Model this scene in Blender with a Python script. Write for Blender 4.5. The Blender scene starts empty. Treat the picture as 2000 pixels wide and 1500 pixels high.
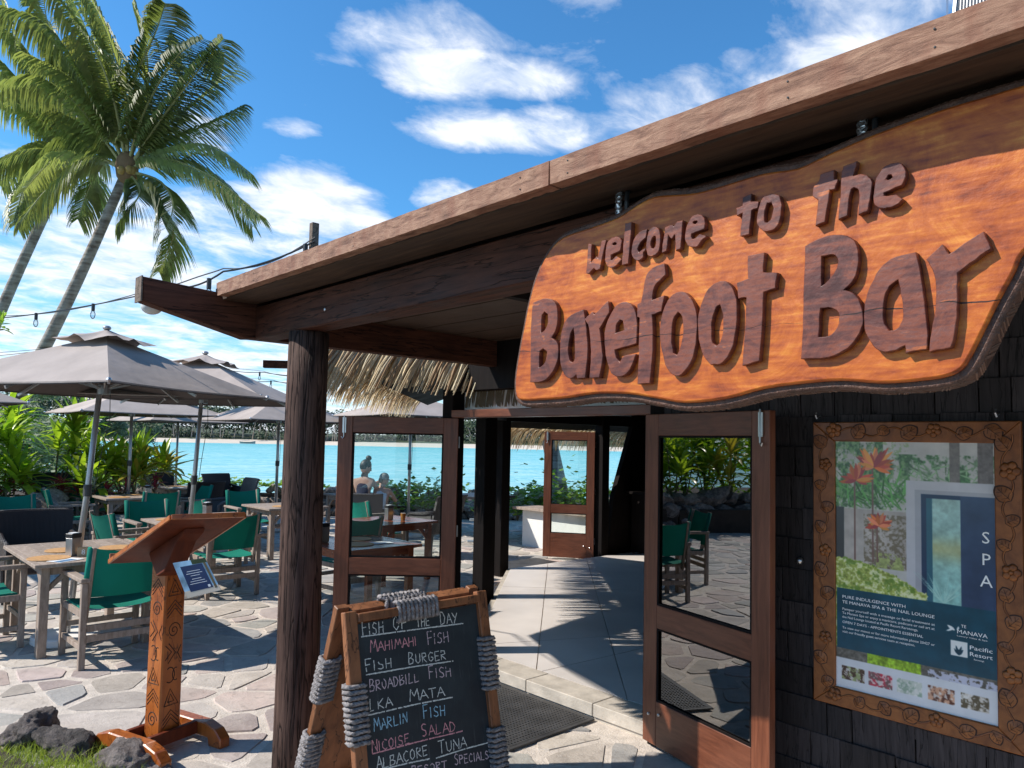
import bpy, bmesh, math, random
import numpy as np
from mathutils import Vector, Matrix, Quaternion, noise
D = bpy.data; SC = bpy.context.scene; COL = SC.collection
PI = math.pi
# ------------------------------------------------------------------ camera
cam_d = D.cameras.new('camera'); cam = D.objects.new('camera', cam_d); COL.objects.link(cam); SC.camera = cam
cam_d.sensor_width = 36.0; cam_d.lens = 36.0*1450/2000; cam_d.shift_y = 0.0185; cam_d.clip_start = .05; cam_d.clip_end = 6000
_y, _p, _r = math.radians(43.), math.atan(78/1450.), .02
Fh = Vector((math.sin(_y), math.cos(_y), 0)); Rh = Vector((math.cos(_y), -math.sin(_y), 0))
fw = Fh*math.cos(_p)+Vector((0, 0, math.sin(_p))); up0 = Rh.cross(fw)
rt = Rh*math.cos(_r)+up0*math.sin(_r); upv = up0*math.cos(_r)-Rh*math.sin(_r)
cam.matrix_world = Matrix(((rt.x, upv.x, -fw.x, 0), (rt.y, upv.y, -fw.y, 0), (rt.z, upv.z, -fw.z, 1.75), (0, 0, 0, 1)))
def CP(cx, cz, z=0): v = Fh*cz+Rh*cx; return Vector((v.x, v.y, z))   # a place given as metres to the right and metres ahead of the viewpoint
# ------------------------------------------------------------------ sun, sky, exposure
SUN_DIR = Vector((-.89, .68, 1.0)).normalized()
sl = D.lights.new('sun', 'SUN'); sl.energy = 4.15; sl.angle = math.radians(.5); sl.color = (1, .94, .86)
so = D.objects.new('sun', sl); COL.objects.link(so); so.rotation_euler = SUN_DIR.to_track_quat('Z', 'Y').to_euler()
W = D.worlds.new('World'); SC.world = W; W.use_nodes = True
SC.view_settings.view_transform = 'Standard'; SC.view_settings.look = 'None'; SC.view_settings.gamma = 1; SC.view_settings.exposure = 0.55
SC.view_settings.use_curve_mapping = False
SC.cycles.max_bounces = 10; SC.cycles.transparent_max_bounces = 16; SC.cycles.diffuse_bounces = 4
SC.cycles.use_denoising = True

class NT:
    def __init__(s, tree): s.t = tree; s.n = tree.nodes; s.l = tree.links
    def add(s, typ, **kw):
        n = s.n.new(typ)
        for k, v in kw.items():
            if k.startswith('i_'):
                key = k[2:]; key = int(key) if key.isdigit() else key
                n.inputs[key].default_value = v
            else: setattr(n, k, v)
        return n
    def link(s, a, b): s.l.new(a, b)
    def math(s, op, a, b=None, c=None, clamp=False):
        n = s.n.new('ShaderNodeMath'); n.operation = op; n.use_clamp = clamp
        for i, x in enumerate((a, b, c)):
            if x is None: continue
            if isinstance(x, (int, float)): n.inputs[i].default_value = x
            else: s.l.new(x, n.inputs[i])
        return n.outputs[0]
    def ramp(s, fac, stops, interp='LINEAR'):
        n = s.n.new('ShaderNodeValToRGB'); n.color_ramp.interpolation = interp; e = n.color_ramp.elements
        while len(e) < len(stops): e.new(.5)
        for i, (p, c) in enumerate(stops):
            e[i].position = p; e[i].color = (c, c, c, 1) if isinstance(c, (int, float)) else (*c, 1)
        s.l.new(fac, n.inputs[0]); return n.outputs[0]
    def mix(s, fac, a, b, mode='MIX'):
        n = s.n.new('ShaderNodeMix'); n.data_type = 'RGBA'; n.blend_type = mode
        for idx, x in ((0, fac), (6, a), (7, b)):
            if isinstance(x, (int, float)): n.inputs[idx].default_value = x if idx == 0 else (x, x, x, 1)
            elif isinstance(x, tuple): n.inputs[idx].default_value = (*x, 1) if len(x) == 3 else x
            else: s.l.new(x, n.inputs[idx])
        return n.outputs[2]

def build_world():
    t = NT(W.node_tree); t.n.clear()
    sky = t.add('ShaderNodeTexSky', sky_type='NISHITA', sun_disc=False, sun_elevation=math.asin(SUN_DIR.z), sun_rotation=math.atan2(SUN_DIR.x, SUN_DIR.y) % (2*PI), air_density=1.0, dust_density=.3, ozone_density=2.5)
    tc = t.add('ShaderNodeTexCoord'); d = tc.outputs['Generated']
    sep = t.add('ShaderNodeSeparateXYZ'); t.link(d, sep.inputs[0]); x, y, z = sep.outputs
    zc = t.math('MAXIMUM', z, .0)
    den = t.math('ADD', zc, .16)
    px = t.math('DIVIDE', x, den); py = t.math('DIVIDE', y, den)
    cb = t.add('ShaderNodeCombineXYZ'); t.link(px, cb.inputs[0]); t.link(py, cb.inputs[1])
    mp = t.add('ShaderNodeMapping'); t.link(cb.outputs[0], mp.inputs[0]); mp.inputs['Rotation'].default_value = (0, 0, math.radians(43)); mp.inputs['Scale'].default_value = (1.0, 1.45, 1); mp.inputs['Location'].default_value = (3.1, 1.2, 0)
    n1 = t.add('ShaderNodeTexNoise', i_Scale=1.9, i_Detail=9, i_Roughness=.57, i_Distortion=.3); t.link(mp.outputs[0], n1.inputs['Vector'])
    n2 = t.add('ShaderNodeTexNoise', i_Scale=6.5, i_Detail=8, i_Roughness=.62, i_Distortion=.4); t.link(mp.outputs[0], n2.inputs['Vector'])
    dens = t.math('ADD', t.math('MULTIPLY', n1.outputs[0], .66), t.math('MULTIPLY', n2.outputs[0], .34))
    # cloud banks: soft ellipses by azimuth (measured from the entrance) and height, broken up by the noise
    az = t.math('ARCTAN2', x, y)
    def bank(a, h, wa, wh, amt):
        da = t.math('DIVIDE', t.math('SUBTRACT', az, math.radians(a)), math.radians(wa))
        el = t.math('ARCSINE', z); dh = t.math('DIVIDE', t.math('SUBTRACT', el, math.radians(h)), math.radians(wh))
        q = t.math('ADD', t.math('MULTIPLY', da, da), t.math('MULTIPLY', dh, dh))
        return t.math('MULTIPLY', t.math('SUBTRACT', 1.0, q, clamp=True), amt)
    tot = None
    for b in BANKS:
        v = bank(*b); tot = v if tot is None else t.math('ADD', tot, v)
    low = t.math('MULTIPLY', t.math('SUBTRACT', 1.0, t.math('DIVIDE', zc, .36), clamp=True), .29)
    dens2 = t.math('ADD', t.math('ADD', dens, low), tot)
    mask = t.ramp(dens2, [(.55, 0.0), (.62, .25), (.72, .78), (.84, 1.0)])
    shade = t.ramp(n2.outputs[0], [(.32, (4.3, 4.9, 5.9)), (.62, (6.7, 6.75, 6.9))])
    tint = t.mix(1.0, sky.outputs[0], (.40, .86, 1.12), 'MULTIPLY')
    col = t.mix(mask, tint, shade)
    bg = t.add('ShaderNodeBackground', i_Strength=.125); t.link(col, bg.inputs[0])
    out = t.add('ShaderNodeOutputWorld'); t.link(bg.outputs[0], out.inputs[0])
# azimuth deg from +Y towards +X, elevation deg, half widths, amount
BANKS = [(39.3, 26.6, 9.0, 1.9, .27), (42.5, 23.2, 11, 2.0, .27), (34, 29.5, 9, 2.4, .16), (62, 24.5, 13, 3.6, .24), (70, 29, 9, 4, .16), (27.5, 17.6, 6.2, 3.0, .22), (26, 22.2, 3.2, 1.0, .22), (37.5, 18.6, 3.6, 1.5, .18), (19.5, 21.0, 3.0, 1.6, .2), (12, 13.5, 15, 4.5, .10), (33, 30.5, 26, 2.2, -.08), (50, 20, 5, 3, -.10), (30, 25.5, 3, 1.5, -.12), (20, 27, 10, 4, -.12), (55, 30, 6, 3, -.1)]
build_world()

# ------------------------------------------------------------------ mesh helpers
class MB:
    def __init__(s): s.v = []; s.f = []; s.c = []; s.m = []; s.mi = 0; s.col = None
    def add(s, vs, fs):
        b = len(s.v); s.v += [tuple(p) for p in vs]
        for f in fs: s.f.append(tuple(i+b for i in f)); s.m.append(s.mi); s.c.append(s.col)
    def box(s, c, size, M=None, taper=1.0):
        hx, hy, hz = size[0]/2, size[1]/2, size[2]/2
        vs = []
        for sz in (-1, 1):
            k = taper if sz > 0 else 1
            for sx, sy in ((-1, -1), (1, -1), (1, 1), (-1, 1)): vs.append(Vector((sx*hx*k, sy*hy*k, sz*hz)))
        if M is not None: vs = [M @ v for v in vs]
        c = Vector(c); vs = [v+c for v in vs]
        s.add(vs, [(0, 3, 2, 1), (4, 5, 6, 7), (0, 1, 5, 4), (1, 2, 6, 5), (2, 3, 7, 6), (3, 0, 4, 7)]); return s
    def bb(s, x0, x1, y0, y1, z0, z1): return s.box(((x0+x1)/2, (y0+y1)/2, (z0+z1)/2), (x1-x0, y1-y0, z1-z0))
    def bar(s, a, b, w, h, upd=(0, 0, 1)):
        a, b = Vector(a), Vector(b); d = (b-a); L = d.length; d.normalize(); u = Vector(upd)
        if abs(d.dot(u)) > .98: u = Vector((1, 0, 0))
        sd = d.cross(u).normalized(); u2 = sd.cross(d)
        M = Matrix((sd, u2, d)).transposed(); return s.box((a+b)/2, (w, h, L), M)
    def tube(s, pts, rad, n=8, cap=True):
        pts = [Vector(p) for p in pts]; R = rad if isinstance(rad, (list, tuple)) else [rad]*len(pts)
        b = len(s.v); prev = None; vs = []
        for i, p in enumerate(pts):
            t = (pts[min(i+1, len(pts)-1)]-pts[max(i-1, 0)]).normalized()
            if prev is None: u = t.orthogonal().normalized()
            else: u = (prev-t*prev.dot(t)).normalized()
            prev = u; w = t.cross(u)
            for k in range(n):
                a = 2*PI*k/n; vs.append(p+(u*math.cos(a)+w*math.sin(a))*R[i])
        fs = []
        for i in range(len(pts)-1):
            for k in range(n): fs.append((i*n+k, i*n+(k+1) % n, (i+1)*n+(k+1) % n, (i+1)*n+k))
        if cap: fs.append(tuple(range(n-1, -1, -1))); fs.append(tuple((len(pts)-1)*n+k for k in range(n)))
        s.add(vs, fs); return s
    def prism(s, poly, h0, h1, axis='z', map=None):
        n = len(poly); mp = map or {'z': lambda a, b, h: (a, b, h), 'x': lambda a, b, h: (h, a, b), 'y': lambda a, b, h: (a, h, b)}[axis]
        vs = [mp(a, b, h0) for a, b in poly]+[mp(a, b, h1) for a, b in poly]
        s.add(vs, [tuple(range(n-1, -1, -1)), tuple(range(n, 2*n))]+[(i, (i+1) % n, n+(i+1) % n, n+i) for i in range(n)]); return s
    def ball(s, c, r, nu=10, nv=6, sq=(1, 1, 1)):
        c = Vector(c); vs = [c+Vector((0, 0, r*sq[2]))]; fs = []
        for j in range(1, nv):
            th = PI*j/nv
            for i in range(nu): ph = 2*PI*i/nu; vs.append(c+Vector((r*sq[0]*math.sin(th)*math.cos(ph), r*sq[1]*math.sin(th)*math.sin(ph), r*sq[2]*math.cos(th))))
        vs.append(c-Vector((0, 0, r*sq[2])))
        for i in range(nu): fs.append((0, 1+i, 1+(i+1) % nu))
        for j in range(nv-2):
            for i in range(nu): a = 1+j*nu; fs.append((a+i, a+nu+i, a+nu+(i+1) % nu, a+(i+1) % nu))
        a = 1+(nv-2)*nu
        for i in range(nu): fs.append((len(vs)-1, a+(i+1) % nu, a+i))
        s.add(vs, fs); return s
    def mesh(s, name, mats, smooth=False, bevel=0, bseg=1):
        me = D.meshes.new(name); me.from_pydata(s.v, [], s.f)
        for m in (mats if isinstance(mats, (list, tuple)) else [mats]): me.materials.append(m)
        if any(s.m): me.polygons.foreach_set('material_index', s.m)
        if any(c is not None for c in s.c):
            at = me.attributes.new('tint', 'FLOAT_COLOR', 'CORNER'); arr = []
            for f, c in zip(s.f, s.c): arr += list((c or (1, 1, 1))+(1,))*len(f)
            at.data.foreach_set('color', arr)
        bm = bmesh.new(); bm.from_mesh(me); bmesh.ops.recalc_face_normals(bm, faces=bm.faces)
        if bevel: bmesh.ops.bevel(bm, geom=bm.edges[:], offset=bevel, segments=bseg, affect='EDGES', profile=.7)
        bm.to_mesh(me); bm.free()
        if smooth: me.polygons.foreach_set('use_smooth', [True]*len(me.polygons))
        me.update(); return me
def link(name, me, parent=None, world=False):
    o = D.objects.new(name, me); COL.objects.link(o)
    if parent is not None:
        o.parent = parent
        if world:   # vertices given in world space
            inv = Matrix.Identity(4); P = parent; chain = []
            while P is not None: chain.append(P); P = P.parent
            M = Matrix.Identity(4)
            for q in reversed(chain): M = M @ q.matrix_parent_inverse @ q.matrix_basis
            o.matrix_parent_inverse = M.inverted()
    return o
def obj(name, mb, mat, parent=None, world=False, **kw): return link(name, mb.mesh(name, mat, **kw), parent, world)
def thing(name, label, cat, loc=(0, 0, 0), rz=0, group=None):
    o = D.objects.new(name, None); COL.objects.link(o); o.location = loc; o.rotation_euler = (0, 0, rz)
    o['label'] = label; o['category'] = cat
    if group: o['group'] = group
    return o
def tag(o, label, cat, group=None):
    o['label'] = label; o['category'] = cat
    if group: o['group'] = group
    return o
def struct(o): o['kind'] = 'structure'; return o
def stuff(o): o['kind'] = 'stuff'; return o
CH = {}
def copy_tree(root, loc, rz=0, label=None, group=None):
    kids = {}
    for o in D.objects:
        if o.parent: kids.setdefault(o.parent.name, []).append(o)
    def rec(o, par):
        c = o.copy(); COL.objects.link(c)
        if par is not None: c.parent = par
        for k in kids.get(o.name, []): rec(k, c)
        return c
    r = rec(root, None); r.location = loc; r.rotation_euler = (0, 0, rz)
    if label: r['label'] = label
    if group: r['group'] = group
    return r
def rnd(seed): return random.Random(seed)

# ------------------------------------------------------------------ materials
MATS = {}
def mat(name):
    m = D.materials.new(name); m.use_nodes = True; t = NT(m.node_tree); MATS[name] = m
    b = t.n.get('Principled BSDF'); return m, t, b
def simple(name, col, rough=.6, metal=0, spec=.5, noise_amt=.15, nscale=8, bump=.0, bscale=60):
    m, t, b = mat(name); b.inputs['Roughness'].default_value = rough; b.inputs['Metallic'].default_value = metal; b.inputs['Specular IOR Level'].default_value = spec
    tc = t.add('ShaderNodeTexCoord'); n = t.add('ShaderNodeTexNoise', i_Scale=nscale, i_Detail=5); t.link(tc.outputs['Object'], n.inputs['Vector'])
    lo = tuple(c*(1-noise_amt) for c in col); hi = tuple(min(1, c*(1+noise_amt)) for c in col)
    t.link(t.ramp(n.outputs[0], [(.3, lo), (.7, hi)]), b.inputs['Base Color'])
    if bump:
        n2 = t.add('ShaderNodeTexNoise', i_Scale=bscale, i_Detail=6); t.link(tc.outputs['Object'], n2.inputs['Vector'])
        bp = t.add('ShaderNodeBump', i_Strength=bump, i_Distance=.01); t.link(n2.outputs[0], bp.inputs['Height']); t.link(bp.outputs[0], b.inputs['Normal'])
    return m
def wood(name, dark, light, stretch=(1, 1, 12), scale=14, rough=.5, bump=.25, crack=0, spec=.4, rvar=.12, coat=0, dist=.004):
    """stretch: the axis along the grain gets the small number"""
    m, t, b = mat(name); tc = t.add('ShaderNodeTexCoord'); mp = t.add('ShaderNodeMapping'); t.link(tc.outputs['Object'], mp.inputs[0]); mp.inputs['Scale'].default_value = stretch
    oi = t.add('ShaderNodeObjectInfo'); t.link(t.math('MULTIPLY', oi.outputs['Random'], 37.0), mp.inputs['Location'])
    n = t.add('ShaderNodeTexNoise', i_Scale=scale, i_Detail=8, i_Roughness=.62, i_Distortion=.6); t.link(mp.outputs[0], n.inputs['Vector'])
    n2 = t.add('ShaderNodeTexNoise', i_Scale=2.2, i_Detail=3); t.link(tc.outputs['Object'], n2.inputs['Vector'])
    f = t.math('ADD', t.math('MULTIPLY', n.outputs[0], .7), t.math('MULTIPLY', n2.outputs[0], .3))
    c = t.ramp(f, [(.34, dark), (.5, tuple((a+b_)/2 for a, b_ in zip(dark, light))), (.66, light)])
    v = t.math('ADD', t.math('MULTIPLY', t.math('SUBTRACT', oi.outputs['Random'], .5), rvar*2), 1.0)
    hs = t.add('ShaderNodeHueSaturation'); t.link(v, hs.inputs['Value']); t.link(c, hs.inputs['Color']); c = hs.outputs[0]
    h = n.outputs[0]
    if crack:
        n3 = t.add('ShaderNodeTexNoise', i_Scale=scale*.55, i_Detail=4, i_Distortion=.3); t.link(mp.outputs[0], n3.inputs['Vector'])
        cr = t.ramp(t.math('ABSOLUTE', t.math('SUBTRACT', n3.outputs[0], .5)), [(.0, 0.0), (crack, 1.0)])
        c = t.mix(cr, tuple(x*.35 for x in dark), c); h = t.math('ADD', t.math('MULTIPLY', h, .5), cr)
    t.link(c, b.inputs['Base Color']); b.inputs['Specular IOR Level'].default_value = spec
    t.link(t.ramp(n2.outputs[0], [(.3, rough*.8), (.7, min(1, rough*1.2))]), b.inputs['Roughness'])
    b.inputs['Coat Weight'].default_value = coat; b.inputs['Coat Roughness'].default_value = .2
    bp = t.add('ShaderNodeBump', i_Strength=bump, i_Distance=dist); t.link(h, bp.inputs['Height']); t.link(bp.outputs[0], b.inputs['Normal'])
    return m
Z_G, X_G, Y_G = (9, 9, .7), (.7, 9, 9), (9, .7, 9)
M_POST = wood('weathered_post_wood', (.032, .018, .015), (.135, .080, .062), Z_G, 5, .75, .6, .035, .15, dist=.006)
M_BEAM = wood('dark_beam_wood_y', (.028, .010, .006), (.115, .040, .022), Y_G, 5, .6, .35, .02, .18)
M_BEAMX = wood('dark_beam_wood_x', (.028, .010, .006), (.115, .040, .022), X_G, 5, .6, .35, .02, .18)
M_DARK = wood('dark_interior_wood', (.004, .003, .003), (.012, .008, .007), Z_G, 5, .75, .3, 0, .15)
M_DOOR = wood('red_brown_door_wood', (.085, .024, .011), (.20, .066, .032), Z_G, 5, .38, .15, 0, .5, .06)
M_DOORH = wood('red_brown_rail_wood', (.085, .024, .011), (.19, .062, .03), (1.2, 1.2, 9), 5, .38, .15, 0, .5, .06)
M_TEAK = wood('weathered_teak', (.20, .150, .115), (.40, .325, .27), (6, 6, 1.6), 6, .8, .2, .0, .2, .14)
M_TEAKD = wood('dark_teak', (.10, .07, .05), (.23, .17, .13), (3, 3, 3), 9, .75, .3, .02, .25, .14)
M_VARN = wood('varnished_red_table_wood', (.16, .035, .015), (.3, .08, .03), (.8, 8, 8), 4, .25, .1, 0, .5)
M_LECT = wood('orange_varnished_lectern_wood', (.25, .058, .012), (.47, .135, .024), (3, 3, .9), 6, .3, .12, .01, .5, .1, .3)
M_LECT_SHADED = wood('shaded_red_lectern_wood', (.075, .014, .006), (.17, .034, .011), (3, 3, .9), 6, .55, .12, 0, .2, .06, 0)  # red wood, darkened further for the shade under the desk
M_BOARDW = wood('board_frame_wood', (.13, .05, .022), (.34, .135, .055), (3, 3, .9), 7, .5, .25, .012)
M_CEIL = wood('ceiling_board_wood', (.028, .016, .010), (.08, .046, .027), Y_G, 5, .6, .3)
M_SHING = wood('dark_stained_shingle', (.016, .013, .014), (.045, .037, .038), Z_G, 6, .75, .5, .02, .3, .35)
M_ALU = simple('aluminium_pole', (.42, .41, .40), .35, .6, noise_amt=.06)
M_STEEL = simple('brushed_steel', (.55, .55, .56), .28, .9, noise_amt=.06)
M_BLACK = simple('black_plastic', (.015, .015, .017), .45, noise_amt=.1)
M_RUBBER = simple('black_rubber', (.05, .048, .047), .6, noise_amt=.35, nscale=6, bump=.2)
M_WIRE = simple('black_cable', (.012, .012, .014), .5)
M_WHITE = simple('white_render', (.75, .73, .69), .85, noise_amt=.04, bump=.05)
M_PAPER = simple('white_paper', (.78, .78, .78), .6, noise_amt=.02)
M_BLUEPR = simple('blue_print', (.05, .17, .33), .35, noise_amt=.25, nscale=20)
M_MATW = simple('woven_rattan_placemat', (.50, .27, .10), .7, noise_amt=.2, nscale=30, bump=.3)
M_WOODNUM = simple('pale_number_block_wood', (.45, .30, .16), .6)
M_ROCK = None
def rockmat(name, a, b_, scale=6, bump=.8):
    m, t, b = mat(name); tc = t.add('ShaderNodeTexCoord'); n = t.add('ShaderNodeTexNoise', i_Scale=scale, i_Detail=10, i_Roughness=.7); t.link(tc.outputs['Object'], n.inputs['Vector'])
    oi = t.add('ShaderNodeObjectInfo'); hs = t.add('ShaderNodeHueSaturation'); t.link(t.math('ADD', t.math('MULTIPLY', oi.outputs['Random'], .7), .65), hs.inputs['Value'])
    t.link(t.ramp(n.outputs[0], [(.35, a), (.65, b_)]), hs.inputs['Color']); t.link(hs.outputs[0], b.inputs['Base Color']); b.inputs['Roughness'].default_value = .9
    n2 = t.add('ShaderNodeTexNoise', i_Scale=scale*5, i_Detail=10, i_Roughness=.7); t.link(tc.outputs['Object'], n2.inputs['Vector'])
    bp = t.add('ShaderNodeBump', i_Strength=bump, i_Distance=.05); t.link(t.math('ADD', n.outputs[0], t.math('MULTIPLY', n2.outputs[0], .6)), bp.inputs['Height']); t.link(bp.outputs[0], b.inputs['Normal']); return m
M_ROCK = rockmat('dark_volcanic_rock', (.06, .048, .042), (.26, .215, .19), 9, 1.0)
M_WALLROCK = rockmat('lava_wall_stone', (.11, .085, .07), (.42, .345, .295), 4)
# paving
def paving():
    m, t, b = mat('flagstone'); at = t.add('ShaderNodeAttribute', attribute_name='tint'); tc = t.add('ShaderNodeTexCoord')
    n = t.add('ShaderNodeTexNoise', i_Scale=5, i_Detail=8, i_Roughness=.65); t.link(tc.outputs['Object'], n.inputs['Vector'])
    n2 = t.add('ShaderNodeTexNoise', i_Scale=45, i_Detail=6, i_Roughness=.7); t.link(tc.outputs['Object'], n2.inputs['Vector'])
    v = t.ramp(n.outputs[0], [(.3, .78), (.7, 1.16)]); c = t.mix(1.0, at.outputs['Color'], v, 'MULTIPLY')
    sp = t.ramp(n2.outputs[0], [(.55, 0.0), (.70, .55)]); c = t.mix(sp, c, (.56, .50, .43))
    n4 = t.add('ShaderNodeTexNoise', i_Scale=1.3, i_Detail=6, i_Roughness=.6); t.link(tc.outputs['Object'], n4.inputs['Vector']); c = t.mix(t.ramp(n4.outputs[0], [(.46, 0.0), (.66, .55)]), c, (.56, .50, .44)); n5 = t.add('ShaderNodeTexNoise', i_Scale=11, i_Detail=7, i_Distortion=1.2); t.link(tc.outputs['Object'], n5.inputs['Vector']); c = t.mix(t.ramp(n5.outputs[0], [(.56, 0.0), (.68, .35)]), c, (.20, .165, .14))
    t.link(c, b.inputs['Base Color']); b.inputs['Roughness'].default_value = .72; b.inputs['Specular IOR Level'].default_value = .35
    bp = t.add('ShaderNodeBump', i_Strength=.9, i_Distance=.010); t.link(t.math('ADD', n.outputs[0], t.math('MULTIPLY', n2.outputs[0], .5)), bp.inputs['Height']); t.link(bp.outputs[0], b.inputs['Normal']); return m
M_FLAG = paving()
M_MORTAR = simple('pale_mortar', (.56, .49, .42), .9, noise_amt=.16, nscale=14, bump=.6, bscale=90)
M_TILE = simple('polished_concrete_tile', (.66, .60, .55), .42, noise_amt=.12, nscale=1.6, spec=.5)
M_STEP = simple('step_coping', (.47, .415, .345), .8, noise_amt=.2, nscale=9, bump=.3)
def cloth(name, col, trans=.35, tcol=None, weave=500):
    m, t, b = mat(name); b.inputs['Base Color'].default_value = (*col, 1); b.inputs['Roughness'].default_value = .85; b.inputs['Specular IOR Level'].default_value = .2
    tr = t.add('ShaderNodeBsdfTranslucent'); tr.inputs[0].default_value = (*(tcol or col), 1); mx = t.add('ShaderNodeMixShader', i_0=trans)
    tc = t.add('ShaderNodeTexCoord'); n = t.add('ShaderNodeTexNoise', i_Scale=2.5, i_Detail=4); t.link(tc.outputs['Object'], n.inputs['Vector'])
    t.link(t.ramp(n.outputs[0], [(.3, tuple(c*.86 for c in col)), (.7, tuple(min(1, c*1.12) for c in col))]), b.inputs['Base Color'])
    oi = t.add('ShaderNodeObjectInfo'); hs = t.add('ShaderNodeHueSaturation'); t.link(t.math('ADD', t.math('MULTIPLY', oi.outputs['Random'], .35), .82), hs.inputs['Value']); t.link(b.inputs['Base Color'].links[0].from_socket, hs.inputs['Color']); t.link(hs.outputs[0], b.inputs['Base Color'])
    w = t.add('ShaderNodeTexNoise', i_Scale=weave, i_Detail=1); t.link(tc.outputs['Object'], w.inputs['Vector'])
    n3 = t.add('ShaderNodeTexNoise', i_Scale=7, i_Detail=2); t.link(tc.outputs['Object'], n3.inputs['Vector'])
    bp = t.add('ShaderNodeBump', i_Strength=.35, i_Distance=.02); t.link(t.math('ADD', n3.outputs[0], t.math('MULTIPLY', w.outputs[0], .04)), bp.inputs['Height']); t.link(bp.outputs[0], b.inputs['Normal'])
    out = t.n['Material Output']; t.link(b.outputs[0], mx.inputs[1]); t.link(tr.outputs[0], mx.inputs[2]); t.link(mx.outputs[0], out.inputs[0]); return m
M_CANVAS = cloth('taupe_umbrella_canvas', (.385, .325, .288), .02, (.12, .09, .08))
M_CANVAS_SHADE = cloth('shaded_umbrella_canvas', (.12, .10, .095), .02, (.1, .08, .07))  # darker copy of the canvas, the underside shade put into its colour
M_GREEN = cloth('green_canvas', (.005, .17, .12), .05, (.0, .18, .11))
def leafm(name, a, b_, trans=.3, rough=.45):
    m, t, b = mat(name); oi = t.add('ShaderNodeObjectInfo'); tc = t.add('ShaderNodeTexCoord')
    n = t.add('ShaderNodeTexNoise', i_Scale=9, i_Detail=3); t.link(tc.outputs['Object'], n.inputs['Vector'])
    f = t.math('ADD', t.math('MULTIPLY', n.outputs[0], .6), t.math('MULTIPLY', oi.outputs['Random'], .4)); c = t.ramp(f, [(.25, a), (.75, b_)])
    t.link(c, b.inputs['Base Color']); b.inputs['Roughness'].default_value = rough
    tr = t.add('ShaderNodeBsdfTranslucent'); br = t.mix(1.0, c, (1.5, 1.7, .9), 'MULTIPLY'); t.link(br, tr.inputs[0])
    mx = t.add('ShaderNodeMixShader', i_0=trans); t.link(b.outputs[0], mx.inputs[1]); t.link(tr.outputs[0], mx.inputs[2]); t.link(mx.outputs[0], t.n['Material Output'].inputs[0]); return m
M_PALM = leafm('palm_leaflet', (.11, .125, .04), (.29, .29, .115), .45, .34)
M_PALMY = leafm('yellowing_palm_leaflet', (.12, .15, .04), (.28, .25, .08), .3, .45)
M_RIB = simple('palm_midrib', (.34, .31, .12), .5)
M_HUSK = simple('brown_palm_husk', (.20, .12, .06), .9, bump=.5)
M_COCO = simple('coconut_husk', (.35, .22, .06), .6)
M_TI = leafm('green_ti_leaf', (.08, .19, .012), (.44, .52, .05), .45, .3)
M_TIY = leafm('yellow_ti_leaf', (.20, .26, .03), (.50, .36, .05), .35, .4)
M_BROM = leafm('purple_bromeliad_leaf', (.14, .02, .035), (.40, .05, .09), .25, .3)
M_BROMG = leafm('silver_bromeliad_leaf', (.30, .34, .25), (.55, .57, .45), .2, .4)
M_VINE = leafm('sea_vine_leaf', (.09, .19, .02), (.30, .42, .07), .35, .4)
M_GRASS = leafm('grass_blade', (.18, .24, .03), (.48, .50, .12), .3, .5)
M_FOREST = leafm('far_forest_leaf', (.028, .05, .018), (.10, .145, .05), .1, .7)
M_CASU = leafm('casuarina_needle', (.09, .12, .07), (.22, .26, .16), .2, .7)
M_FARPALM = leafm('far_palm_frond', (.10, .13, .05), (.24, .25, .12), .2, .6)
M_STEM = simple('plant_stem', (.14, .11, .06), .8)
def trunkmat():
    m, t, b = mat('ringed_palm_trunk'); tc = t.add('ShaderNodeTexCoord'); mp = t.add('ShaderNodeMapping'); t.link(tc.outputs['Object'], mp.inputs[0]); mp.inputs['Scale'].default_value = (.5, .5, 5)
    n = t.add('ShaderNodeTexNoise', i_Scale=3.5, i_Detail=6, i_Distortion=.4); t.link(mp.outputs[0], n.inputs['Vector'])
    n2 = t.add('ShaderNodeTexNoise', i_Scale=6, i_Detail=6); t.link(tc.outputs['Object'], n2.inputs['Vector'])
    f = t.math('ADD', t.math('MULTIPLY', n.outputs[0], .55), t.math('MULTIPLY', n2.outputs[0], .45))
    t.link(t.ramp(f, [(.38, (.12, .09, .07)), (.5, (.26, .22, .18)), (.62, (.37, .33, .28))]), b.inputs['Base Color']); b.inputs['Roughness'].default_value = .9
    bp = t.add('ShaderNodeBump', i_Strength=.9, i_Distance=.03); t.link(f, bp.inputs['Height']); t.link(bp.outputs[0], b.inputs['Normal']); return m
M_TRUNK = trunkmat()
def thatchmat():
    m, t, b = mat('dry_thatch'); at = t.add('ShaderNodeAttribute', attribute_name='tint'); tc = t.add('ShaderNodeTexCoord')
    n = t.add('ShaderNodeTexNoise', i_Scale=40, i_Detail=4); t.link(tc.outputs['Object'], n.inputs['Vector'])
    t.link(t.mix(1.0, at.outputs['Color'], t.ramp(n.outputs[0], [(.3, .8), (.7, 1.15)]), 'MULTIPLY'), b.inputs['Base Color']); b.inputs['Roughness'].default_value = .7
    tr = t.add('ShaderNodeBsdfTranslucent'); t.link(at.outputs['Color'], tr.inputs[0]); mx = t.add('ShaderNodeMixShader', i_0=.35); t.link(b.outputs[0], mx.inputs[1]); t.link(tr.outputs[0], mx.inputs[2]); t.link(mx.outputs[0], t.n['Material Output'].inputs[0]); return m
M_THATCH = thatchmat()
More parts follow.
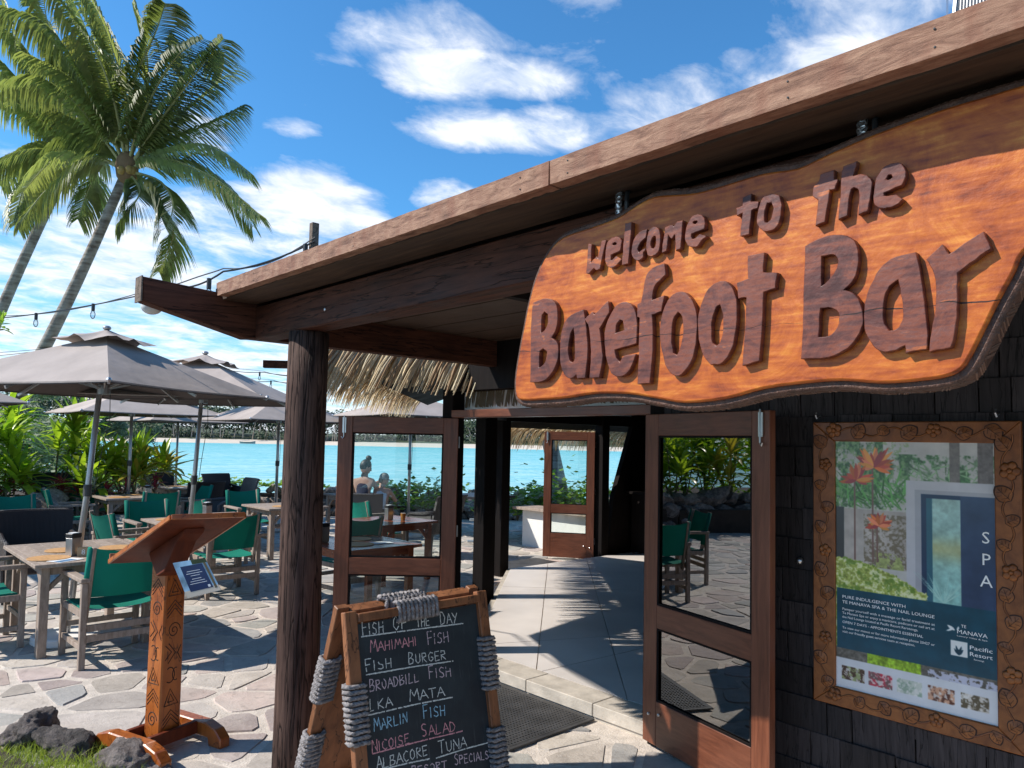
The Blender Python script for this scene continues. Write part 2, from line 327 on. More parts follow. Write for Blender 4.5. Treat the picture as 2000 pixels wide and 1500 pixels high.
def glass(name, refl=.16, tint=(.92, .96, .95)):
    m, t, b = mat(name); t.n.remove(b); tr = t.add('ShaderNodeBsdfTransparent'); tr.inputs[0].default_value = (*tint, 1); gl = t.add('ShaderNodeBsdfGlossy', i_Roughness=.01)
    fr = t.add('ShaderNodeFresnel', i_IOR=1.52); geo = t.add('ShaderNodeNewGeometry')
    f = t.math('ADD', t.math('MULTIPLY', fr.outputs[0], 1.0), refl, clamp=True); mx = t.add('ShaderNodeMixShader'); t.link(f, mx.inputs[0]); t.link(tr.outputs[0], mx.inputs[1]); t.link(gl.outputs[0], mx.inputs[2]); t.link(mx.outputs[0], t.n['Material Output'].inputs[0]); return m
M_GLASS = glass('door_glass', .0)
M_TGLASS = glass('tinted_door_glass', .26, (.35, .38, .37))
M_BULB = glass('clear_bulb_glass', .12)
def water():
    m, t, b = mat('lagoon_water'); t.n.remove(b); tc = t.add('ShaderNodeTexCoord'); mp = t.add('ShaderNodeMapping'); t.link(tc.outputs['Object'], mp.inputs[0]); mp.inputs['Rotation'].default_value = (0, 0, math.radians(43)); mp.inputs['Scale'].default_value = (.6, 1.6, 1)
    n = t.add('ShaderNodeTexNoise', i_Scale=1.6, i_Detail=7, i_Roughness=.6); t.link(mp.outputs[0], n.inputs['Vector'])
    n2 = t.add('ShaderNodeTexNoise', i_Scale=.09, i_Detail=5); t.link(mp.outputs[0], n2.inputs['Vector'])
    sep = t.add('ShaderNodeSeparateXYZ'); t.link(tc.outputs['Object'], sep.inputs[0])
    dist = t.math('ADD', t.math('MULTIPLY', sep.outputs[0], .682), t.math('MULTIPLY', sep.outputs[1], .731))
    f = t.math('ADD', t.math('DIVIDE', dist, 330.0), t.math('MULTIPLY', t.math('SUBTRACT', n2.outputs[0], .5), .5))
    c = t.ramp(f, [(.05, (.38, .62, .62)), (.25, (.22, .55, .58)), (.9, (.06, .41, .46))])
    rp = t.add('ShaderNodeTexNoise', i_Scale=.55, i_Detail=6, i_Roughness=.7); mpr = t.add('ShaderNodeMapping'); t.link(mp.outputs[0], mpr.inputs[0]); mpr.inputs['Scale'].default_value = (.35, 1.0, 1); t.link(mpr.outputs[0], rp.inputs['Vector'])
    c = t.mix(t.ramp(rp.outputs[0], [(.42, 0.0), (.60, .75)]), c, (.48, .70, .69)); c = t.mix(t.ramp(n.outputs[0], [(.40, .60), (.52, 0.0)]), c, (.05, .36, .44))
    df = t.add('ShaderNodeBsdfDiffuse'); t.link(c, df.inputs[0]); gl = t.add('ShaderNodeBsdfGlossy', i_Roughness=.12); bp = t.add('ShaderNodeBump', i_Strength=.6, i_Distance=.12); t.link(n.outputs[0], bp.inputs['Height']); t.link(bp.outputs[0], gl.inputs['Normal']); t.link(bp.outputs[0], df.inputs['Normal'])
    mx = t.add('ShaderNodeMixShader', i_0=.14); t.link(df.outputs[0], mx.inputs[1]); t.link(gl.outputs[0], mx.inputs[2]); t.link(mx.outputs[0], t.n['Material Output'].inputs[0]); return m
M_WATER = water()
M_SAND = simple('pale_beach_sand', (.62, .53, .42), .9, noise_amt=.06, nscale=.2)
M_SOIL = simple('dark_soil', (.05, .035, .025), .95, noise_amt=.3, bump=.5)
M_LAND = simple('island_undergrowth', (.06, .075, .03), .95, noise_amt=.3, nscale=.1)
def wicker(name, col):
    m, t, b = mat(name); tc = t.add('ShaderNodeTexCoord'); w = t.add('ShaderNodeTexWave', wave_type='BANDS', bands_direction='X', i_Scale=28, i_Distortion=.6); w2 = t.add('ShaderNodeTexWave', wave_type='BANDS', bands_direction='Z', i_Scale=34, i_Distortion=.5)
    for q in (w, w2): t.link(tc.outputs['Object'], q.inputs['Vector'])
    f = t.math('MULTIPLY', w.outputs['Fac'], w2.outputs['Fac']); t.link(t.ramp(f, [(.0, tuple(c*.5 for c in col)), (.8, tuple(c*1.25 for c in col))]), b.inputs['Base Color']); b.inputs['Roughness'].default_value = .5
    bp = t.add('ShaderNodeBump', i_Strength=.7, i_Distance=.008); t.link(f, bp.inputs['Height']); t.link(bp.outputs[0], b.inputs['Normal']); return m
M_WICK = wicker('dark_brown_wicker', (.03, .018, .016)); M_WICKG = wicker('grey_wicker', (.15, .13, .125)); M_WICKB = wicker('blue_grey_wicker', (.06, .075, .10))
def fascia():
    m, t, b = mat('rough_sawn_fascia'); tc = t.add('ShaderNodeTexCoord'); mp = t.add('ShaderNodeMapping'); t.link(tc.outputs['Object'], mp.inputs[0]); mp.inputs['Scale'].default_value = (6, 1.3, 6)
    n = t.add('ShaderNodeTexNoise', i_Scale=7, i_Detail=10, i_Roughness=.7, i_Distortion=.5); t.link(mp.outputs[0], n.inputs['Vector'])
    mp2 = t.add('ShaderNodeMapping'); t.link(tc.outputs['Object'], mp2.inputs[0]); mp2.inputs['Scale'].default_value = (5, 5, 1)
    n2 = t.add('ShaderNodeTexNoise', i_Scale=3.2, i_Detail=5); t.link(mp2.outputs[0], n2.inputs['Vector'])
    c = t.ramp(n.outputs[0], [(.32, (.10, .040, .022)), (.48, (.25, .125, .075)), (.66, (.38, .215, .135))]); c = t.mix(t.ramp(n2.outputs[0], [(.5, 0.0), (.68, .6)]), c, (.20, .075, .04))
    t.link(c, b.inputs['Base Color']); b.inputs['Roughness'].default_value = .8; bp = t.add('ShaderNodeBump', i_Strength=1.0, i_Distance=.006); t.link(n.outputs[0], bp.inputs['Height']); t.link(bp.outputs[0], b.inputs['Normal']); return m
M_FASC = fascia()
def signmat(name, stops, coat=.08):
    m, t, b = mat(name); tc = t.add('ShaderNodeTexCoord'); n = t.add('ShaderNodeTexNoise', i_Scale=6, i_Detail=9, i_Roughness=.68, i_Distortion=.9); t.link(tc.outputs['Object'], n.inputs['Vector'])
    mp = t.add('ShaderNodeMapping'); t.link(tc.outputs['Object'], mp.inputs[0]); mp.inputs['Scale'].default_value = (1, 3, 22); n2 = t.add('ShaderNodeTexNoise', i_Scale=4, i_Detail=6); t.link(mp.outputs[0], n2.inputs['Vector'])
    f = t.math('ADD', t.math('MULTIPLY', n.outputs[0], .60), t.math('MULTIPLY', n2.outputs[0], .40)); t.link(t.ramp(f, stops), b.inputs['Base Color']); b.inputs['Roughness'].default_value = .45; b.inputs['Specular IOR Level'].default_value = .3; b.inputs['Coat Weight'].default_value = coat; b.inputs['Coat Roughness'].default_value = .3
    n3 = t.add('ShaderNodeTexNoise', i_Scale=30, i_Detail=5); t.link(tc.outputs['Object'], n3.inputs['Vector'])
    bp = t.add('ShaderNodeBump', i_Strength=.35, i_Distance=.006); t.link(t.math('ADD', n3.outputs[0], n.outputs[0]), bp.inputs['Height']); t.link(bp.outputs[0], b.inputs['Normal']); return m
M_SIGN = signmat('mottled_orange_sign_wood', [(.34, (.15, .026, .008)), (.44, (.34, .068, .010)), (.54, (.48, .118, .014)), (.66, (.66, .24, .035))])
M_LETTER = signmat('red_brown_letter_wood', [(.38, (.06, .017, .013)), (.47, (.125, .038, .027)), (.53, (.20, .055, .028)), (.59, (.15, .055, .042)), (.65, (.45, .12, .03))])
M_EDGE = simple('dark_carved_edge', (.09, .040, .024), .6, noise_amt=.4, nscale=40, bump=.6, bscale=120)
M_GROOVE = simple('dark_carved_groove', (.035, .012, .006), .8, noise_amt=.2)
M_SLATE, _t, _b = mat('blackboard_slate'); _tc = _t.add('ShaderNodeTexCoord'); _mp = _t.add('ShaderNodeMapping'); _t.link(_tc.outputs['Object'], _mp.inputs[0]); _mp.inputs['Scale'].default_value = (60, 4, 4)
_n = _t.add('ShaderNodeTexNoise', i_Scale=1.6, i_Detail=6, i_Roughness=.7); _t.link(_mp.outputs[0], _n.inputs['Vector']); _n2 = _t.add('ShaderNodeTexNoise', i_Scale=6, i_Detail=6); _t.link(_tc.outputs['Object'], _n2.inputs['Vector'])
_c = _t.ramp(_n2.outputs[0], [(.35, (.008, .014, .02)), (.7, (.022, .034, .04))]); _t.link(_t.mix(_t.ramp(_n.outputs[0], [(.58, 0.0), (.72, .35)]), _c, (.13, .14, .14)), _b.inputs['Base Color']); _b.inputs['Roughness'].default_value = .6
M_FRAME = wood('carved_frame_wood', (.13, .038, .010), (.31, .108, .028), (3, 3, 3), 5, .45, .3, .0, .4, .1)
def ropemat():
    m, t, b = mat('grey_twisted_rope'); tc = t.add('ShaderNodeTexCoord'); n = t.add('ShaderNodeTexNoise', i_Scale=60, i_Detail=5); t.link(tc.outputs['Object'], n.inputs['Vector'])
    t.link(t.ramp(n.outputs[0], [(.3, (.12, .105, .10)), (.7, (.34, .31, .30))]), b.inputs['Base Color']); b.inputs['Roughness'].default_value = .9; return m
M_ROPE = ropemat()
LETTERS=[['w',[[(-1.478,2.36),(-1.464,2.357),(-1.468,2.3),(-1.454,2.309),(-1.445,2.315),(-1.439,2.309),(-1.426,2.359),(-1.409,2.358),(-1.431,2.274),(-1.445,2.273),(-1.455,2.281),(-1.473,2.268),(-1.485,2.269)]]],['e',[[(-1.404,2.349),(-1.39,2.358),(-1.373,2.361),(-1.358,2.356),(-1.349,2.345),(-1.354,2.316),(-1.389,2.309),(-1.389,2.294),(-1.382,2.295),(-1.369,2.302),(-1.348,2.289),(-1.359,2.282),(-1.374,2.272),(-1.391,2.271),(-1.405,2.281),(-1.411,2.298),(-1.41,2.324)],[(-1.384,2.342),(-1.376,2.345),(-1.368,2.34),(-1.372,2.336),(-1.382,2.338)]]],['l',[[(-1.337,2.393),(-1.314,2.392),(-1.321,2.312),(-1.325,2.273),(-1.348,2.273),(-1.345,2.312),(-1.341,2.357)]]],['c',[[(-1.288,2.356),(-1.276,2.36),(-1.259,2.36),(-1.264,2.336),(-1.276,2.331),(-1.285,2.323),(-1.291,2.311),(-1.287,2.3),(-1.267,2.308),(-1.263,2.302),(-1.272,2.296),(-1.272,2.282),(-1.285,2.276),(-1.299,2.279),(-1.31,2.291),(-1.313,2.307),(-1.309,2.331),(-1.3,2.347)]]],['o',[[(-1.25,2.358),(-1.237,2.363),(-1.226,2.36),(-1.217,2.35),(-1.214,2.329),(-1.215,2.303),(-1.222,2.287),(-1.234,2.281),(-1.248,2.281),(-1.258,2.291),(-1.261,2.307),(-1.26,2.33),(-1.256,2.348)],[(-1.236,2.336),(-1.229,2.334),(-1.228,2.32),(-1.231,2.305),(-1.238,2.301),(-1.244,2.306),(-1.246,2.318),(-1.242,2.33)]]],['m',[[(-1.198,2.353),(-1.175,2.356),(-1.169,2.351),(-1.158,2.362),(-1.141,2.361),(-1.143,2.337),(-1.146,2.29),(-1.153,2.284),(-1.163,2.282),(-1.165,2.328),(-1.176,2.316),(-1.187,2.331),(-1.193,2.286),(-1.209,2.283),(-1.204,2.319)]]],['e',[[(-1.124,2.351),(-1.113,2.364),(-1.099,2.368),(-1.085,2.365),(-1.074,2.355),(-1.071,2.344),(-1.073,2.325),(-1.113,2.318),(-1.112,2.309),(-1.107,2.303),(-1.087,2.313),(-1.08,2.31),(-1.068,2.305),(-1.07,2.301),(-1.082,2.294),(-1.094,2.282),(-1.109,2.282),(-1.123,2.289),(-1.132,2.304),(-1.133,2.32),(-1.13,2.338)],[(-1.109,2.35),(-1.103,2.352),(-1.095,2.35),(-1.095,2.346),(-1.101,2.343),(-1.107,2.345)]]],['t',[[(-0.963,2.382),(-0.938,2.387),(-0.94,2.367),(-0.918,2.364),(-0.92,2.347),(-0.938,2.345),(-0.944,2.285),(-0.969,2.284),(-0.963,2.343),(-0.978,2.34),(-0.98,2.36),(-0.963,2.362)]]],['o',[[(-0.916,2.354),(-0.906,2.371),(-0.885,2.374),(-0.865,2.365),(-0.858,2.341),(-0.863,2.303),(-0.875,2.286),(-0.899,2.283),(-0.916,2.295),(-0.923,2.316)],[(-0.895,2.353),(-0.884,2.353),(-0.879,2.336),(-0.885,2.314),(-0.895,2.304),(-0.903,2.312),(-0.902,2.335)]]],['t',[[(-0.762,2.392),(-0.729,2.394),(-0.731,2.373),(-0.721,2.37),(-0.728,2.349),(-0.741,2.349),(-0.751,2.277),(-0.775,2.271),(-0.768,2.334),(-0.781,2.344),(-0.779,2.365),(-0.768,2.375)]]],['h',[[(-0.709,2.397),(-0.678,2.401),(-0.687,2.369),(-0.669,2.369),(-0.652,2.358),(-0.646,2.343),(-0.651,2.304),(-0.656,2.281),(-0.677,2.277),(-0.674,2.312),(-0.676,2.333),(-0.685,2.342),(-0.694,2.334),(-0.701,2.28),(-0.721,2.276),(-0.716,2.329),(-0.714,2.374)]]],['e',[[(-0.638,2.35),(-0.623,2.37),(-0.605,2.376),(-0.588,2.372),(-0.577,2.356),(-0.576,2.339),(-0.584,2.323),(-0.621,2.315),(-0.621,2.309),(-0.611,2.305),(-0.597,2.306),(-0.582,2.291),(-0.596,2.281),(-0.615,2.279),(-0.63,2.282),(-0.641,2.293),(-0.643,2.312),(-0.641,2.332)],[(-0.617,2.344),(-0.611,2.353),(-0.605,2.351),(-0.603,2.344),(-0.611,2.341)]]],['b',[[(-1.714,2.207),(-1.67,2.215),(-1.639,2.211),(-1.609,2.189),(-1.602,2.155),(-1.607,2.112),(-1.627,2.086),(-1.6,2.064),(-1.596,2.031),(-1.605,1.998),(-1.63,1.967),(-1.663,1.949),(-1.719,1.947),(-1.721,2.055),(-1.72,2.153)],[(-1.672,2.163),(-1.659,2.172),(-1.645,2.162),(-1.644,2.135),(-1.657,2.113),(-1.675,2.105)],[(-1.679,2.047),(-1.662,2.053),(-1.645,2.042),(-1.648,2.02),(-1.661,2.002),(-1.681,1.993)]]],['a',[[(-1.572,2.128),(-1.544,2.148),(-1.495,2.159),(-1.486,2.128),(-1.479,2.081),(-1.475,2.035),(-1.482,1.95),(-1.515,1.95),(-1.519,1.963),(-1.537,1.952),(-1.562,1.958),(-1.582,1.987),(-1.589,2.03),(-1.587,2.082)],[(-1.546,2.088),(-1.534,2.107),(-1.529,2.081),(-1.527,2.049),(-1.526,2.012),(-1.535,2.001),(-1.548,2.009),(-1.555,2.042)]]],['r',[[(-1.489,2.13),(-1.459,2.148),(-1.45,2.14),(-1.398,2.174),(-1.392,2.14),(-1.429,2.095),(-1.422,2.054),(-1.416,2.013),(-1.418,1.986),(-1.429,1.948),(-1.467,1.949),(-1.462,1.998),(-1.463,2.044),(-1.47,2.099)]]],['e',[[(-1.384,2.139),(-1.359,2.16),(-1.331,2.163),(-1.307,2.147),(-1.293,2.115),(-1.29,2.081),(-1.292,2.038),(-1.371,2.027),(-1.365,2.005),(-1.352,1.989),(-1.335,2.007),(-1.294,2.008),(-1.305,1.983),(-1.32,1.959),(-1.347,1.947),(-1.375,1.953),(-1.392,1.976),(-1.404,2.012),(-1.41,2.066),(-1.403,2.105)],[(-1.369,2.075),(-1.366,2.097),(-1.353,2.113),(-1.342,2.11),(-1.336,2.081)]]],['f',[[(-1.291,2.15),(-1.278,2.154),(-1.27,2.19),(-1.261,2.227),(-1.24,2.247),(-1.2,2.253),(-1.194,2.221),(-1.214,2.207),(-1.232,2.193),(-1.24,2.156),(-1.199,2.163),(-1.208,2.121),(-1.239,2.114),(-1.235,2.059),(-1.237,1.996),(-1.244,1.923),(-1.287,1.923),(-1.284,1.999),(-1.282,2.11),(-1.29,2.115)]]],['o',[[(-1.203,2.118),(-1.179,2.156),(-1.15,2.168),(-1.122,2.155),(-1.103,2.126),(-1.094,2.085),(-1.097,2.022),(-1.111,1.975),(-1.139,1.944),(-1.162,1.94),(-1.187,1.959),(-1.202,2.002),(-1.213,2.056)],[(-1.169,2.093),(-1.154,2.112),(-1.14,2.098),(-1.137,2.057),(-1.144,2.018),(-1.156,1.996),(-1.168,2.003),(-1.174,2.045)]]],['o',[[(-1.08,2.127),(-1.062,2.161),(-1.035,2.177),(-1.009,2.175),(-0.988,2.151),(-0.977,2.111),(-0.979,2.057),(-0.987,2.012),(-1.004,1.979),(-1.025,1.963),(-1.052,1.963),(-1.074,1.988),(-1.088,2.033),(-1.091,2.085)],[(-1.048,2.08),(-1.037,2.11),(-1.026,2.117),(-1.017,2.089),(-1.017,2.046),(-1.026,2.016),(-1.037,2.011),(-1.048,2.025),(-1.05,2.053)]]],['t',[[(-0.948,2.231),(-0.902,2.232),(-0.907,2.182),(-0.87,2.176),(-0.874,2.138),(-0.905,2.133),(-0.908,2.059),(-0.915,1.963),(-0.962,1.954),(-0.954,2.051),(-0.951,2.126),(-0.973,2.126),(-0.978,2.166),(-0.947,2.172)]]],['b',[[(-0.799,2.229),(-0.768,2.24),(-0.733,2.242),(-0.702,2.234),(-0.682,2.215),(-0.676,2.186),(-0.679,2.15),(-0.693,2.124),(-0.71,2.11),(-0.69,2.103),(-0.673,2.078),(-0.667,2.047),(-0.67,2.02),(-0.687,1.991),(-0.71,1.973),(-0.744,1.96),(-0.81,1.961),(-0.806,2.027),(-0.803,2.115)],[(-0.76,2.198),(-0.733,2.196),(-0.723,2.184),(-0.725,2.164),(-0.737,2.145),(-0.761,2.127)],[(-0.763,2.077),(-0.737,2.073),(-0.723,2.063),(-0.72,2.046),(-0.727,2.022),(-0.744,2.01),(-0.768,2.009)]]],['a',[[(-0.644,2.127),(-0.625,2.154),(-0.597,2.169),(-0.558,2.171),(-0.549,2.126),(-0.543,2.08),(-0.539,2.032),(-0.536,1.991),(-0.538,1.963),(-0.579,1.958),(-0.58,1.974),(-0.598,1.966),(-0.623,1.963),(-0.645,1.978),(-0.661,2.009),(-0.665,2.046),(-0.66,2.089)],[(-0.622,2.081),(-0.61,2.106),(-0.593,2.118),(-0.588,2.086),(-0.584,2.053),(-0.586,2.028),(-0.598,2.011),(-0.613,2.009),(-0.624,2.035)]]],['r',[[(-0.538,2.153),(-0.506,2.179),(-0.494,2.156),(-0.467,2.173),(-0.431,2.192),(-0.42,2.154),(-0.446,2.137),(-0.479,2.115),(-0.48,2.072),(-0.481,2.026),(-0.487,1.98),(-0.493,1.962),(-0.533,1.957),(-0.529,2.0),(-0.521,2.046),(-0.52,2.093),(-0.526,2.129)]]]]
SIGN_OUTLINE=[(-1.803,1.906),(-1.809,1.963),(-1.795,2.041),(-1.772,2.136),(-1.749,2.22),(-1.715,2.303),(-1.663,2.372),(-1.6,2.407),(-1.496,2.415),(-1.384,2.424),(-1.307,2.447),(-1.252,2.457),(-1.199,2.45),(-1.114,2.436),(-1.027,2.436),(-0.917,2.439),(-0.828,2.429),(-0.758,2.442),(-0.662,2.458),(-0.574,2.467),(-0.502,2.473),(-0.431,2.474),(-0.363,2.475),(-0.3,2.469),(-0.261,2.425),(-0.247,2.361),(-0.252,2.293),(-0.276,2.23),(-0.317,2.179),(-0.368,2.143),(-0.386,2.104),(-0.413,2.051),(-0.436,2.001),(-0.46,1.95),(-0.479,1.919),(-0.508,1.905),(-0.558,1.899),(-0.638,1.897),(-0.723,1.907),(-0.815,1.905),(-0.915,1.896),(-1.024,1.874),(-1.142,1.867),(-1.227,1.88),(-1.337,1.898),(-1.466,1.903),(-1.572,1.894),(-1.686,1.891),(-1.772,1.892)]
# ------------------------------------------------------------------ ground, lagoon, far shore
sea = MB(); NS = 8; sea.add([(-3000, -3000, -1), (3000, -3000, -1), (3000, 3000, -1), (-3000, 3000, -1)], [(0, 1, 2, 3)])
struct(obj('lagoon_water', sea, M_WATER))
# patio slab in mortar, with flagstones
WALLPTS = [(-6, 12.2), (-1.5, 12.6), (1.4, 13.3), (3.0, 15.6), (4.6, 18.6), (7.9, 16.4), (10.6, 13.6), (13.6, 11.0), (18, 7.6)]
PATIO = [(-14, -10), (18, -10)]+[p for p in reversed(WALLPTS)]+[(-14, 12)]
pt = MB(); pt.prism([(x, y) for x, y in PATIO], -1.6, -.004); patio = struct(obj('patio', pt, M_MORTAR))
def inpoly(x, y, P):
    c = False; j = len(P)-1
    for i in range(len(P)):
        if (P[i][1] > y) != (P[j][1] > y) and x < (P[j][0]-P[i][0])*(y-P[i][1])/(P[j][1]-P[i][1])+P[i][0]: c = not c
        j = i
    return c
FLOOR = [(3.71, -6), (12, -6), (12, 7.24), (6.72, 7.24), (3.71, 4.50)]
def voronoi_stones(seed, sp=.31, gap=.040):
    r = rnd(seed); sites = {}
    X0, X1, Y0, Y1 = -7.5, 12.5, 1.0, 17.5
    nx, ny = int((X1-X0)/sp), int((Y1-Y0)/sp)
    for i in range(nx):
        for j in range(ny): sites[i, j] = (X0+(i+.5+r.uniform(-.46, .46))*sp, Y0+(j+.5+r.uniform(-.46, .46))*sp)
    for k in list(sites):                      # merged cells make the few large flags
        if r.random() < .24: sites.pop(k)
    out = []
    for (i, j), (sx, sy) in sites.items():
        poly = [(sx-.6, sy-.6), (sx+.6, sy-.6), (sx+.6, sy+.6), (sx-.6, sy+.6)]
        for a in range(-3, 4):
            for b in range(-3, 4):
                q = sites.get((i+a, j+b))
                if q is None or (a == 0 and b == 0): continue
                dx, dy = q[0]-sx, q[1]-sy; L = math.hypot(dx, dy); nx_, ny_ = dx/L, dy/L; lim = L/2-gap*.5
                if L > 1.7: continue
                new = []
                for u in range(len(poly)):
                    p, q2 = poly[u], poly[(u+1) % len(poly)]; dp = (p[0]-sx)*nx_+(p[1]-sy)*ny_-lim; dq = (q2[0]-sx)*nx_+(q2[1]-sy)*ny_-lim
                    if dp <= 0: new.append(p)
                    if dp*dq < 0: t = dp/(dp-dq); new.append((p[0]+(q2[0]-p[0])*t, p[1]+(q2[1]-p[1])*t))
                poly = new
                if len(poly) < 3: break
            if len(poly) < 3: break
        if len(poly) < 3: continue
        A = .5*abs(sum(poly[k][0]*poly[(k+1) % len(poly)][1]-poly[(k+1) % len(poly)][0]*poly[k][1] for k in range(len(poly))))
        if A < .006: continue
        out.append((sx, sy, poly))
    return out
FLAGCOL = [(.46, .40, .34), (.44, .385, .34), (.38, .36, .32), (.47, .37, .32), (.35, .335, .295), (.49, .43, .36), (.42, .34, .31), (.32, .305, .285)]
def flag(mb, sx, sy, poly, r):
    # clean vertices, knock the corners off unevenly
    P = []
    for k, p in enumerate(poly):
        q = poly[(k+1) % len(poly)]
        if math.hypot(q[0]-p[0], q[1]-p[1]) < .035: continue
        P.append(p)
    if len(P) < 3: return False
    Q = []
    for k, p in enumerate(P):
        a, b = P[k-1], P[(k+1) % len(P)]; c = r.uniform(.05, .20)
        j = lambda: r.uniform(-.006, .006); Q.append((p[0]+(a[0]-p[0])*c+j(), p[1]+(a[1]-p[1])*c+j())); Q.append((p[0]+(b[0]-p[0])*c+j(), p[1]+(b[1]-p[1])*c+j()))
    top = r.uniform(-.001, .005); tl = (r.uniform(-.014, .014), r.uniform(-.014, .014))
    c = r.choice(FLAGCOL); k = r.uniform(.82, 1.18); mb.col = tuple(min(.8, x*k) for x in c)
    n = len(Q); ins = .94; vs = [(x, y, -.014) for x, y in Q]+[(sx+(x-sx)*ins, sy+(y-sy)*ins, top+(x-sx)*tl[0]+(y-sy)*tl[1]) for x, y in Q]
    mb.add(vs, [(i, (i+1) % n, n+(i+1) % n, n+i) for i in range(n)]+[tuple(range(n, 2*n))]); return True
BED = [(-14, -10), (.2, -10), (.55, 3.0), (.95, 4.35), (.80, 4.95), (.3, 5.3), (-14, 5.5)]     # rockery with grass at the near left
def build_paving():
    r = rnd(5); S = [s for s in voronoi_stones(11) if inpoly(s[0], s[1], PATIO) and not inpoly(s[0]+.12, s[1], FLOOR) and not inpoly(s[0]+.1, s[1]-.1, FLOOR)]
    S = [s for s in S if not (s[0]+.12 > 3.71 and s[1] < 4.5)]
    def key(s):
        cz = Fh.x*s[0]+Fh.y*s[1]; cx = Rh.x*s[0]+Rh.y*s[1]
        vis = cz > 3.7 and abs(cx/cz) < .72 and not (s[0] > 3.3 and s[1] < 2.4)
        return (0 if vis else 1, cz if vis else abs(cx)+abs(cz))
    S.sort(key=key); n = 0; rest = MB()
    for s in S:
        if inpoly(s[0], s[1], BED): continue
        if n < 290:
            m = MB()
            if flag(m, *s, r): obj('flagstone', m, M_FLAG, patio, world=True); n += 1
        else: flag(rest, *s, r)
    stuff(obj('flagstones_beyond', rest, M_FLAG, patio, world=True))
build_paving()
soil = MB(); soil.prism(BED, -.012, .035); struct(obj('planting_bed', soil, M_SOIL))
# far shore: sand strip with wooded land behind, about 335 m off
def shore():
    m = MB(); n = 60; vs = []; r = rnd(3)
    for i in range(n+1):
        cx = -420+i*14; dz = 330+9*math.sin(i*.35)+5*math.sin(i*.9)+max(0, (i-30))*.9
        for k, (d, h) in enumerate(((0, -1.3), (5, -.5), (14, .3), (30, .9))): vs.append(CP(cx, dz+d, h))
    m.add(vs, [(i*4+k, (i+1)*4+k, (i+1)*4+k+1, i*4+k+1) for i in range(n) for k in range(3)]); struct(obj('far_beach', m, M_SAND, smooth=True))
    m = MB(); vs = []
    for i in range(n+1):
        cx = -420+i*14; dz = 330+9*math.sin(i*.35)+5*math.sin(i*.9)+max(0, (i-30))*.9
        hump = 1+max(0, (22-i))*.55
        for d, h in ((27, .9), (60, 3), (120, 4+hump*.8), (260, 5+hump), (800, 4)): vs.append(CP(cx*(1+d/1200), dz+d, h))
    m.add(vs, [(i*5+k, (i+1)*5+k, (i+1)*5+k+1, i*5+k+1) for i in range(n) for k in range(4)]); struct(obj('island_land', m, M_LAND, smooth=True))
    # wood on the island: one mass of leaf clumps
    m = MB()
    for i in range(680):
        cx = r.uniform(-300, 120); dz = 366+r.uniform(0, 46)+max(0, cx/14)*.9; g = 1.5; tall = 10.5+r.uniform(0, 3.5)+(3.0 if cx < -60 else 0)+max(0, -cx-130)*.05
        rad = r.uniform(3.2, 5.4)
        for k in range(56):
            th = r.uniform(0, 2*PI); ph = math.acos(r.uniform(-.75, 1)); q = rad*r.uniform(.7, 1.05)
            p = CP(cx+q*math.sin(ph)*math.cos(th), dz+q*math.sin(ph)*math.sin(th), g+tall-rad+q*.95*math.cos(ph)-r.uniform(0, 1)*(tall-rad)*.55*(k % 2))
            s = r.uniform(.5, 1.15); a = Vector((r.uniform(-1, 1), r.uniform(-1, 1), r.uniform(-.6, .6))).normalized()*s; b = a.orthogonal().normalized()*s*.7
            m.add([p-a, p-b*.9, p+a, p+b], [(0, 1, 2, 3)])
    for i in range(420):
        cx = r.uniform(-300, 120); dz = 360+r.uniform(0, 8)+max(0, cx/14)*.9; rad = r.uniform(1.2, 2.6); zz = 1+r.uniform(.6, 3.2)
        if noise.noise(Vector((cx*.05, 3, 1))) < -.12: continue
        for k in range(22):
            p = CP(cx, dz, zz)+Vector((r.gauss(0, 1), r.gauss(0, 1), r.gauss(0, .7)))*rad*.6; s = r.uniform(.4, .8); q = Vector((r.uniform(-1, 1), r.uniform(-1, 1), r.uniform(-.6, .6))).normalized()*s; w = q.orthogonal().normalized()*s*.7; m.add([p-q, p-w*.9, p+q, p+w], [(0, 1, 2, 3)])
    stuff(obj('far_wood', m, M_FOREST))
    tm = MB()
    for i in range(170):
        cx = r.uniform(-230, 80); dz = 361+r.uniform(0, 8)+max(0, cx/14)*.9; tm.tube([CP(cx, dz, 1), CP(cx+r.uniform(-1, 1), dz, 5), CP(cx+r.uniform(-2, 2), dz, 9)], [.28, .2, .12], 4, cap=False)
    stuff(obj('far_wood_trunks', tm, M_TRUNK))
shore()
# ------------------------------------------------------------------ bar building
bld = thing('bar_building', 'open beach bar building with dark timber beams, shingled wall and low thatched eaves', 'building', (3.7, 2.0, 0))
def part(name, mb, mat_, par=None, **kw): return obj(name, mb, mat_, par or bld, world=True, **kw)
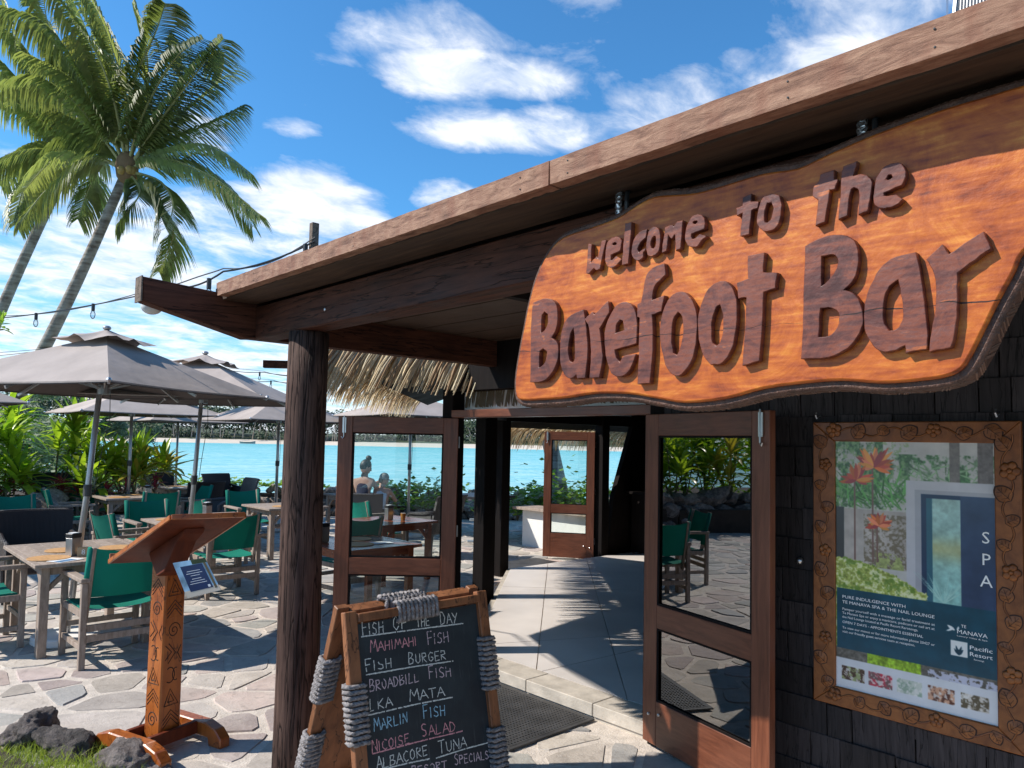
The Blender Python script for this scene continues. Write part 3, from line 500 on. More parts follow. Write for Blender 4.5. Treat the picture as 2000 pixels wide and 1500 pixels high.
# floor: step and concrete tiles
def split(P, p0, d):
    n = (-d[1], d[0]); A, B = [], []
    for k in range(len(P)):
        a, b = P[k], P[(k+1) % len(P)]; sa = (a[0]-p0[0])*n[0]+(a[1]-p0[1])*n[1]; sb = (b[0]-p0[0])*n[0]+(b[1]-p0[1])*n[1]
        if sa >= 0: A.append(a)
        if sa <= 0: B.append(a)
        if sa*sb < 0: t = sa/(sa-sb); q = (a[0]+(b[0]-a[0])*t, a[1]+(b[1]-a[1])*t); A.append(q); B.append(q)
    return [p for p in (A, B) if len(p) > 2]
def inset(P, g):
    c = (sum(p[0] for p in P)/len(P), sum(p[1] for p in P)/len(P)); out = []
    A = sum(P[k][0]*P[(k+1) % len(P)][1]-P[(k+1) % len(P)][0]*P[k][1] for k in range(len(P))); s = 1 if A > 0 else -1
    for k in range(len(P)):
        a, p, b = Vector(P[k-1]), Vector(P[k]), Vector(P[(k+1) % len(P)]); e1 = (p-a).normalized(); e2 = (b-p).normalized()
        n1 = Vector((-e1.y, e1.x))*s; n2 = Vector((-e2.y, e2.x))*s; m = n1+n2; L = max(.3, m.length_squared/2); out.append(tuple(p+m*(g/L)*.999))
    return out
slab = MB(); slab.prism([(x+.0, y) for x, y in FLOOR], -.009, .088); fl = struct(obj('interior_floor', slab, M_STEP))
polys = [[(3.93, -6), (12, -6), (12, 7.2), (6.74, 7.2), (3.93, 4.62)]]
for p0, d, lim in (((4.51, 4.44), (.73, .685), 9), ((5.09, 4.17), (.72, .69), 9), ((4.29, 4.54), (.90, -.43), 9), ((4.01, 3.83), (.996, -.085), 9), ((6.2, 6.0), (.7, -.71), 9), ((7.6, 6.4), (.7, -.71), 9), ((4.5, 2.4), (.99, .1), 9), ((8, 3), (.1, 1), 9), ((7, 1), (1, 0), 9)):
    nx = []
    for P in polys:
        sp = split(P, p0, d); nx += sp
    polys = nx
for P in polys:
    c = [p for k, p in enumerate(P) if math.hypot(p[0]-P[k-1][0], p[1]-P[k-1][1]) > .02]
    if len(c) < 3: continue
    ar = .5*abs(sum(c[k][0]*c[(k+1) % len(c)][1]-c[(k+1) % len(c)][0]*c[k][1] for k in range(len(c))))
    if ar < .03: continue
    m = MB(); m.prism(inset(c, .004), .086, .100); obj('floor_tile', m, M_TILE, fl, world=True)
y = -6.0; r = rnd(8)
while y < 4.6:
    L = r.uniform(.45, .62); e = min(y+L, 4.62)
    m = MB(); m.bb(3.695, 3.926, y+.003, e-.003, .02, .101+r.uniform(0, .001)); obj('step_stone', m, M_STEP, fl, world=True, bevel=.004); y = e
# posts and beams
def roundpost():
    m = MB(); pts = [(1.885+.004*math.sin(z*3), 3.62, z) for z in np.linspace(-.02, 2.313, 9)]
    m.tube(pts, [.112, .111, .110, .110, .108, .107, .106, .105, .104], 28)
    return part('porch_post', m, M_POST, smooth=True)
roundpost()
m = MB(); m.bb(1.8, 1.93, -3, 4.098, 2.315, 2.50); part('main_beam', m, M_BEAM, bevel=.006)
m = MB(); m.prism([(1.19, 2.575), (1.195, 2.447), (1.70, 2.325), (1.75, 2.312), (1.79, 2.316), (3.9, 2.316), (3.9, 2.55), (1.6, 2.55)], 4.10, 4.19, 'y'); part('end_beam', m, M_BEAMX, bevel=.004)
m = MB(); m.bb(1.182, 1.19, 4.095, 4.195, 2.445, 2.578); part('beam_end_cap', m, M_TEAKD)
for y0, y1 in ((-3, 1.517), (1.523, 4.03)):
    m = MB(); n = 90; L = y1-y0; rr = rnd(int(y1*10)); vs = []
    for i in range(n+1):
        yy = y0+L*i/n; a, b = rr.uniform(-.0016, .0016), rr.uniform(-.0016, .0016)
        vs += [(1.55+a, yy, 2.518+a), (1.55+b, yy, 2.591+b), (1.60, yy, 2.591+b), (1.60, yy, 2.518+a)]
    fs = [(i*4+k, i*4+(k+1) % 4, (i+1)*4+(k+1) % 4, (i+1)*4+k) for i in range(n) for k in range(4)]+[(0, 1, 2, 3), (n*4+3, n*4+2, n*4+1, n*4)]
    m.add(vs, fs); part('fascia_board', m, M_FASC)
for y in (3.55, 2.6, 1.62, 1.42, .75, .45):
    for z in (2.535, 2.572): m = MB(); m.ball((1.5485, y+.01*z, z), .0026, 6, 4, (.6, 1, 1)); part('nail', m, M_RUBBER)
m = MB(); m.ball((1.799, 3.30, 2.39), .008, 8, 5, (.5, 1, 1)); part('bolt', m, M_STEEL)
m = MB(); m.bb(1.601, 1.80, -3, 4.09, 2.512, 2.535); part('soffit_board', m, wood('soffit_wood', (.025, .014, .009), (.09, .052, .03), Y_G, 5, .7, .3))
for k in range(11):
    x0 = 1.935+k*.165; m = MB(); m.bb(x0+.003, x0+.162, -3, 4.095, 2.503+.002*(k % 2), 2.522); part('ceiling_board', m, M_CEIL)
m = MB(); m.bb(1.601, 3.9, -3, 4.19, 2.5365, 2.585)
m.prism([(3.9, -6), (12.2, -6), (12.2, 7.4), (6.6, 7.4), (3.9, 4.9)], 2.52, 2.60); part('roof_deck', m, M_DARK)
m = MB(); m.bar((1.60, 3.99, 2.585), (1.60, 4.10, 2.585), .06, .03); part('roof_trim', m, M_FASC)
# rafters across the porch behind the beam
for yy in (.2, 1.3, 2.4):
    m = MB(); m.bb(1.935, 3.66, yy, yy+.05, 2.40, 2.50); part('rafter', m, M_DARK)
# shingled wall
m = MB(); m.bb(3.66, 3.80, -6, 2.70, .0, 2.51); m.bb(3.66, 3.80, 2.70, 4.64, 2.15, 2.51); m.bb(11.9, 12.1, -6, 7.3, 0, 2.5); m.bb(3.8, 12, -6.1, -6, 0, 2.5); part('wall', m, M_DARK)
SHM = []
for k in range(7):
    r = rnd(k); w = .12+.026*k; m = MB(); m.box((0, 0, .1), (.013+.002*(k % 3), w-.005, .205), Matrix.Rotation(-.05, 3, 'Y')); SHM.append((w, m.mesh('shingle', M_SHING, bevel=.002)))
r = rnd(21)
for row in range(16):
    y = -.35+r.uniform(-.1, 0); z = .01+row*.155
    while y < 2.50:
        w, me = r.choice(SHM)
        if y+w > 2.58: w, me = SHM[0]
        if y+w > 2.62: break
        if not (1.0 < y < 1.4 and .65 < z < 1.55):
            o = link('shingle', me, bld); o.location = (3.645+r.uniform(-.004, .002)-3.7, y+w/2-2.0, z+r.uniform(-.006, .006)); o.rotation_euler = (r.uniform(-.012, .012), 0, 0)
        y += w
# posts of the entrance and the chamfered side, header, transom
for x, y, w in ((3.74, 4.70, .13), (5.30, 6.08, .17), (6.66, 7.30, .15), (8.72, 7.32, .16), (3.735, 2.735, .07)):
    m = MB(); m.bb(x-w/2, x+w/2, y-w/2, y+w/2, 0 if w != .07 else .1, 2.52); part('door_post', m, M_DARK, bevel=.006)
m = MB(); m.bb(3.665, 3.79, 2.70, 4.635, 1.94, 2.00); part('header_rail', m, M_DOORH, bevel=.004)
m = MB(); m.bb(3.80, 3.82, 2.70, 4.64, 2.0, 2.16); part('transom_board', m, M_WHITE)
m = MB(); r = rnd(4); m.col = (.16, .11, .06)
for i in range(60):
    y = 2.75+i*.031+r.uniform(-.01, .01); w = r.uniform(.006, .014); m.add([(3.79, y-w, 2.15), (3.785, y+w, 2.15), (3.77, y+w*.6+r.uniform(-.02, .02), 2.02+r.uniform(0, .06)), (3.775, y-w*.6, 2.02)], [(0, 1, 2, 3)])
stuff(part('transom_thatch', m, M_THATCH))
for a, b in (((3.74, 4.70), (5.30, 6.08)), ((5.30, 6.08), (6.66, 7.30)), ((6.66, 7.32), (8.72, 7.32)), ((8.72, 7.32), (12, 7.32))):
    m = MB(); m.bar((*a, 2.12), (*b, 2.12), .10, .16); part('header_beam', m, M_DARK)
m = MB(); m.prism([(8.82, 0), (8.96, .96), (9.32, 1.83), (9.6, 2.5), (12, 2.5), (12, 0)], 7.28, 7.36, 'y'); part('back_wall', m, M_DARK)
# white seaward servery wall with timber top
m = MB(); m.bb(8.92, 9.10, 7.5, 9.25, -.01, .62); part('white_low_wall', m, M_WHITE, bevel=.01)
m = MB(); m.bb(8.78, 9.30, 7.45, 9.36, .62, .665); part('counter_top', m, M_TEAK, bevel=.004)
m = MB(); m.bb(9.3, 11.8, 6.9, 7.2, 0.1, 1.0); part('bar_front', m, M_DARK); m = MB(); m.bb(9.2, 11.8, 6.75, 7.27, 1.0, 1.04); part('bar_top', m, M_DARK)
# roof skirts over the chamfered side and the seaward side, with thatch
def strand(m, p, dirv, fall, L, w, r, droop=1.0):
    """a folded dry leaf strip lying down the slope then hanging over the eave"""
    side = Vector((dirv.y, -dirv.x, 0)).normalized(); pts = []; p = Vector(p); n = 4
    c = r.choice([(.70, .55, .33), (.76, .62, .39), (.60, .45, .26), (.82, .70, .48), (.40, .25, .13), (.68, .54, .34)]); k = r.uniform(.7, 1.15); m.col = tuple(min(.9, x*k) for x in c)
    sway = r.uniform(-.16, .10)
    for i in range(n+1):
        t = i/n; q = p+dirv*(L*.85*math.sin(t*1.25))+fall*(L*t)+Vector((0, 0, -L*(.12*t+.72*droop*t*t)))+side*(sway*L*t)
        pts.append(q)
    vs = []
    for i, q in enumerate(pts):
        ww = w*(1-.75*(i/n)**2); vs += [q-side*ww, q+Vector((0, 0, ww*.9))+dirv*ww*.5, q+side*ww]
    m.add(vs, [(i*3+k, i*3+k+1, i*3+k+4, i*3+k+3) for i in range(n) for k in range(2)])
def thatch_row(name, a, b, out, zt, n, L, layers, seed, lean=None, wd=.011):
    a, b = Vector(a), Vector(b); out = Vector(out).normalized(); r = rnd(seed); m = MB()
    for l in range(layers):
        for i in range(n):
            t = (i+r.uniform(-.8, .8))/n; p = a.lerp(b, t)-out*(.09*l+r.uniform(0, .05))+Vector((0, 0, zt+.05*l+r.uniform(-.02, .03)))
            strand(m, p, out, Vector(lean or (0, 0, 0)), L*r.uniform(.86, 1.12), wd*r.uniform(.6, 1.4), r)
    return stuff(part(name, m, M_THATCH))
E0 = Vector((3.12, 5.34, 0)); E1 = Vector((4.12, 4.52, 0)); E2 = Vector((6.55, 8.95, 0))
m = MB(); m.add([(E0.x+.06, E0.y-.0, 2.31), (E1.x, E1.y, 2.33), (6.66, 7.30, 2.62), (E2.x, E2.y-.1, 2.28), (3.74, 4.70, 2.66), (4.3, 5.6, 2.62)], [(0, 1, 4, 5), (5, 4, 2), (0, 5, 2, 3)]); part('side_roof_slope', m, M_DARK)
lean = -(E1-E0).normalized()*.62
thatch_row('thatch_end_eave', E0, E1, Vector((-.5, -.86, 0)), 2.60, 120, .56, 5, 1, lean, .018)
thatch_row('thatch_side_eave', Vector((3.0, 5.45, 0)), E2, Vector((-.67, .74, 0)), 2.36, 230, .32, 2, 2, None, .014)
rz_ = lambda y: 1.79+.166*y
VP_ = [(1.62, 4.22), (1.80, 5.6), (2.08, 6.5), (3.3, 6.75), (4.3, 6.7), (3.9, 6.15), (2.5, 5.95), (2.5, 4.22)]; n_ = len(VP_)
m = MB(); m.add([(x, y, rz_(y)) for x, y in VP_]+[(x, y, rz_(y)+.03) for x, y in VP_], [tuple(range(n_-1, -1, -1)), tuple(range(n_, 2*n_))]+[(i, (i+1) % n_, n_+(i+1) % n_, n_+i) for i in range(n_)]); part('added_shade_roof', m, M_DARK)  # unseen slab added behind the end beam to shade the entrance floor
m = MB(); r = rnd(12)
for k in range(1):
    p0, p1 = Vector(VP_[k]), Vector(VP_[k+1]); L_ = (p1-p0).length; nn_ = Vector((-(p1-p0).y, (p1-p0).x, 0)).normalized()
    for i in range(int(L_/.009)):
        q_ = p0.lerp(p1, r.random()*.36); strand(m, Vector((q_.x, q_.y, rz_(q_.y)+.03))-nn_*.03, nn_, Vector((0, 0, .0)), r.uniform(.05, .17), .011, r, .30)
stuff(part('added_shade_fringe', m, M_THATCH))  # unseen strands added on the slab edge to cast streaks on the step
m = MB(); m.bar((2.60, 5.74, 2.345), (3.75, 4.98, 2.36), .06, .06); part('eave_rafter', m, M_BEAM, bevel=.003)
m = MB(); m.add([(8.15, 7.38, 2.55), (12.2, 7.38, 2.55), (12.2, 9.0, 2.0), (8.15, 9.0, 2.0)], [(0, 1, 2, 3)]); part('seaward_roof_slope', m, M_DARK)
thatch_row('thatch_seaward_eave', (8.15, 9.05, 0), (12, 9.05, 0), (0, 1, 0), 1.99, 150, .42, 2, 6, None, .013)

# doors ------------------------------------------------------------
def make_door(hx, hy, fx, fy, W=.95, z0=.035, H=1.90, tint=M_GLASS, solid=False, boltside=1):
    ang = math.atan2(fy-hy, fx-hx); m = MB(); d = None
    T = .042; S = .115; zr = [(z0, z0+(.25 if not solid else .36)), (.70, .83), (z0+H-.125, z0+H)]
    e = D.objects.new('glazed_door', None); COL.objects.link(e); e.parent = bld; e.matrix_parent_inverse = Matrix.Translation((-3.7, -2, 0)); e.location = (hx, hy, 0); e.rotation_euler = (0, 0, ang)
    for x0 in (0, W-S): obj('stile', MB().bb(x0, x0+S, -T/2, T/2, z0, z0+H), M_DOOR, e, bevel=.003)
    for k, (a, b) in enumerate(zr): obj('rail', MB().bb(S+.0005, W-S-.0005, -T/2+.001, T/2-.001, a, b), M_DOORH, e, bevel=.003)
    for a, b in ((zr[0][1], zr[1][0]), (zr[1][1], zr[2][0])):
        obj('pane', MB().bb(S-.005, W-S+.005, -.003, .003, a-.005, b+.005), tint, e)
        q = MB(); s = .012
        for y in (-T/2+.008, T/2-.008):
            q.bb(S, S+s, y-.004, y+.004, a, b); q.bb(W-S-s, W-S, y-.004, y+.004, a, b); q.bb(S+s, W-S-s, y-.004, y+.004, a, a+s); q.bb(S+s, W-S-s, y-.004, y+.004, b-s, b)
        obj('glazing_bead', q, M_DARK, e)
    y = boltside*(T/2+.006); b = MB(); x = W-.05
    b.bb(x-.014, x+.014, y-.004, y+.004, z0+H-.13, z0+H-.01); b.tube([(x, y*1.25, z0+H-.16), (x, y*1.25, z0+H+.005)], .005, 6); b.tube([(x, y*1.25, z0+H-.16), (x+.012, y*1.3, z0+H-.175), (x+.02, y*1.4, z0+H-.16)], .004, 6)
    obj('slide_bolt', b, M_STEEL, e)
    for hz in (.25, 1.0, 1.7): obj('hinge', MB().tube([(-.004, -y, hz), (-.004, -y, hz+.09)], .008, 8), M_STEEL, e)
    for sx, sz in ((W-.02-S/2, .2), (.15, .22)): obj('screw_eye', MB().ball((sx if sx < .5 else .06, y*.98, sz), .009, 8, 5), M_STEEL, e)
    return e
dR = make_door(3.640, 2.70, 3.405, 1.79, tint=M_TGLASS, boltside=-1); dL = make_door(3.715, 4.60, 3.0, 5.26, boltside=1); dF = make_door(8.60, 7.36, 8.18, 8.02, W=.78, solid=True)
tag_l = {dR: 'right hand door folded back on the shingle wall, its glass mirroring the patio', dL: 'left hand door standing open in front of the sea', dF: 'far door on the seaward side with a solid bottom panel'}
for o, l in tag_l.items(): o['label'] = l
# ------------------------------------------------------------------ carved sign
sign = thing('carved_sign', 'big orange carved wooden welcome sign with raised red brown letters under the eave', 'sign', (1.74, 1.0, 1.9))
def smooth_loop(P, it=1, ang=50):
    for _ in range(it):
        out = []; n = len(P)
        for k in range(n):
            a, b, c, d = (Vector(P[(k+j) % n]) for j in (-1, 0, 1, 2))
            def turn(u, v, w):
                e, f = (v-u), (w-v)
                return abs(math.degrees(e.angle(f))) if e.length > 1e-9 and f.length > 1e-9 else 0
            t1 = (c-a)*.5 if turn(a, b, c) < ang else (c-b); t2 = (d-b)*.5 if turn(b, c, d) < ang else (c-b)
            out.append(tuple(b))
            for s in (.33, .67):
                h = s*s*(3-2*s); q = b*(1-h)+c*h+t1*(s**3-2*s*s+s)+t2*(s**3-s*s); out.append(tuple(q))
        P = out
    return P
def plate(name, loops, x_front, x_back, mat_, par, bev=.004, smooth=True, ang=50):
    cu = D.curves.new(name, 'CURVE'); cu.dimensions = '2D'; cu.fill_mode = 'BOTH'; cu.extrude = max(.0005, (x_back-x_front)/2-bev); cu.bevel_depth = bev; cu.bevel_resolution = 1; cu.offset = -bev
    for P in loops:
        P = smooth_loop(P, 1, ang) if smooth else P
        sp = cu.splines.new('POLY'); sp.points.add(len(P)-1)
        for i, (a, b) in enumerate(P): sp.points[i].co = (a, b, 0, 1)
        sp.use_cyclic_u = True
    o = D.objects.new('tmp', cu); COL.objects.link(o); dg = bpy.context.evaluated_depsgraph_get(); me = D.meshes.new_from_object(o.evaluated_get(dg)); D.objects.remove(o); D.curves.remove(cu)
    xm = (x_front+x_back)/2; me.transform(Matrix(((0, 0, -1, xm), (-1, 0, 0, 0), (0, 1, 0, 0), (0, 0, 0, 1)))); me.name = name; me.materials.clear(); me.materials.append(mat_)
    return link(name, me, par, True)
def addcrack(m):
    t = NT(m.node_tree); b = t.n['Principled BSDF']; src = b.inputs['Base Color'].links[0].from_socket; tc = t.add('ShaderNodeTexCoord'); n = t.add('ShaderNodeTexNoise', i_Scale=5, i_Detail=4); t.link(tc.outputs['Object'], n.inputs['Vector'])
    sp = t.add('ShaderNodeSeparateXYZ'); t.link(tc.outputs['Object'], sp.inputs[0]); z = t.math('ADD', sp.outputs[2], t.math('MULTIPLY', t.math('SUBTRACT', n.outputs[0], .5), .05))
    w = t.add('ShaderNodeTexNoise', i_Scale=9, i_Detail=2); t.link(tc.outputs['Object'], w.inputs['Vector']); wd = t.ramp(w.outputs[0], [(.42, .0003), (.6, .0016)])
    f = t.math('LESS_THAN', t.math('ABSOLUTE', t.math('SUBTRACT', z, 2.056)), wd); t.link(t.mix(f, src, (.03, .01, .006)), b.inputs['Base Color'])
addcrack(M_SIGN); addcrack(M_LETTER)
def offset_loop(P, g):
    out = []; n = len(P)
    for k in range(n):
        a, b = Vector(P[k-1]), Vector(P[(k+1) % n]); e = (b-a).normalized(); out.append((P[k][0]+e.y*g, P[k][1]-e.x*g))
    return out
A_ = sum(SIGN_OUTLINE[k][0]*SIGN_OUTLINE[(k+1) % len(SIGN_OUTLINE)][1]-SIGN_OUTLINE[(k+1) % len(SIGN_OUTLINE)][0]*SIGN_OUTLINE[k][1] for k in range(len(SIGN_OUTLINE))); sg_ = 1 if A_ > 0 else -1
OUT2 = offset_loop(SIGN_OUTLINE, .020*sg_)
plate('sign_board', [SIGN_OUTLINE], 1.700, 1.730, M_SIGN, sign, .006, ang=80)
plate('carved_rim', [OUT2], 1.712, 1.775, M_EDGE, sign, .008, ang=80)
def notches():
    m = MB(); P = smooth_loop(OUT2, 1, 80); r = rnd(2); acc = 0; k = 0
    for i in range(len(P)):
        a, b = Vector(P[i-1]), Vector(P[i]); L = (b-a).length; e = (b-a)/max(L, 1e-6); nrm = Vector((e.y, -e.x))*sg_; acc += L
        while acc > .0085:
            acc -= .0085; k += 1; c = a.lerp(b, r.random())+nrm*.0005; s = 1 if (k//5) % 2 else -1
            u = e*.007*s; p1 = c-u; p2 = c+u
            m.bar((1.722, -p1.x, p1.y), (1.762, -p2.x, p2.y), .0028, .0028)
    stuff(obj('carved_notches', m, simple('notch_wood', (.16, .085, .055), .6), sign, world=True))
notches()
rl = rnd(44)
for nm, loops in LETTERS:
    LP = []
    for P in loops:
        Q = []
        for k, p in enumerate(smooth_loop(P, 1, 48)): Q.append((p[0]+rl.uniform(-.0009, .0009), p[1]+rl.uniform(-.0009, .0009)))
        LP.append(Q)
    plate('letter', LP, 1.682, 1.7015, M_LETTER, sign, .0016, smooth=False)
for yy in (1.387, .673):
    for dy in (-.014, .014):
        m = MB(); m.tube([(1.735, yy+dy, 2.445), (1.73, yy+dy*1.2, 2.475), (1.735, yy+dy, 2.505), (1.745, yy+dy, 2.513)], .007, 8); obj('hanging_chain', m, M_STEEL if dy > 0 else M_BLACK, sign, world=True)
    for dz in (2.455, 2.472, 2.489, 2.503):
        m = MB(); m.tube([(1.728+.006*math.cos(a), yy+.012+.010*math.sin(a), dz+.012*math.cos(a)) for a in np.linspace(0, 2*PI, 9)], .0035, 5); obj('chain_link', m, M_STEEL, sign, world=True)
# ------------------------------------------------------------------ poster
FX, FY0, FY1, FZ0, FZ1 = 3.600, .802, 1.672, .535, 1.882
PY0, PY1, PZ0, PZ1 = .898, 1.565, .625, 1.789
pf = thing('carved_picture_frame', 'carved wooden frame with leafy vines holding the spa poster on the shingle wall', 'picture frame', (3.60, (FY0+FY1)/2, FZ0))
def rail(poly):
    m = MB(); n = 4; a = [(3.632, -p[0] if False else p[0], p[1]) for p in poly]; b = [(FX+.0, p[0], p[1]) for p in poly]
    m.add(a+b, [(3, 2, 1, 0), (4, 5, 6, 7)]+[(i, (i+1) % 4, 4+(i+1) % 4, 4+i) for i in range(4)]); return obj('frame_rail', m, M_FRAME, pf, world=True, bevel=.004)
rail([(FY0, FZ0), (FY1, FZ0), (PY1, PZ0), (PY0, PZ0)]); rail([(FY0, FZ1), (PY0, PZ1), (PY1, PZ1), (FY1, FZ1)])
rail([(FY0, FZ0), (PY0, PZ0), (PY0, PZ1), (FY0, FZ1)]); rail([(FY1, FZ0), (FY1, FZ1), (PY1, PZ1), (PY1, PZ0)])
def leafshape(n=10):
    P = []
    for i in range(n+1):
        t = i/n; P.append((.5*math.sin(PI*t)**.8*(1-.25*t)+.03*math.sin(9*t), t-.35))
    return P+[(-a, b) for a, b in reversed(P[1:-1])]
LS = leafshape()
def carved():
    lm = MB(); s = .062; n = len(LS); vs = [(0, a*s, b*s) for a, b in LS]+[(-.005, 0, b*s*.7) for a, b in LS]; lm.add([(0, a*s, b*s) for a, b in LS]+[(-.0055, 0, .1*s)], [(i, (i+1) % n, n) for i in range(n)]); leaf = lm.mesh('carved_leaf', M_FRAME)
    dm = MB(); dm.add([(0, a*s*1.16, b*s*1.16) for a, b in LS], [tuple(range(n))])
    for a, b in ((.35, .25), (-.35, .25), (.28, .0), (-.28, .0), (.2, .45), (-.2, .45)): dm.bar((-.0045, 0, (b-.18)*s), (-.0022, a*s, b*s), .0012, .0012)
    dm.bar((-.0062, 0, -.3*s), (-.0052, 0, .55*s), .0014, .0014); dark = dm.mesh('leaf_cut', M_GROOVE)
    fm = MB()
    for k in range(5): a = k*2*PI/5; fm.ball((-.002, math.cos(a)*.020, math.sin(a)*.020), .016, 7, 4, (.35, 1, 1))
    fm.ball((-.006, 0, 0), .009, 7, 4, (.6, 1, 1)); flo = fm.mesh('carved_flower', M_FRAME, smooth=True)
    fd = MB()
    for k in range(5): a = k*2*PI/5; fd.ball((.001, math.cos(a)*.020, math.sin(a)*.020), .0185, 7, 4, (.10, 1, 1))
    fdm = fd.mesh('flower_cut', M_GROOVE)
    r = rnd(9)
    tracks = [((FY0+.048, FZ0+.05), (FY0+.048, FZ1-.05)), ((FY1-.053, FZ0+.05), (FY1-.053, FZ1-.05)), ((FY0+.05, FZ0+.045), (FY1-.05, FZ0+.045)), ((FY0+.05, FZ1-.047), (FY1-.05, FZ1-.047))]
    cz = pf.location
    for a, b in tracks:
        a, b = Vector(a), Vector(b); L = (b-a).length; e = (b-a)/L; nn = Vector((-e.y, e.x)); k = int(L/.098); pts = []
        for i in range(int(L/.01)+1):
            t = i*.01; pts.append(a+e*t+nn*.020*math.sin(t*2*PI/.196))
        v = MB(); v.tube([(FX-.0005, p.x, p.y) for p in pts], .0032, 5); obj('carved_vine', v, M_FRAME, pf, world=True)
        v = MB()
        for sgn in (-1, 1): v.tube([(FX-.0002, p.x+nn.x*.004*sgn, p.y+nn.y*.004*sgn) for p in pts], .0011, 4)
        obj('vine_cut', v, M_GROOVE, pf, world=True)
        for i in range(k):
            t = (i+.5)/k*L; s = 1 if i % 2 else -1; p = a+e*t-nn*.008*s
            isf = i % 4 == 2; ro = math.atan2(-e.x, e.y)+r.uniform(-.5, .5)+(.8*s)
            o = link('carved_flower' if isf else 'carved_leaf', flo if isf else leaf, pf); o.location = (FX-.0012-cz.x, p.x-cz.y, p.y-cz.z); o.rotation_euler = (-ro+PI*0, 0, 0); sc = r.uniform(.85, 1.2); o.scale = (1, sc, sc)
            o2 = link('flower_cut' if isf else 'leaf_cut', fdm if isf else dark, pf); o2.location = (FX-.0008-cz.x, p.x-cz.y, p.y-cz.z); o2.rotation_euler = o.rotation_euler; o2.scale = o.scale
carved()
def poster_image():
    Wp, Hp = 420, 732; r = np.random.default_rng(4); U, V = np.meshgrid((np.arange(Wp)+.5)/Wp, (np.arange(Hp)+.5)/Hp)   # V down
    def vn(sx, sy, seed, octv=4):
        g = np.random.default_rng(seed); out = np.zeros((Hp, Wp)); amp = 1; tot = 0
        for o in range(octv):
            a, b = int(sx*2**o)+2, int(sy*2**o)+2; G = g.random((b+1, a+1)); x = U*(a-1); y = V*(b-1); xi = x.astype(int); yi = y.astype(int); fx = x-xi; fy = y-yi; fx = fx*fx*(3-2*fx); fy = fy*fy*(3-2*fy)
            out += amp*((G[yi, xi]*(1-fx)+G[yi, xi+1]*fx)*(1-fy)+(G[yi+1, xi]*(1-fx)+G[yi+1, xi+1]*fx)*fy); tot += amp; amp *= .6
        return out/tot
    I = np.zeros((Hp, Wp, 3)); n1 = vn(8, 14, 1); n2 = vn(30, 50, 2); n3 = vn(60, 100, 3, 3)
    c = lambda *a: np.array(a)/255.
    def put(mask, col, soft=None):
        m = (mask*1.0)[..., None] if soft is None else soft[..., None]; I[:] = (I*(1-m)+col*m)
    I[:] = c(196, 192, 186)+(n1[..., None]-.5)*.12
    fol = (n2 > .5) & (((U < .33) & (V < .27)) | ((V > .05) & (V < .26) & (n1 > .42)))
    reg = (((U < .33) & (V < .27)) | ((V > .05) & (V < .26)))*1.0; put(None, (c(62, 108, 58)*(.45+1.1*n3[..., None])).clip(0, 1), soft=reg*((n2*.5+n1*.5-.44)*9).clip(0, .9)); put(None, c(136, 164, 110), soft=((V < .28) & (U < .5))*((n3-.52)*6).clip(0, .7))
    def blade(x0, y0, ang, L, w, col):
        x1, y1 = x0+L*math.cos(ang), y0+L*math.sin(ang)*Wp/Hp; t = ((U-x0)*(x1-x0)+(V-y0)*(y1-y0)*(Hp/Wp)**2)/(((x1-x0)**2+((y1-y0)*Hp/Wp)**2)+1e-9); tt = t.clip(0, 1)
        d = np.hypot(U-(x0+(x1-x0)*tt), (V-(y0+(y1-y0)*tt))*Hp/Wp); put((d < w*np.sin(np.pi*(tt*.9+.08))) & (t > 0) & (t < 1), col)
    for k in range(60): blade(r.uniform(0, .5), r.uniform(.18, .27), -r.uniform(.2, 2.9), r.uniform(.08, .2), .006, c(*(r.uniform(.7, 1.3)*np.array((84, 138, 70))).clip(0, 255)))
    for k in range(40): blade(r.uniform(.5, 1), r.uniform(.1, .16), -r.uniform(.2, 2.9), r.uniform(.06, .16), .005, c(*(r.uniform(.7, 1.2)*np.array((130, 160, 120))).clip(0, 255)))
    put((U > .74) & (U < .80) & (V < .15), c(120, 112, 106)*(.8+.4*n3[..., None])); put((U > .90) & (U < .985) & (V < .16), c(112, 102, 98)*(.75+.5*n3[..., None]))
    put((U > .0) & (U < .5) & (V > .275) & (V < .5), c(176, 166, 158)+(n1[..., None]-.5)*.2); put(None, c(112, 100, 78), soft=((U > .2) & (U < .48) & (V > .29) & (V < .5))*((n3-.40)*5).clip(0, .85)); put((U < .065) & (V > .27) & (V < .52), c(58, 60, 62))
    put((U > .475) & (V > .15), c(196, 194, 198)); put((U > .53) & (V > .185), c(170, 170, 176)); put((U > .57) & (V > .20), c(36, 58, 88)); put((U > .60) & (V > .215), c(50, 100, 118))
    g = (c(176, 198, 190)*(1-V[..., None])+c(120, 190, 182)*V[..., None])*(.8+.4*n2[..., None])
    put((U > .635) & (U < .80) & (V > .215), g); put((U > .635) & (U < .80) & (V > .34) & (V < .46), (c(190, 178, 110)*(.8+.4*n1[..., None])).clip(0, 1), soft=((U > .635) & (U < .80))*np.exp(-((V-.40)/.04)**2)*.6)
    put((U > .80) & (V > .20), c(50, 68, 98)*(.9+.25*n1[..., None])); put((U > .805) & (U < .812) & (V > .2), c(34, 46, 72))
    for k in range(26): blade(.70, .60, -r.uniform(.5, 2.6), r.uniform(.08, .26), .0016, c(176, 218, 206)) if r.random() < .9 else None
    put((U > .80) & (V > .20), c(50, 68, 98)*(.9+.25*n1[..., None]))
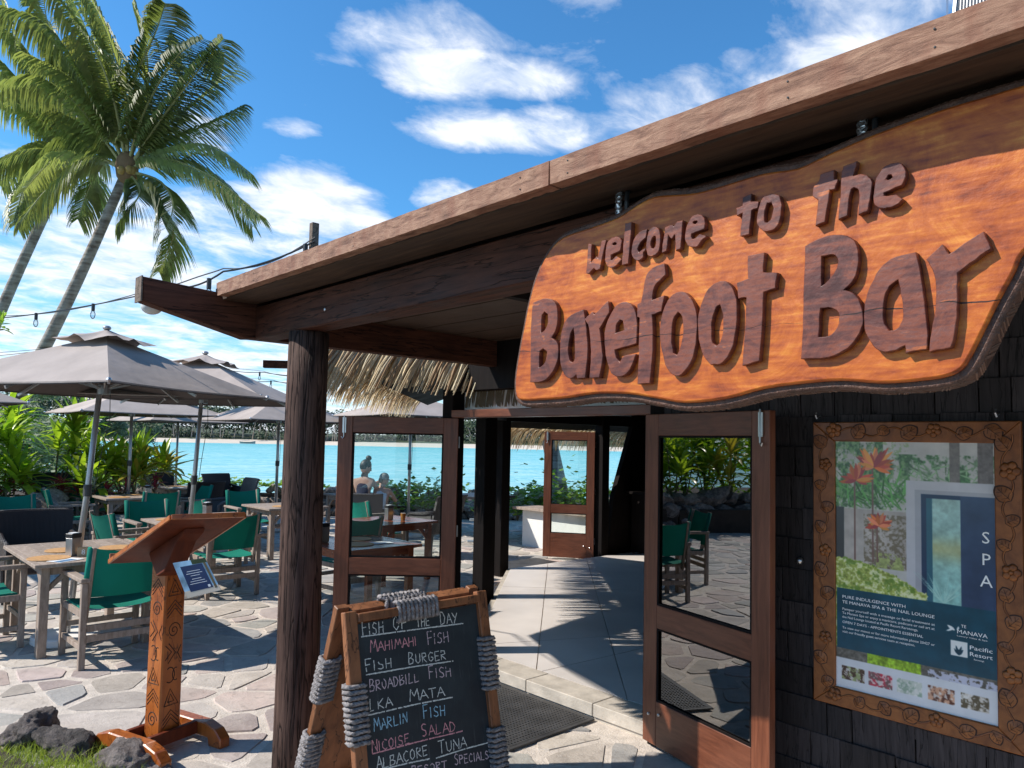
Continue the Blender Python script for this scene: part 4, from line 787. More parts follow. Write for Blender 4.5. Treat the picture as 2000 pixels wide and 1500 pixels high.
    hill = .475+.09*np.clip(U/.55, 0, 1)**2+.03*(n2-.5); bush = (V > hill) & (U < .57+.05*n2); col = c(176, 188, 92)*(.55+.9*n3[..., None]); put(bush, col.clip(0, 1)); put(None, c(226, 224, 190), soft=bush*((n3-.54)*7).clip(0, .8)); put(None, c(92, 128, 44), soft=bush*((.46-n2)*7).clip(0, .75)); put((V > .44) & (V < .50) & (U > .28) & (U < .46) & (n2 > .42), c(168, 176, 110)*(.7+.5*n3[..., None]))
    for x, y, L, kk in ((.27, .105, .17, 34), (.15, .16, .13, 22), (.30, .335, .10, 20)):
        put((np.abs(U-x+.01) < .006) & (V > y) & (V < .48), c(122, 92, 84))
        for k in range(kk): blade(x, y, -PI*r.uniform(-.12, 1.12), L*r.uniform(.55, 1), .014, c(*(np.array([(214, 110, 50), (196, 78, 58), (236, 156, 70), (160, 60, 66), (226, 130, 90)][k % 5])*r.uniform(.85, 1.1)).clip(0, 255)))
    put((V > .835) & (V < .895), c(104, 100, 92)*(.6+.8*n3[..., None])); put((V > .835) & (V < .885) & (U > .22) & (U < .56), (c(150, 186, 50)*(.5+.9*n3[..., None])).clip(0, 1)); put((V > .85) & (V < .895) & (U > .6) & (n3 > .45), c(190, 190, 206))
    put((V > .60) & (V < .84) & (U > .012) & (U < .988), c(14, 66, 84)*(.85+.3*n1[..., None])+.02)
    put(V > .878, c(214, 214, 216))
    for k, u0 in enumerate((.045, .225, .41, .60, .79)):
        q = (U > u0) & (U < u0+.155) & (V > .908) & (V < .962); pal = [((70, 50, 40), (150, 160, 110)), ((120, 90, 90), (200, 60, 80)), ((200, 204, 190), (150, 170, 150)), ((90, 50, 40), (210, 160, 130)), ((90, 80, 60), (210, 200, 186))][k]
        put(q, c(*pal[0])); put(None, c(*pal[1]), soft=q*((n2-.46)*8).clip(0, 1)); put(None, c(230, 225, 218), soft=q*((n3-.54)*8).clip(0, .8))
    put((U > .735) & (U < .83) & (V > .727) & (V < .782), c(232, 232, 228))
    for a, L in ((-1.57, .035), (-1.0, .045), (-2.2, .045), (-1.3, .06), (-1.85, .06)): blade(.782, .777, a, L, .007, c(18, 60, 78))
    blade(.76, .69, -2.6, .05, .010, c(235, 235, 232)); blade(.755, .685, 2.7, .05, .006, c(235, 235, 232)); blade(.775, .69, -1.3, .03, .006, c(235, 235, 232))
    for _q in range(2): I[1:-1, 1:-1] = (I[1:-1, 1:-1]*2+I[:-2, 1:-1]+I[2:, 1:-1]+I[1:-1, :-2]+I[1:-1, 2:])/6
    I[:] = (I*(.94+.12*n1[..., None])).clip(0, 1); img = D.images.new('spa_poster', Wp, Hp, alpha=False); rgba = np.ones((Hp, Wp, 4), np.float32); rgba[..., :3] = I[::-1]; img.pixels.foreach_set(rgba.ravel()); img.update(); img.pack(); return img
m, t, b = mat('poster_print'); tx = t.add('ShaderNodeTexImage'); tx.image = poster_image(); tx.interpolation = 'Linear'; uvn = t.add('ShaderNodeUVMap', uv_map='uv'); t.link(uvn.outputs[0], tx.inputs[0]); t.link(t.mix(1.0, tx.outputs[0], 1.0, 'MULTIPLY'), b.inputs['Base Color']); b.inputs['Roughness'].default_value = .22; b.inputs['Specular IOR Level'].default_value = .5; M_POSTER = m
me = D.meshes.new('poster'); me.from_pydata([(3.612, PY1+.004, PZ0-.004), (3.612, PY0-.004, PZ0-.004), (3.612, PY0-.004, PZ1+.004), (3.612, PY1+.004, PZ1+.004), (3.616, PY1+.004, PZ0-.004), (3.616, PY0-.004, PZ0-.004), (3.616, PY0-.004, PZ1+.004), (3.616, PY1+.004, PZ1+.004)], [], [(0, 1, 2, 3), (7, 6, 5, 4)]); me.materials.append(M_POSTER)
uv = me.uv_layers.new(name='uv'); [setattr(uv.data[i], 'uv', q) for i, q in enumerate([(0, 0), (1, 0), (1, 1), (0, 1), (0, 1), (1, 1), (1, 0), (0, 0)])]
poster = link('poster', me, None); tag(poster, 'spa poster with orange plant, blue door and teal text band inside the carved frame', 'poster')
M_INK = simple('white_ink', (.85, .86, .86), .5, noise_amt=.01)
FONTCU = []
def text(name, s, u, v, size, par, matr=None, wide=None, align='LEFT', mw=M_INK, X=3.6105, spacing=1.0):
    """u, v: fractions of the poster from its left and its top"""
    cu = D.curves.new(name, 'FONT'); cu.body = s; cu.size = size; cu.align_x = align; cu.space_character = spacing; cu.extrude = .0003; cu.resolution_u = 2; o = D.objects.new('t', cu); COL.objects.link(o); dg = bpy.context.evaluated_depsgraph_get()
    me = D.meshes.new_from_object(o.evaluated_get(dg)); D.objects.remove(o); D.curves.remove(cu)
    if wide:
        xs = [q.co.x for q in me.vertices]; k = wide/(max(xs)-min(xs)); me.transform(Matrix.Diagonal((k, 1, 1, 1)))
    if matr is None:
        y = PY1-u*(PY1-PY0); z = PZ1-v*(PZ1-PZ0); matr = Matrix(((0, 0, -1, X), (-1, 0, 0, y), (0, 1, 0, z), (0, 0, 0, 1)))
    me.transform(matr); me.materials.clear(); me.materials.append(mw); return link(name, me, par, True)
for k, ch in enumerate('SPA'): text('poster_text', ch, .945, .362+.078*k, .070, poster, align='CENTER')
WI = (PY1-PY0)
for s, v, sz, w in (('PURE INDULGENCE WITH', .640, .020, .42), ('TE MANAVA SPA & THE NAIL LOUNGE', .661, .020, .60), ('Pamper yourself with a massage or facial treatment at', .688, .0155, .60), ('Te Manava Spa or enjoy a manicure, pedicure or nail art at', .704, .0155, .60), ('the Nail Lounge located at Pacific Resort Rarotonga.', .720, .0155, .50), ('OPEN 7 DAYS - APPOINTMENTS ESSENTIAL', .741, .0165, .53), ('To view our menus or for more information phone 20427 or', .763, .0155, .60), ('visit our friendly guest services team at reception.', .779, .0155, .48)):
    text('poster_text', s, .045, v, sz, poster, wide=w*WI)
text('poster_text', 'TE', .80, .677, .018, poster); text('poster_text', 'MANAVA', .775, .700, .024, poster, wide=.17*WI); text('poster_text', 'Luxury Villas & Spa', .775, .711, .008, poster, wide=.17*WI)
text('poster_text', 'Pacific', .845, .750, .024, poster, wide=.125*WI); text('poster_text', 'Resort', .845, .773, .024, poster, wide=.125*WI); text('poster_text', 'Rarotonga', .87, .786, .009, poster)
for yy in (1.65, .885):
    m = MB(); m.tube([(3.64, yy, 1.915), (3.61, yy, 1.91), (3.595, yy, 1.90), (3.59, yy+.004, 1.915), (3.60, yy+.004, 1.93)], .004, 6); o = obj('wall_hook', m, M_STEEL); tag(o, 'small metal hook above the poster frame at its %s corner' % ('left' if yy > 1 else 'right'), 'hook', 'hooks above the poster frame')
m = MB(); m.ball((3.622, 1.75, 1.19), .018, 10, 6); m.ball((3.612, 1.75, 1.19), .008, 8, 5); tag(obj('round_door_holder', m, M_STEEL, smooth=True), 'small round door holder knob on the dark shingles left of the poster', 'knob')
# ------------------------------------------------------------------ chalkboard
bd = thing('menu_board', 'rope bound wooden A-frame blackboard with chalked fish specials in front of the open door', 'menu board', (1.97, 2.76, 0))
BW, BX = .76, 1.595
tilt = math.atan2(.22, 1.05); fu = Vector((1, 0, 0)); fv = Vector((0, math.sin(tilt), math.cos(tilt))); fn = Vector((0, -math.cos(tilt), math.sin(tilt))); BL = 1.05/math.cos(tilt)
def BP(u, v, w=0): return Vector((BX, 2.68-.22, 0))+fu*u+fv*v+fn*w   # v measured up the board from the ground
def bbar(a, b, wdt, th, mat_, nm, par): m = MB(); m.bar(a, b, wdt, th, fn); return obj(nm, m, mat_, par, world=True, bevel=.003)
FR = MB
for u in (.028, BW-.028): bbar(BP(u, .0, -.015), BP(u, BL, -.015), .056, .034, M_BOARDW, 'stile', bd)
for v in (.25, BL-.03): bbar(BP(.0565, v, -.015), BP(BW-.0565, v, -.015), .034 if False else .034, .056, M_BOARDW, 'rail', bd)
m = MB(); q = [BP(.05, .26, -.018), BP(BW-.05, .26, -.018), BP(BW-.05, BL-.055, -.018), BP(.05, BL-.055, -.018)]; q2 = [p-fn*.006 for p in q]; m.add(q+q2, [(0, 1, 2, 3), (7, 6, 5, 4), (0, 4, 5, 1), (1, 5, 6, 2), (2, 6, 7, 3), (3, 7, 4, 0)]); slate = obj('blackboard', m, M_SLATE, bd, world=True)
rt_ = math.atan2(.36, 1.06); rv = Vector((0, -math.sin(rt_), math.cos(rt_))); rn = Vector((0, math.cos(rt_), math.sin(rt_)))
def RP(u, v, w=0): return Vector((BX, 2.75+.36, 0))+fu*u+rv*v+rn*w
RL = 1.06/math.cos(rt_)
for u in (.028, BW-.028): m = MB(); m.bar(RP(u, 0), RP(u, RL), .056, .034, rn); obj('stile', m, M_BOARDW, bd, world=True, bevel=.003)
for v in (.25, RL-.03): m = MB(); m.bar(RP(.0565, v), RP(BW-.0565, v), .034, .056, rn); obj('rail', m, M_BOARDW, bd, world=True, bevel=.003)
m = MB(); q = [RP(.05, .26, -.004), RP(BW-.05, .26, -.004), RP(BW-.05, RL-.055, -.004), RP(.05, RL-.055, -.004)]; q2 = [p+rn*.006 for p in q]; m.add(q+q2, [(0, 1, 2, 3), (7, 6, 5, 4), (0, 4, 5, 1), (1, 5, 6, 2), (2, 6, 7, 3), (3, 7, 4, 0)]); obj('back_panel', m, M_BOARDW, bd, world=True)
def rope_wrap(c, ax, s1, s2, half1, half2, L, name='rope_binding', rr=.0115):
    """coils of laid rope wound round a bar: each coil is two twisted strands"""
    m = MB(); n = int(L/(rr*1.75)); r = rnd(int(L*1000)); seg = 44
    for k in range(n):
        o = c+ax*((k+.5)/n-.5)*L; tw = r.uniform(0, 6)
        for st in range(3):
            pts = []
            for i in range(seg):
                a = 2*PI*i/seg; ca, sa = math.cos(a), math.sin(a); kx = abs(ca)**.45*(1 if ca > 0 else -1); ky = abs(sa)**.45*(1 if sa > 0 else -1)
                tw_a = a*13+tw+st*2*PI/3; outv = (s1*ca+s2*sa).normalized(); p = o+s1*(half1+rr*.8)*kx+s2*(half2+rr*.8)*ky+ax*(rr*.9*(a/(2*PI)-.5)*1.6)
                pts.append(p+outv*math.cos(tw_a)*rr*.56+ax*math.sin(tw_a)*rr*.52)
            pts.append(pts[0]+ax*rr*.3); m.tube(pts, rr*.50, 5, cap=False)
    return obj(name, m, M_ROPE, bd, world=True, smooth=True)
def vz(z): return z/math.cos(tilt)
rope_wrap(BP(.028, vz(.665), -.015), fv, fu, fn, .03, .018, .235); rope_wrap(BP(.028, vz(.30), -.015), fv, fu, fn, .03, .018, .20)
rope_wrap(BP(BW-.028, vz(.735), -.015), fv, fu, fn, .03, .018, .24); rope_wrap(BP(BW-.028, vz(.345), -.015), fv, fu, fn, .03, .018, .24)
rope_wrap(BP(.36, BL-.03, -.015), fu, fv, fn, .03, .018, .22); rope_wrap(RP(.33, RL-.03), fu, rv, rn, .03, .018, .22)
for zz in (.74, .40): rope_wrap(RP(.028, zz/math.cos(rt_)), rv, fu, rn, .03, .018, .21)
# chalk lettering: single stroke capitals
G = {'A': ([(0, 0), (.35, 1), (.75, 0)], [(.12, .38), (.62, .38)]), 'B': ([(0, 0), (.05, 1), (.45, .95), (.5, .75), (.35, .55), (.05, .5)], [(.3, .52), (.6, .35), (.5, .08), (0, 0)]), 'C': ([(.62, .85), (.35, 1), (.08, .7), (.05, .3), (.3, .0), (.62, .12)],), 'D': ([(.05, 0), (.05, 1), (.4, .9), (.62, .5), (.45, .1), (.05, 0)],), 'E': ([(.6, 1), (.05, 1), (.05, 0), (.6, .02)], [(.05, .52), (.5, .54)]),
     'F': ([(.08, 0), (.05, 1), (.62, 1.02)], [(.06, .52), (.5, .56)]), 'G': ([(.6, .85), (.35, 1), (.05, .65), (.08, .2), (.35, 0), (.6, .2), (.6, .45), (.35, .45)],), 'H': ([(.05, 0), (.08, 1)], [(.6, 0), (.62, 1)], [(.06, .5), (.62, .52)]), 'I': ([(.1, 0), (.12, 1)],), 'K': ([(.05, 0), (.08, 1)], [(.6, 1), (.08, .45), (.65, 0)]), 'L': ([(.08, 1), (.05, 0), (.6, .05)],),
     'M': ([(0, 0), (.12, 1), (.42, .35), (.7, 1), (.85, 0)],), 'N': ([(.02, 0), (.08, 1), (.6, 0), (.66, 1)],), 'O': ([(.35, 1), (.08, .75), (.05, .3), (.3, 0), (.58, .25), (.6, .7), (.35, 1)],), 'P': ([(.05, 0), (.05, 1), (.5, .95), (.55, .65), (.06, .5)],), 'R': ([(.05, 0), (.05, 1), (.5, .95), (.52, .65), (.06, .5), (.6, 0)],), 'S': ([(.58, .88), (.3, 1), (.08, .8), (.15, .58), (.5, .42), (.55, .15), (.3, 0), (.02, .12)],),
     'T': ([(.0, .98), (.7, 1)], [(.35, 1), (.33, 0)]), 'U': ([(.05, 1), (.08, .25), (.3, 0), (.55, .2), (.6, 1)],), 'V': ([(0, 1), (.3, 0), (.62, 1)],), 'Y': ([(0, 1), (.32, .5)], [(.66, 1), (.2, 0)]), "'": ([(.1, 1.05), (.06, .85)],), '"': ([(.1, 1.05), (.06, .85)], [(.25, 1.05), (.2, .85)])}
def chm(nm, c): return simple(nm, c, .9, noise_amt=.25, nscale=120)
CHW, CHP, CHB, CHL = chm('white_chalk', (.62, .64, .60)), chm('pink_chalk', (.66, .30, .32)), chm('blue_chalk', (.32, .55, .68)), chm('pale_pink_chalk', (.60, .47, .50))
def stroke(m, pts, w, r):
    P = [(a+r.uniform(-.0012, .0012), b+r.uniform(-.0012, .0012)) for a, b in pts]
    for k in range(len(P)-1):
        a, b = Vector(P[k]), Vector(P[k+1]); L = (b-a).length
        if L < 1e-5: continue
        e = (b-a)/L; n = Vector((-e.y, e.x)); q = max(1, int(L/.007)); prev = None
        for i in range(q):
            p0 = a+e*(L*i/q-.0006); p1 = a+e*(L*(i+1)/q+.0006); w0 = w*r.uniform(.65, 1.25); w1 = w*r.uniform(.65, 1.25)
            if r.random() < .04: continue
            jt = n*r.uniform(-.0006, .0006); vs = [p0-n*w0+jt, p1-n*w1+jt, p1+n*w1+jt, p0+n*w0+jt]; m.add([BP(v.x, v.y, -.0172+.0002*((k+i) % 3)) for v in vs], [(0, 1, 2, 3)])
WORDS = [('FISH',(0.0848,0.9684),(0.1884,0.9649),0.047,'w'),('OF',(0.2361,0.9679),(0.3107,0.967),0.045,'w'),('THE',(0.3569,0.9628),(0.4282,0.9602),0.0393,'w'),('DAY',(0.4871,0.9542),(0.5841,0.9483),0.0457,'w'),('_',(0.0787,0.9669),(0.6165,0.9408),0.0,'w'),('MAHIMAHI',(0.1172,0.8982),(0.3514,0.887),0.0384,'p'),('FISH',(0.4081,0.8803),(0.5232,0.875),0.0445,'l'),('FISH',(0.0865,0.827),(0.2143,0.8207),0.0387,'w'),('BURGER',(0.3005,0.8178),(0.4995,0.8033),0.038,'w'),('_',(0.0883,0.8144),(0.5369,0.7885),0.0,'w'),('BROADBILL',(0.0996,0.7462),(0.3441,0.7401),0.0393,'l'),('FISH',(0.3978,0.74),(0.518,0.7275),0.0419,'l'),('LKA',(0.0926,0.6727),(0.1985,0.6716),0.0378,'w'),('MATA',(0.2901,0.6695),(0.4696,0.6551),0.0385,'w'),('_',(0.0826,0.6605),(0.5135,0.6407),0.0,'w'),('MARLIN',(0.1056,0.593),(0.2685,0.5917),0.0398,'b'),('FISH',(0.3493,0.5884),(0.4662,0.575),0.042,'b'),('NICOISE',(0.0893,0.5164),(0.2689,0.5102),0.0378,'p'),('SALAD',(0.3312,0.5198),(0.5122,0.4996),0.0399,'p'),('_',(0.0891,0.5141),(0.5501,0.4907),0.0,'p'),('ALBACORE',(0.1033,0.4494),(0.3547,0.4418),0.0389,'w'),('TUNA',(0.4132,0.4294),(0.5621,0.4227),0.0415,'w'),('_',(0.395,0.419),(0.6854,0.408),0.0,'w'),('_',(0.1206,0.4448),(0.3625,0.4249),0.0,'w'),('RESORT',(0.2674,0.3863),(0.446,0.3681),0.0282,'l'),('SPECIALS',(0.4906,0.3664),(0.6829,0.3423),0.0344,'l')]
def chalk():
    r = rnd(12)
    for s, (u0, v0), (u1, v1), h, c in WORDS:
        m = MB(); mt = {'w': CHW, 'p': CHP, 'b': CHB, 'l': CHL}[c]
        if s == '_':
            stroke(m, [(u0, v0), ((u0+u1)/2, (v0+v1)/2+.002), (u1, v1)], .0026, r); obj('chalk_underline', m, mt, slate, world=True); continue
        d = Vector((u1-u0, v1-v0)); L = d.length; d /= L; nrm = Vector((0, 1)); adv = [(.78 if ch == 'M' else .3 if ch in "I'" else .66) for ch in s]; tot = sum(adv)+.16*(len(s)-1); sc = L/tot; x = 0
        for k, ch in enumerate(s):
            hh = h*(1.25 if k == 0 and len(s) > 1 else 1.0)
            for st in G[ch]: stroke(m, [tuple(Vector((u0, v0))+d*((x+a)*sc)+nrm*(b*hh)) for a, b in st], .0019, r)
            x += adv[k]+.16
        obj('chalk_word', m, mt, slate, world=True)
chalk()
# ------------------------------------------------------------------ lectern
lec = thing('menu_lectern', 'orange varnished carved wooden menu lectern standing on the sunlit flagstones', 'lectern', (1.5, 4.42, 0))
ld = Vector((.30, -.954, 0)); lp = Vector((.954, .30, 0)); LC = Vector((1.50, 4.44, 0))
def runner(c):
    prof = [(-.30, .0), (-.30, .06), (-.25, .10), (-.16, .125), (.16, .125), (.25, .10), (.30, .055), (.30, .0), (.20, .0), (.19, .045), (-.19, .045), (-.20, .0)]
    m = MB(); m.prism(prof, -.035, .035, map=lambda a, b, h: tuple(c+ld*a+lp*h+Vector((0, 0, b)))); obj('foot', m, M_LECT, lec, world=True, bevel=.006)
runner(LC-lp*.185); runner(LC+lp*.185)
for s in (-.095, .095): m = MB(); a = LC+ld*s; m.bar(a-lp*.148+Vector((0, 0, .09)), a+lp*.148+Vector((0, 0, .09)), .03, .07); obj('foot_rail', m, M_LECT_SHADED, lec, world=True, bevel=.003)
pm = Matrix(((lp.x, -ld.x, 0), (lp.y, -ld.y, 0), (0, 0, 1)))
m = MB(); m.box(LC+Vector((0, 0, .56)), (.135, .135, 1.0), pm, .95); obj('carved_post', m, M_LECT, lec, world=True, bevel=.008)
def carve():
    r = rnd(14)
    for side, (nrm, tv) in enumerate(((-lp, ld), (ld, lp), (lp, -ld), (-ld, -lp))):
        m = MB()
        def P(a, b, dd=.0): k = 1-.05*(b-.06); return LC+nrm*(.0676*k+dd)+tv*(a*k)+Vector((0, 0, b))
        def ln(pts, w=.0035): m.tube([P(a, b, -.0012) for a, b in pts], w, 5)
        z = .12; k = side
        while z < .96:
            typ = k % 5; k += 1; h = .115
            if typ == 0: ln([(.042*(1-i/26)*math.cos(i*.5), z+h/2+.046*(1-i/26)*math.sin(i*.5)) for i in range(24)])
            elif typ == 1:
                for q in (0, .022, .044): ln([(-.048, z+.01+q), (0, z+.06+q), (.048, z+.01+q)])
            elif typ == 2: ln([(-.045, z+.01), (.045, z+.01), (-.01, z+.10), (-.045, z+.01)]); ln([(-.022, z+.028), (.018, z+.028), (-.006, z+.07), (-.022, z+.028)])
            elif typ == 3: ln([(.03*math.cos(a)-.015, z+.055+.042*math.sin(a)) for a in np.linspace(-2.2, 2.2, 14)]); ln([(.02*math.cos(a)+.022, z+.055+.035*math.sin(a)) for a in np.linspace(1.2, 5.2, 12)])
            else:
                ln([(-.05, z+.02), (-.01, z+.06), (-.05, z+.10)]); ln([(-.03, z+.0), (.015, z+.055), (-.03, z+.11)]); ln([(.05, z+.01), (.03, z+.05), (.05, z+.09)])
            z += h+.006
        m.mi = 0; obj('carving', m, M_GROOVE, lec, world=True)
carve()
DA, DB, DC, DD = Vector((1.262, 4.708, 1.035)), Vector((1.374, 4.069, 1.335)), Vector((1.731, 3.986, 1.337)), Vector((1.618, 4.626, 1.030))
e1 = (DB-DA).normalized(); e2 = (DD-DA).normalized(); dn = e2.cross(e1).normalized(); dn = dn if dn.z > 0 else -dn
m = MB(); q = [DA, DB, DC, DD]; m.add([p for p in q]+[p-dn*.024 for p in q], [(0, 1, 2, 3), (7, 6, 5, 4), (0, 4, 5, 1), (1, 5, 6, 2), (2, 6, 7, 3), (3, 7, 4, 0)]); obj('desk_top', m, M_LECT_SHADED, lec, world=True, bevel=.003)  # shade of the desk underside is carried by the darker wood colour
for p_, q_ in ((DA, DB), (DB, DC), (DD, DC)):
    o_ = ((DA+DB+DC+DD)/4); mid_ = (p_+q_)/2; out_ = (mid_-o_); out_ = (out_-(q_-p_).normalized()*out_.dot((q_-p_).normalized())).normalized()*.006; m = MB(); m.bar(p_+out_-dn*.012, q_+out_-dn*.012, .011, .028, dn); obj('desk_edge', m, M_LECT, lec, world=True, bevel=.002)
m = MB(); m.bar(DA+dn*.012-e1*.01, DD+dn*.012-e1*.01, .022, .05, dn); obj('menu_ledge', m, M_LECT, lec, world=True, bevel=.003)
dc = (DA+DB+DC+DD)/4
prof = [(-.20, -.025), (.22, -.025), (.20, -.05), (.12, -.07), (-.02, -.19), (-.10, -.19), (-.16, -.10)]
m = MB(); m.prism(prof, -.05, .05, map=lambda a, b, h: tuple(dc+e1*a+dn*b+e2*h)); obj('desk_bracket', m, M_LECT_SHADED, lec, world=True, bevel=.004)
cardm = simple('navy_card_print', (.012, .03, .10), .3)
cq = [Vector((1.395, 4.08, 1.085)), Vector((1.52, 3.975, 1.115)), Vector((1.585, 3.905, .950)), Vector((1.455, 4.02, .905))]; cn = (cq[1]-cq[0]).cross(cq[3]-cq[0]).normalized(); cn = cn if cn.dot(Vector((0, -1, 0))) > 0 else -cn
def quadplate(nm, fr, off, mt, par, th=.003):
    u0, u1, v0, v1 = fr; L = lambda u, v: (cq[0].lerp(cq[1], u)).lerp(cq[3].lerp(cq[2], u), v)+cn*off
    m = MB(); P = [L(u0, v0), L(u1, v0), L(u1, v1), L(u0, v1)]; m.add(P+[p-cn*th for p in P], [(0, 1, 2, 3), (7, 6, 5, 4), (0, 4, 5, 1), (1, 5, 6, 2), (2, 6, 7, 3), (3, 7, 4, 0)]); return obj(nm, m, mt, par, world=True)
card = quadplate('notice_card', (0, 1, 0, 1), 0, simple('beach_photo_card', (.30, .48, .62), .3, noise_amt=.5, nscale=14), None); tag(card, 'small tilted notice card with navy panel and tiny white lines fixed to the lectern post', 'notice')
quadplate('card_sand', (0, 1, .82, 1), .0008, M_SAND, card, .0005); quadplate('navy_panel', (.17, .84, .14, .86), .0016, cardm, card, .0005); quadplate('card_palms', (.55, 1, 0, .13), .0012, M_FOREST, card, .0005); quadplate('card_palm_trunk', (.88, .95, .13, .9), .0014, M_STEM, card, .0005)
for k, (a, b) in enumerate(((.3, .7), (.26, .74), (.36, .64), (.36, .64), (.28, .72), (.25, .75))): quadplate('card_text', (a, b, .30+.065*k+(.03 if k > 2 else 0), .312+.065*k+(.03 if k > 2 else 0)), .0022, M_INK, card, .0004)
quadplate('card_emblem', (.72, .79, .76, .83), .0022, M_PAPER, card, .0004)
# ------------------------------------------------------------------ rubber mats
def rubber_mat(x0, x1, y0, y1, z, label, rz=0, holes=True):
    m = MB(); nx = int((x1-x0)/.026); ny = int((y1-y0)/.032); h = .012
    if holes:
        b = .035; X = [x0+b+(x1-x0-2*b)*i/nx for i in range(nx+1)]; Y = [y0+b+(y1-y0-2*b)*i/ny for i in range(ny+1)]
        for x in X: m.bb(x-.005, x+.005, y0+b-.006, y1-b+.006, z, z+h)
        for k, y in enumerate(Y):
            m.bb(x0+b, x1-b, y-.0075, y+.0075, z+.0005, z+h-.0008)
        m.bb(x0, x0+b, y0, y1, z, z+h-.002); m.bb(x1-b, x1, y0, y1, z, z+h-.002); m.bb(x0+b, x1-b, y0, y0+b, z, z+h-.002); m.bb(x0+b, x1-b, y1-b, y1, z, z+h-.002)
    else: m.bb(x0, x1, y0, y1, z, z+h)
    tag(obj('rubber_mat', m, M_RUBBER), label, 'doormat')
rubber_mat(2.95, 3.69, 3.13, 4.45, .006, 'perforated black rubber mat on the flagstones below the entrance step')
rubber_mat(7.0, 8.05, 7.48, 8.05, .006, 'dark mat outside the far seaward doorway', holes=False)
# ------------------------------------------------------------------ furniture
def directors_chair():
    t = thing('directors_chair', '', 'chair')
    for s in (-1, 1):
        for y in (-.27, .27):
            h = .64 if y > 0 else .64; obj('leg', MB().bb(s*.27-.022, s*.27+.022, y-.022, y+.022, 0, h), M_TEAK, t, bevel=.003)
        obj('armrest', MB().bb(s*.27-.033, s*.27+.033, -.30, .32, .641, .674), M_TEAK, t, bevel=.005)
        obj('side_rail', MB().bb(s*.27-.014, s*.27+.014, -.247, .247, .38, .43), M_TEAK, t, bevel=.002)
        obj('side_rail', MB().bb(s*.27-.014, s*.27+.014, -.247, .247, .14, .18), M_TEAK, t, bevel=.002)
        m = MB(); m.bar((s*.235, -.20, .36), (s*.235, -.335, .91), .025, .045, (0, 1, 0)); obj('back_post', m, M_TEAK, t, bevel=.003)
    for z in (.20, .275): obj('stretcher', MB().bb(-.247, .247, -.284, -.262, z, z+.05), M_TEAK, t, bevel=.002)
    for y in (.262,): obj('stretcher', MB().bb(-.247, .247, y, y+.022, .22, .26), M_TEAK, t, bevel=.002)
    m = MB(); nx, ny = 9, 6; vs = []
    for j in range(ny+1):
        for i in range(nx+1): u = i/nx*2-1; vs.append((u*.262, -.235+.47*j/ny, .445-.024*(1-u*u)+.003*math.sin(j*1.3)))
    fs = [(j*(nx+1)+i, j*(nx+1)+i+1, (j+1)*(nx+1)+i+1, (j+1)*(nx+1)+i) for j in range(ny) for i in range(nx)]; m.add(vs, fs)
    for s in (-1, 1): m.add([(s*.262, -.235, .445), (s*.262, .235, .445), (s*.268, .235, .39), (s*.268, -.235, .39)], [(0, 1, 2, 3)])
    obj('seat_canvas', m, M_GREEN, t, smooth=True)
    m = MB(); vs = []
    for j in range(ny+1):
        for i in range(nx+1):
            u = i/nx*2-1; v = j/ny; z = .525+.385*v-(.035*(1-u*u) if j == ny else 0); y = -.235-.10*v-.05*(1-u*u); vs.append((u*.262, y-.004, z))
    m.add(vs, fs)
    for s in (-1, 1): m.tube([(s*.250, -.22, .505), (s*.250, -.325, .905)], .028, 8)
    obj('back_canvas', m, M_GREEN, t, smooth=True); return t
def wicker_chair(nm, M, w=.60, hb=.92, arms=True):
    t = thing(nm, '', 'chair')
    m = MB(); n = 10; vs = []
    for j in range(6):
        for i in range(n+1):
            u = i/n*2-1; z = .40+(hb-.40)*j/5; y = -.25-.16*j/5-.06*(1-u*u); vs.append((u*(w/2)*(1+.09*j/5), y, z))
    k = len(vs); vs += [(a, b+.035, c) for a, b, c in vs]; q = n+1
    fs = [(j*q+i, j*q+i+1, (j+1)*q+i+1, (j+1)*q+i) for j in range(5) for i in range(n)]; fs += [tuple(x+k for x in reversed(f)) for f in fs]
    edge = [i for i in range(q)]+[j*q+n for j in range(1, 6)]+[5*q+i for i in range(n-1, -1, -1)]+[j*q for j in range(4, 0, -1)]
    fs += [(edge[i], edge[(i+1) % len(edge)], edge[(i+1) % len(edge)]+k, edge[i]+k) for i in range(len(edge))]; m.add(vs, fs); obj('backrest', m, M, t)
    obj('seat', MB().bb(-w/2+.02, w/2-.02, -.27, .26, .36, .44), M, t, bevel=.015)
    m = MB(); m.tube([vs[5*q+i] for i in range(n+1)], .017, 6); obj('back_rim', m, M, t, smooth=True)
    for s in (-1, 1):
        for y in (-.24, .24): m = MB(); m.tube([(s*(w/2-.04), y, 0), (s*(w/2-.02), y, .38)], [.018, .026], 8); obj('leg', m, M_BLACK if M is M_WICK else M, t)
        if arms: m = MB(); m.tube([(s*w/2*1.03, -.33, .70), (s*w/2*1.03, -.10, .67), (s*w/2, .18, .65), (s*w/2, .25, .60), (s*(w/2-.02), .24, .38)], .028, 8); obj('armrest', m, M, t, smooth=True); m = MB(); m.bb(s*w/2-.012, s*w/2+.012, -.26, .20, .42, .66); obj('side_panel', m, M, t)
    return t
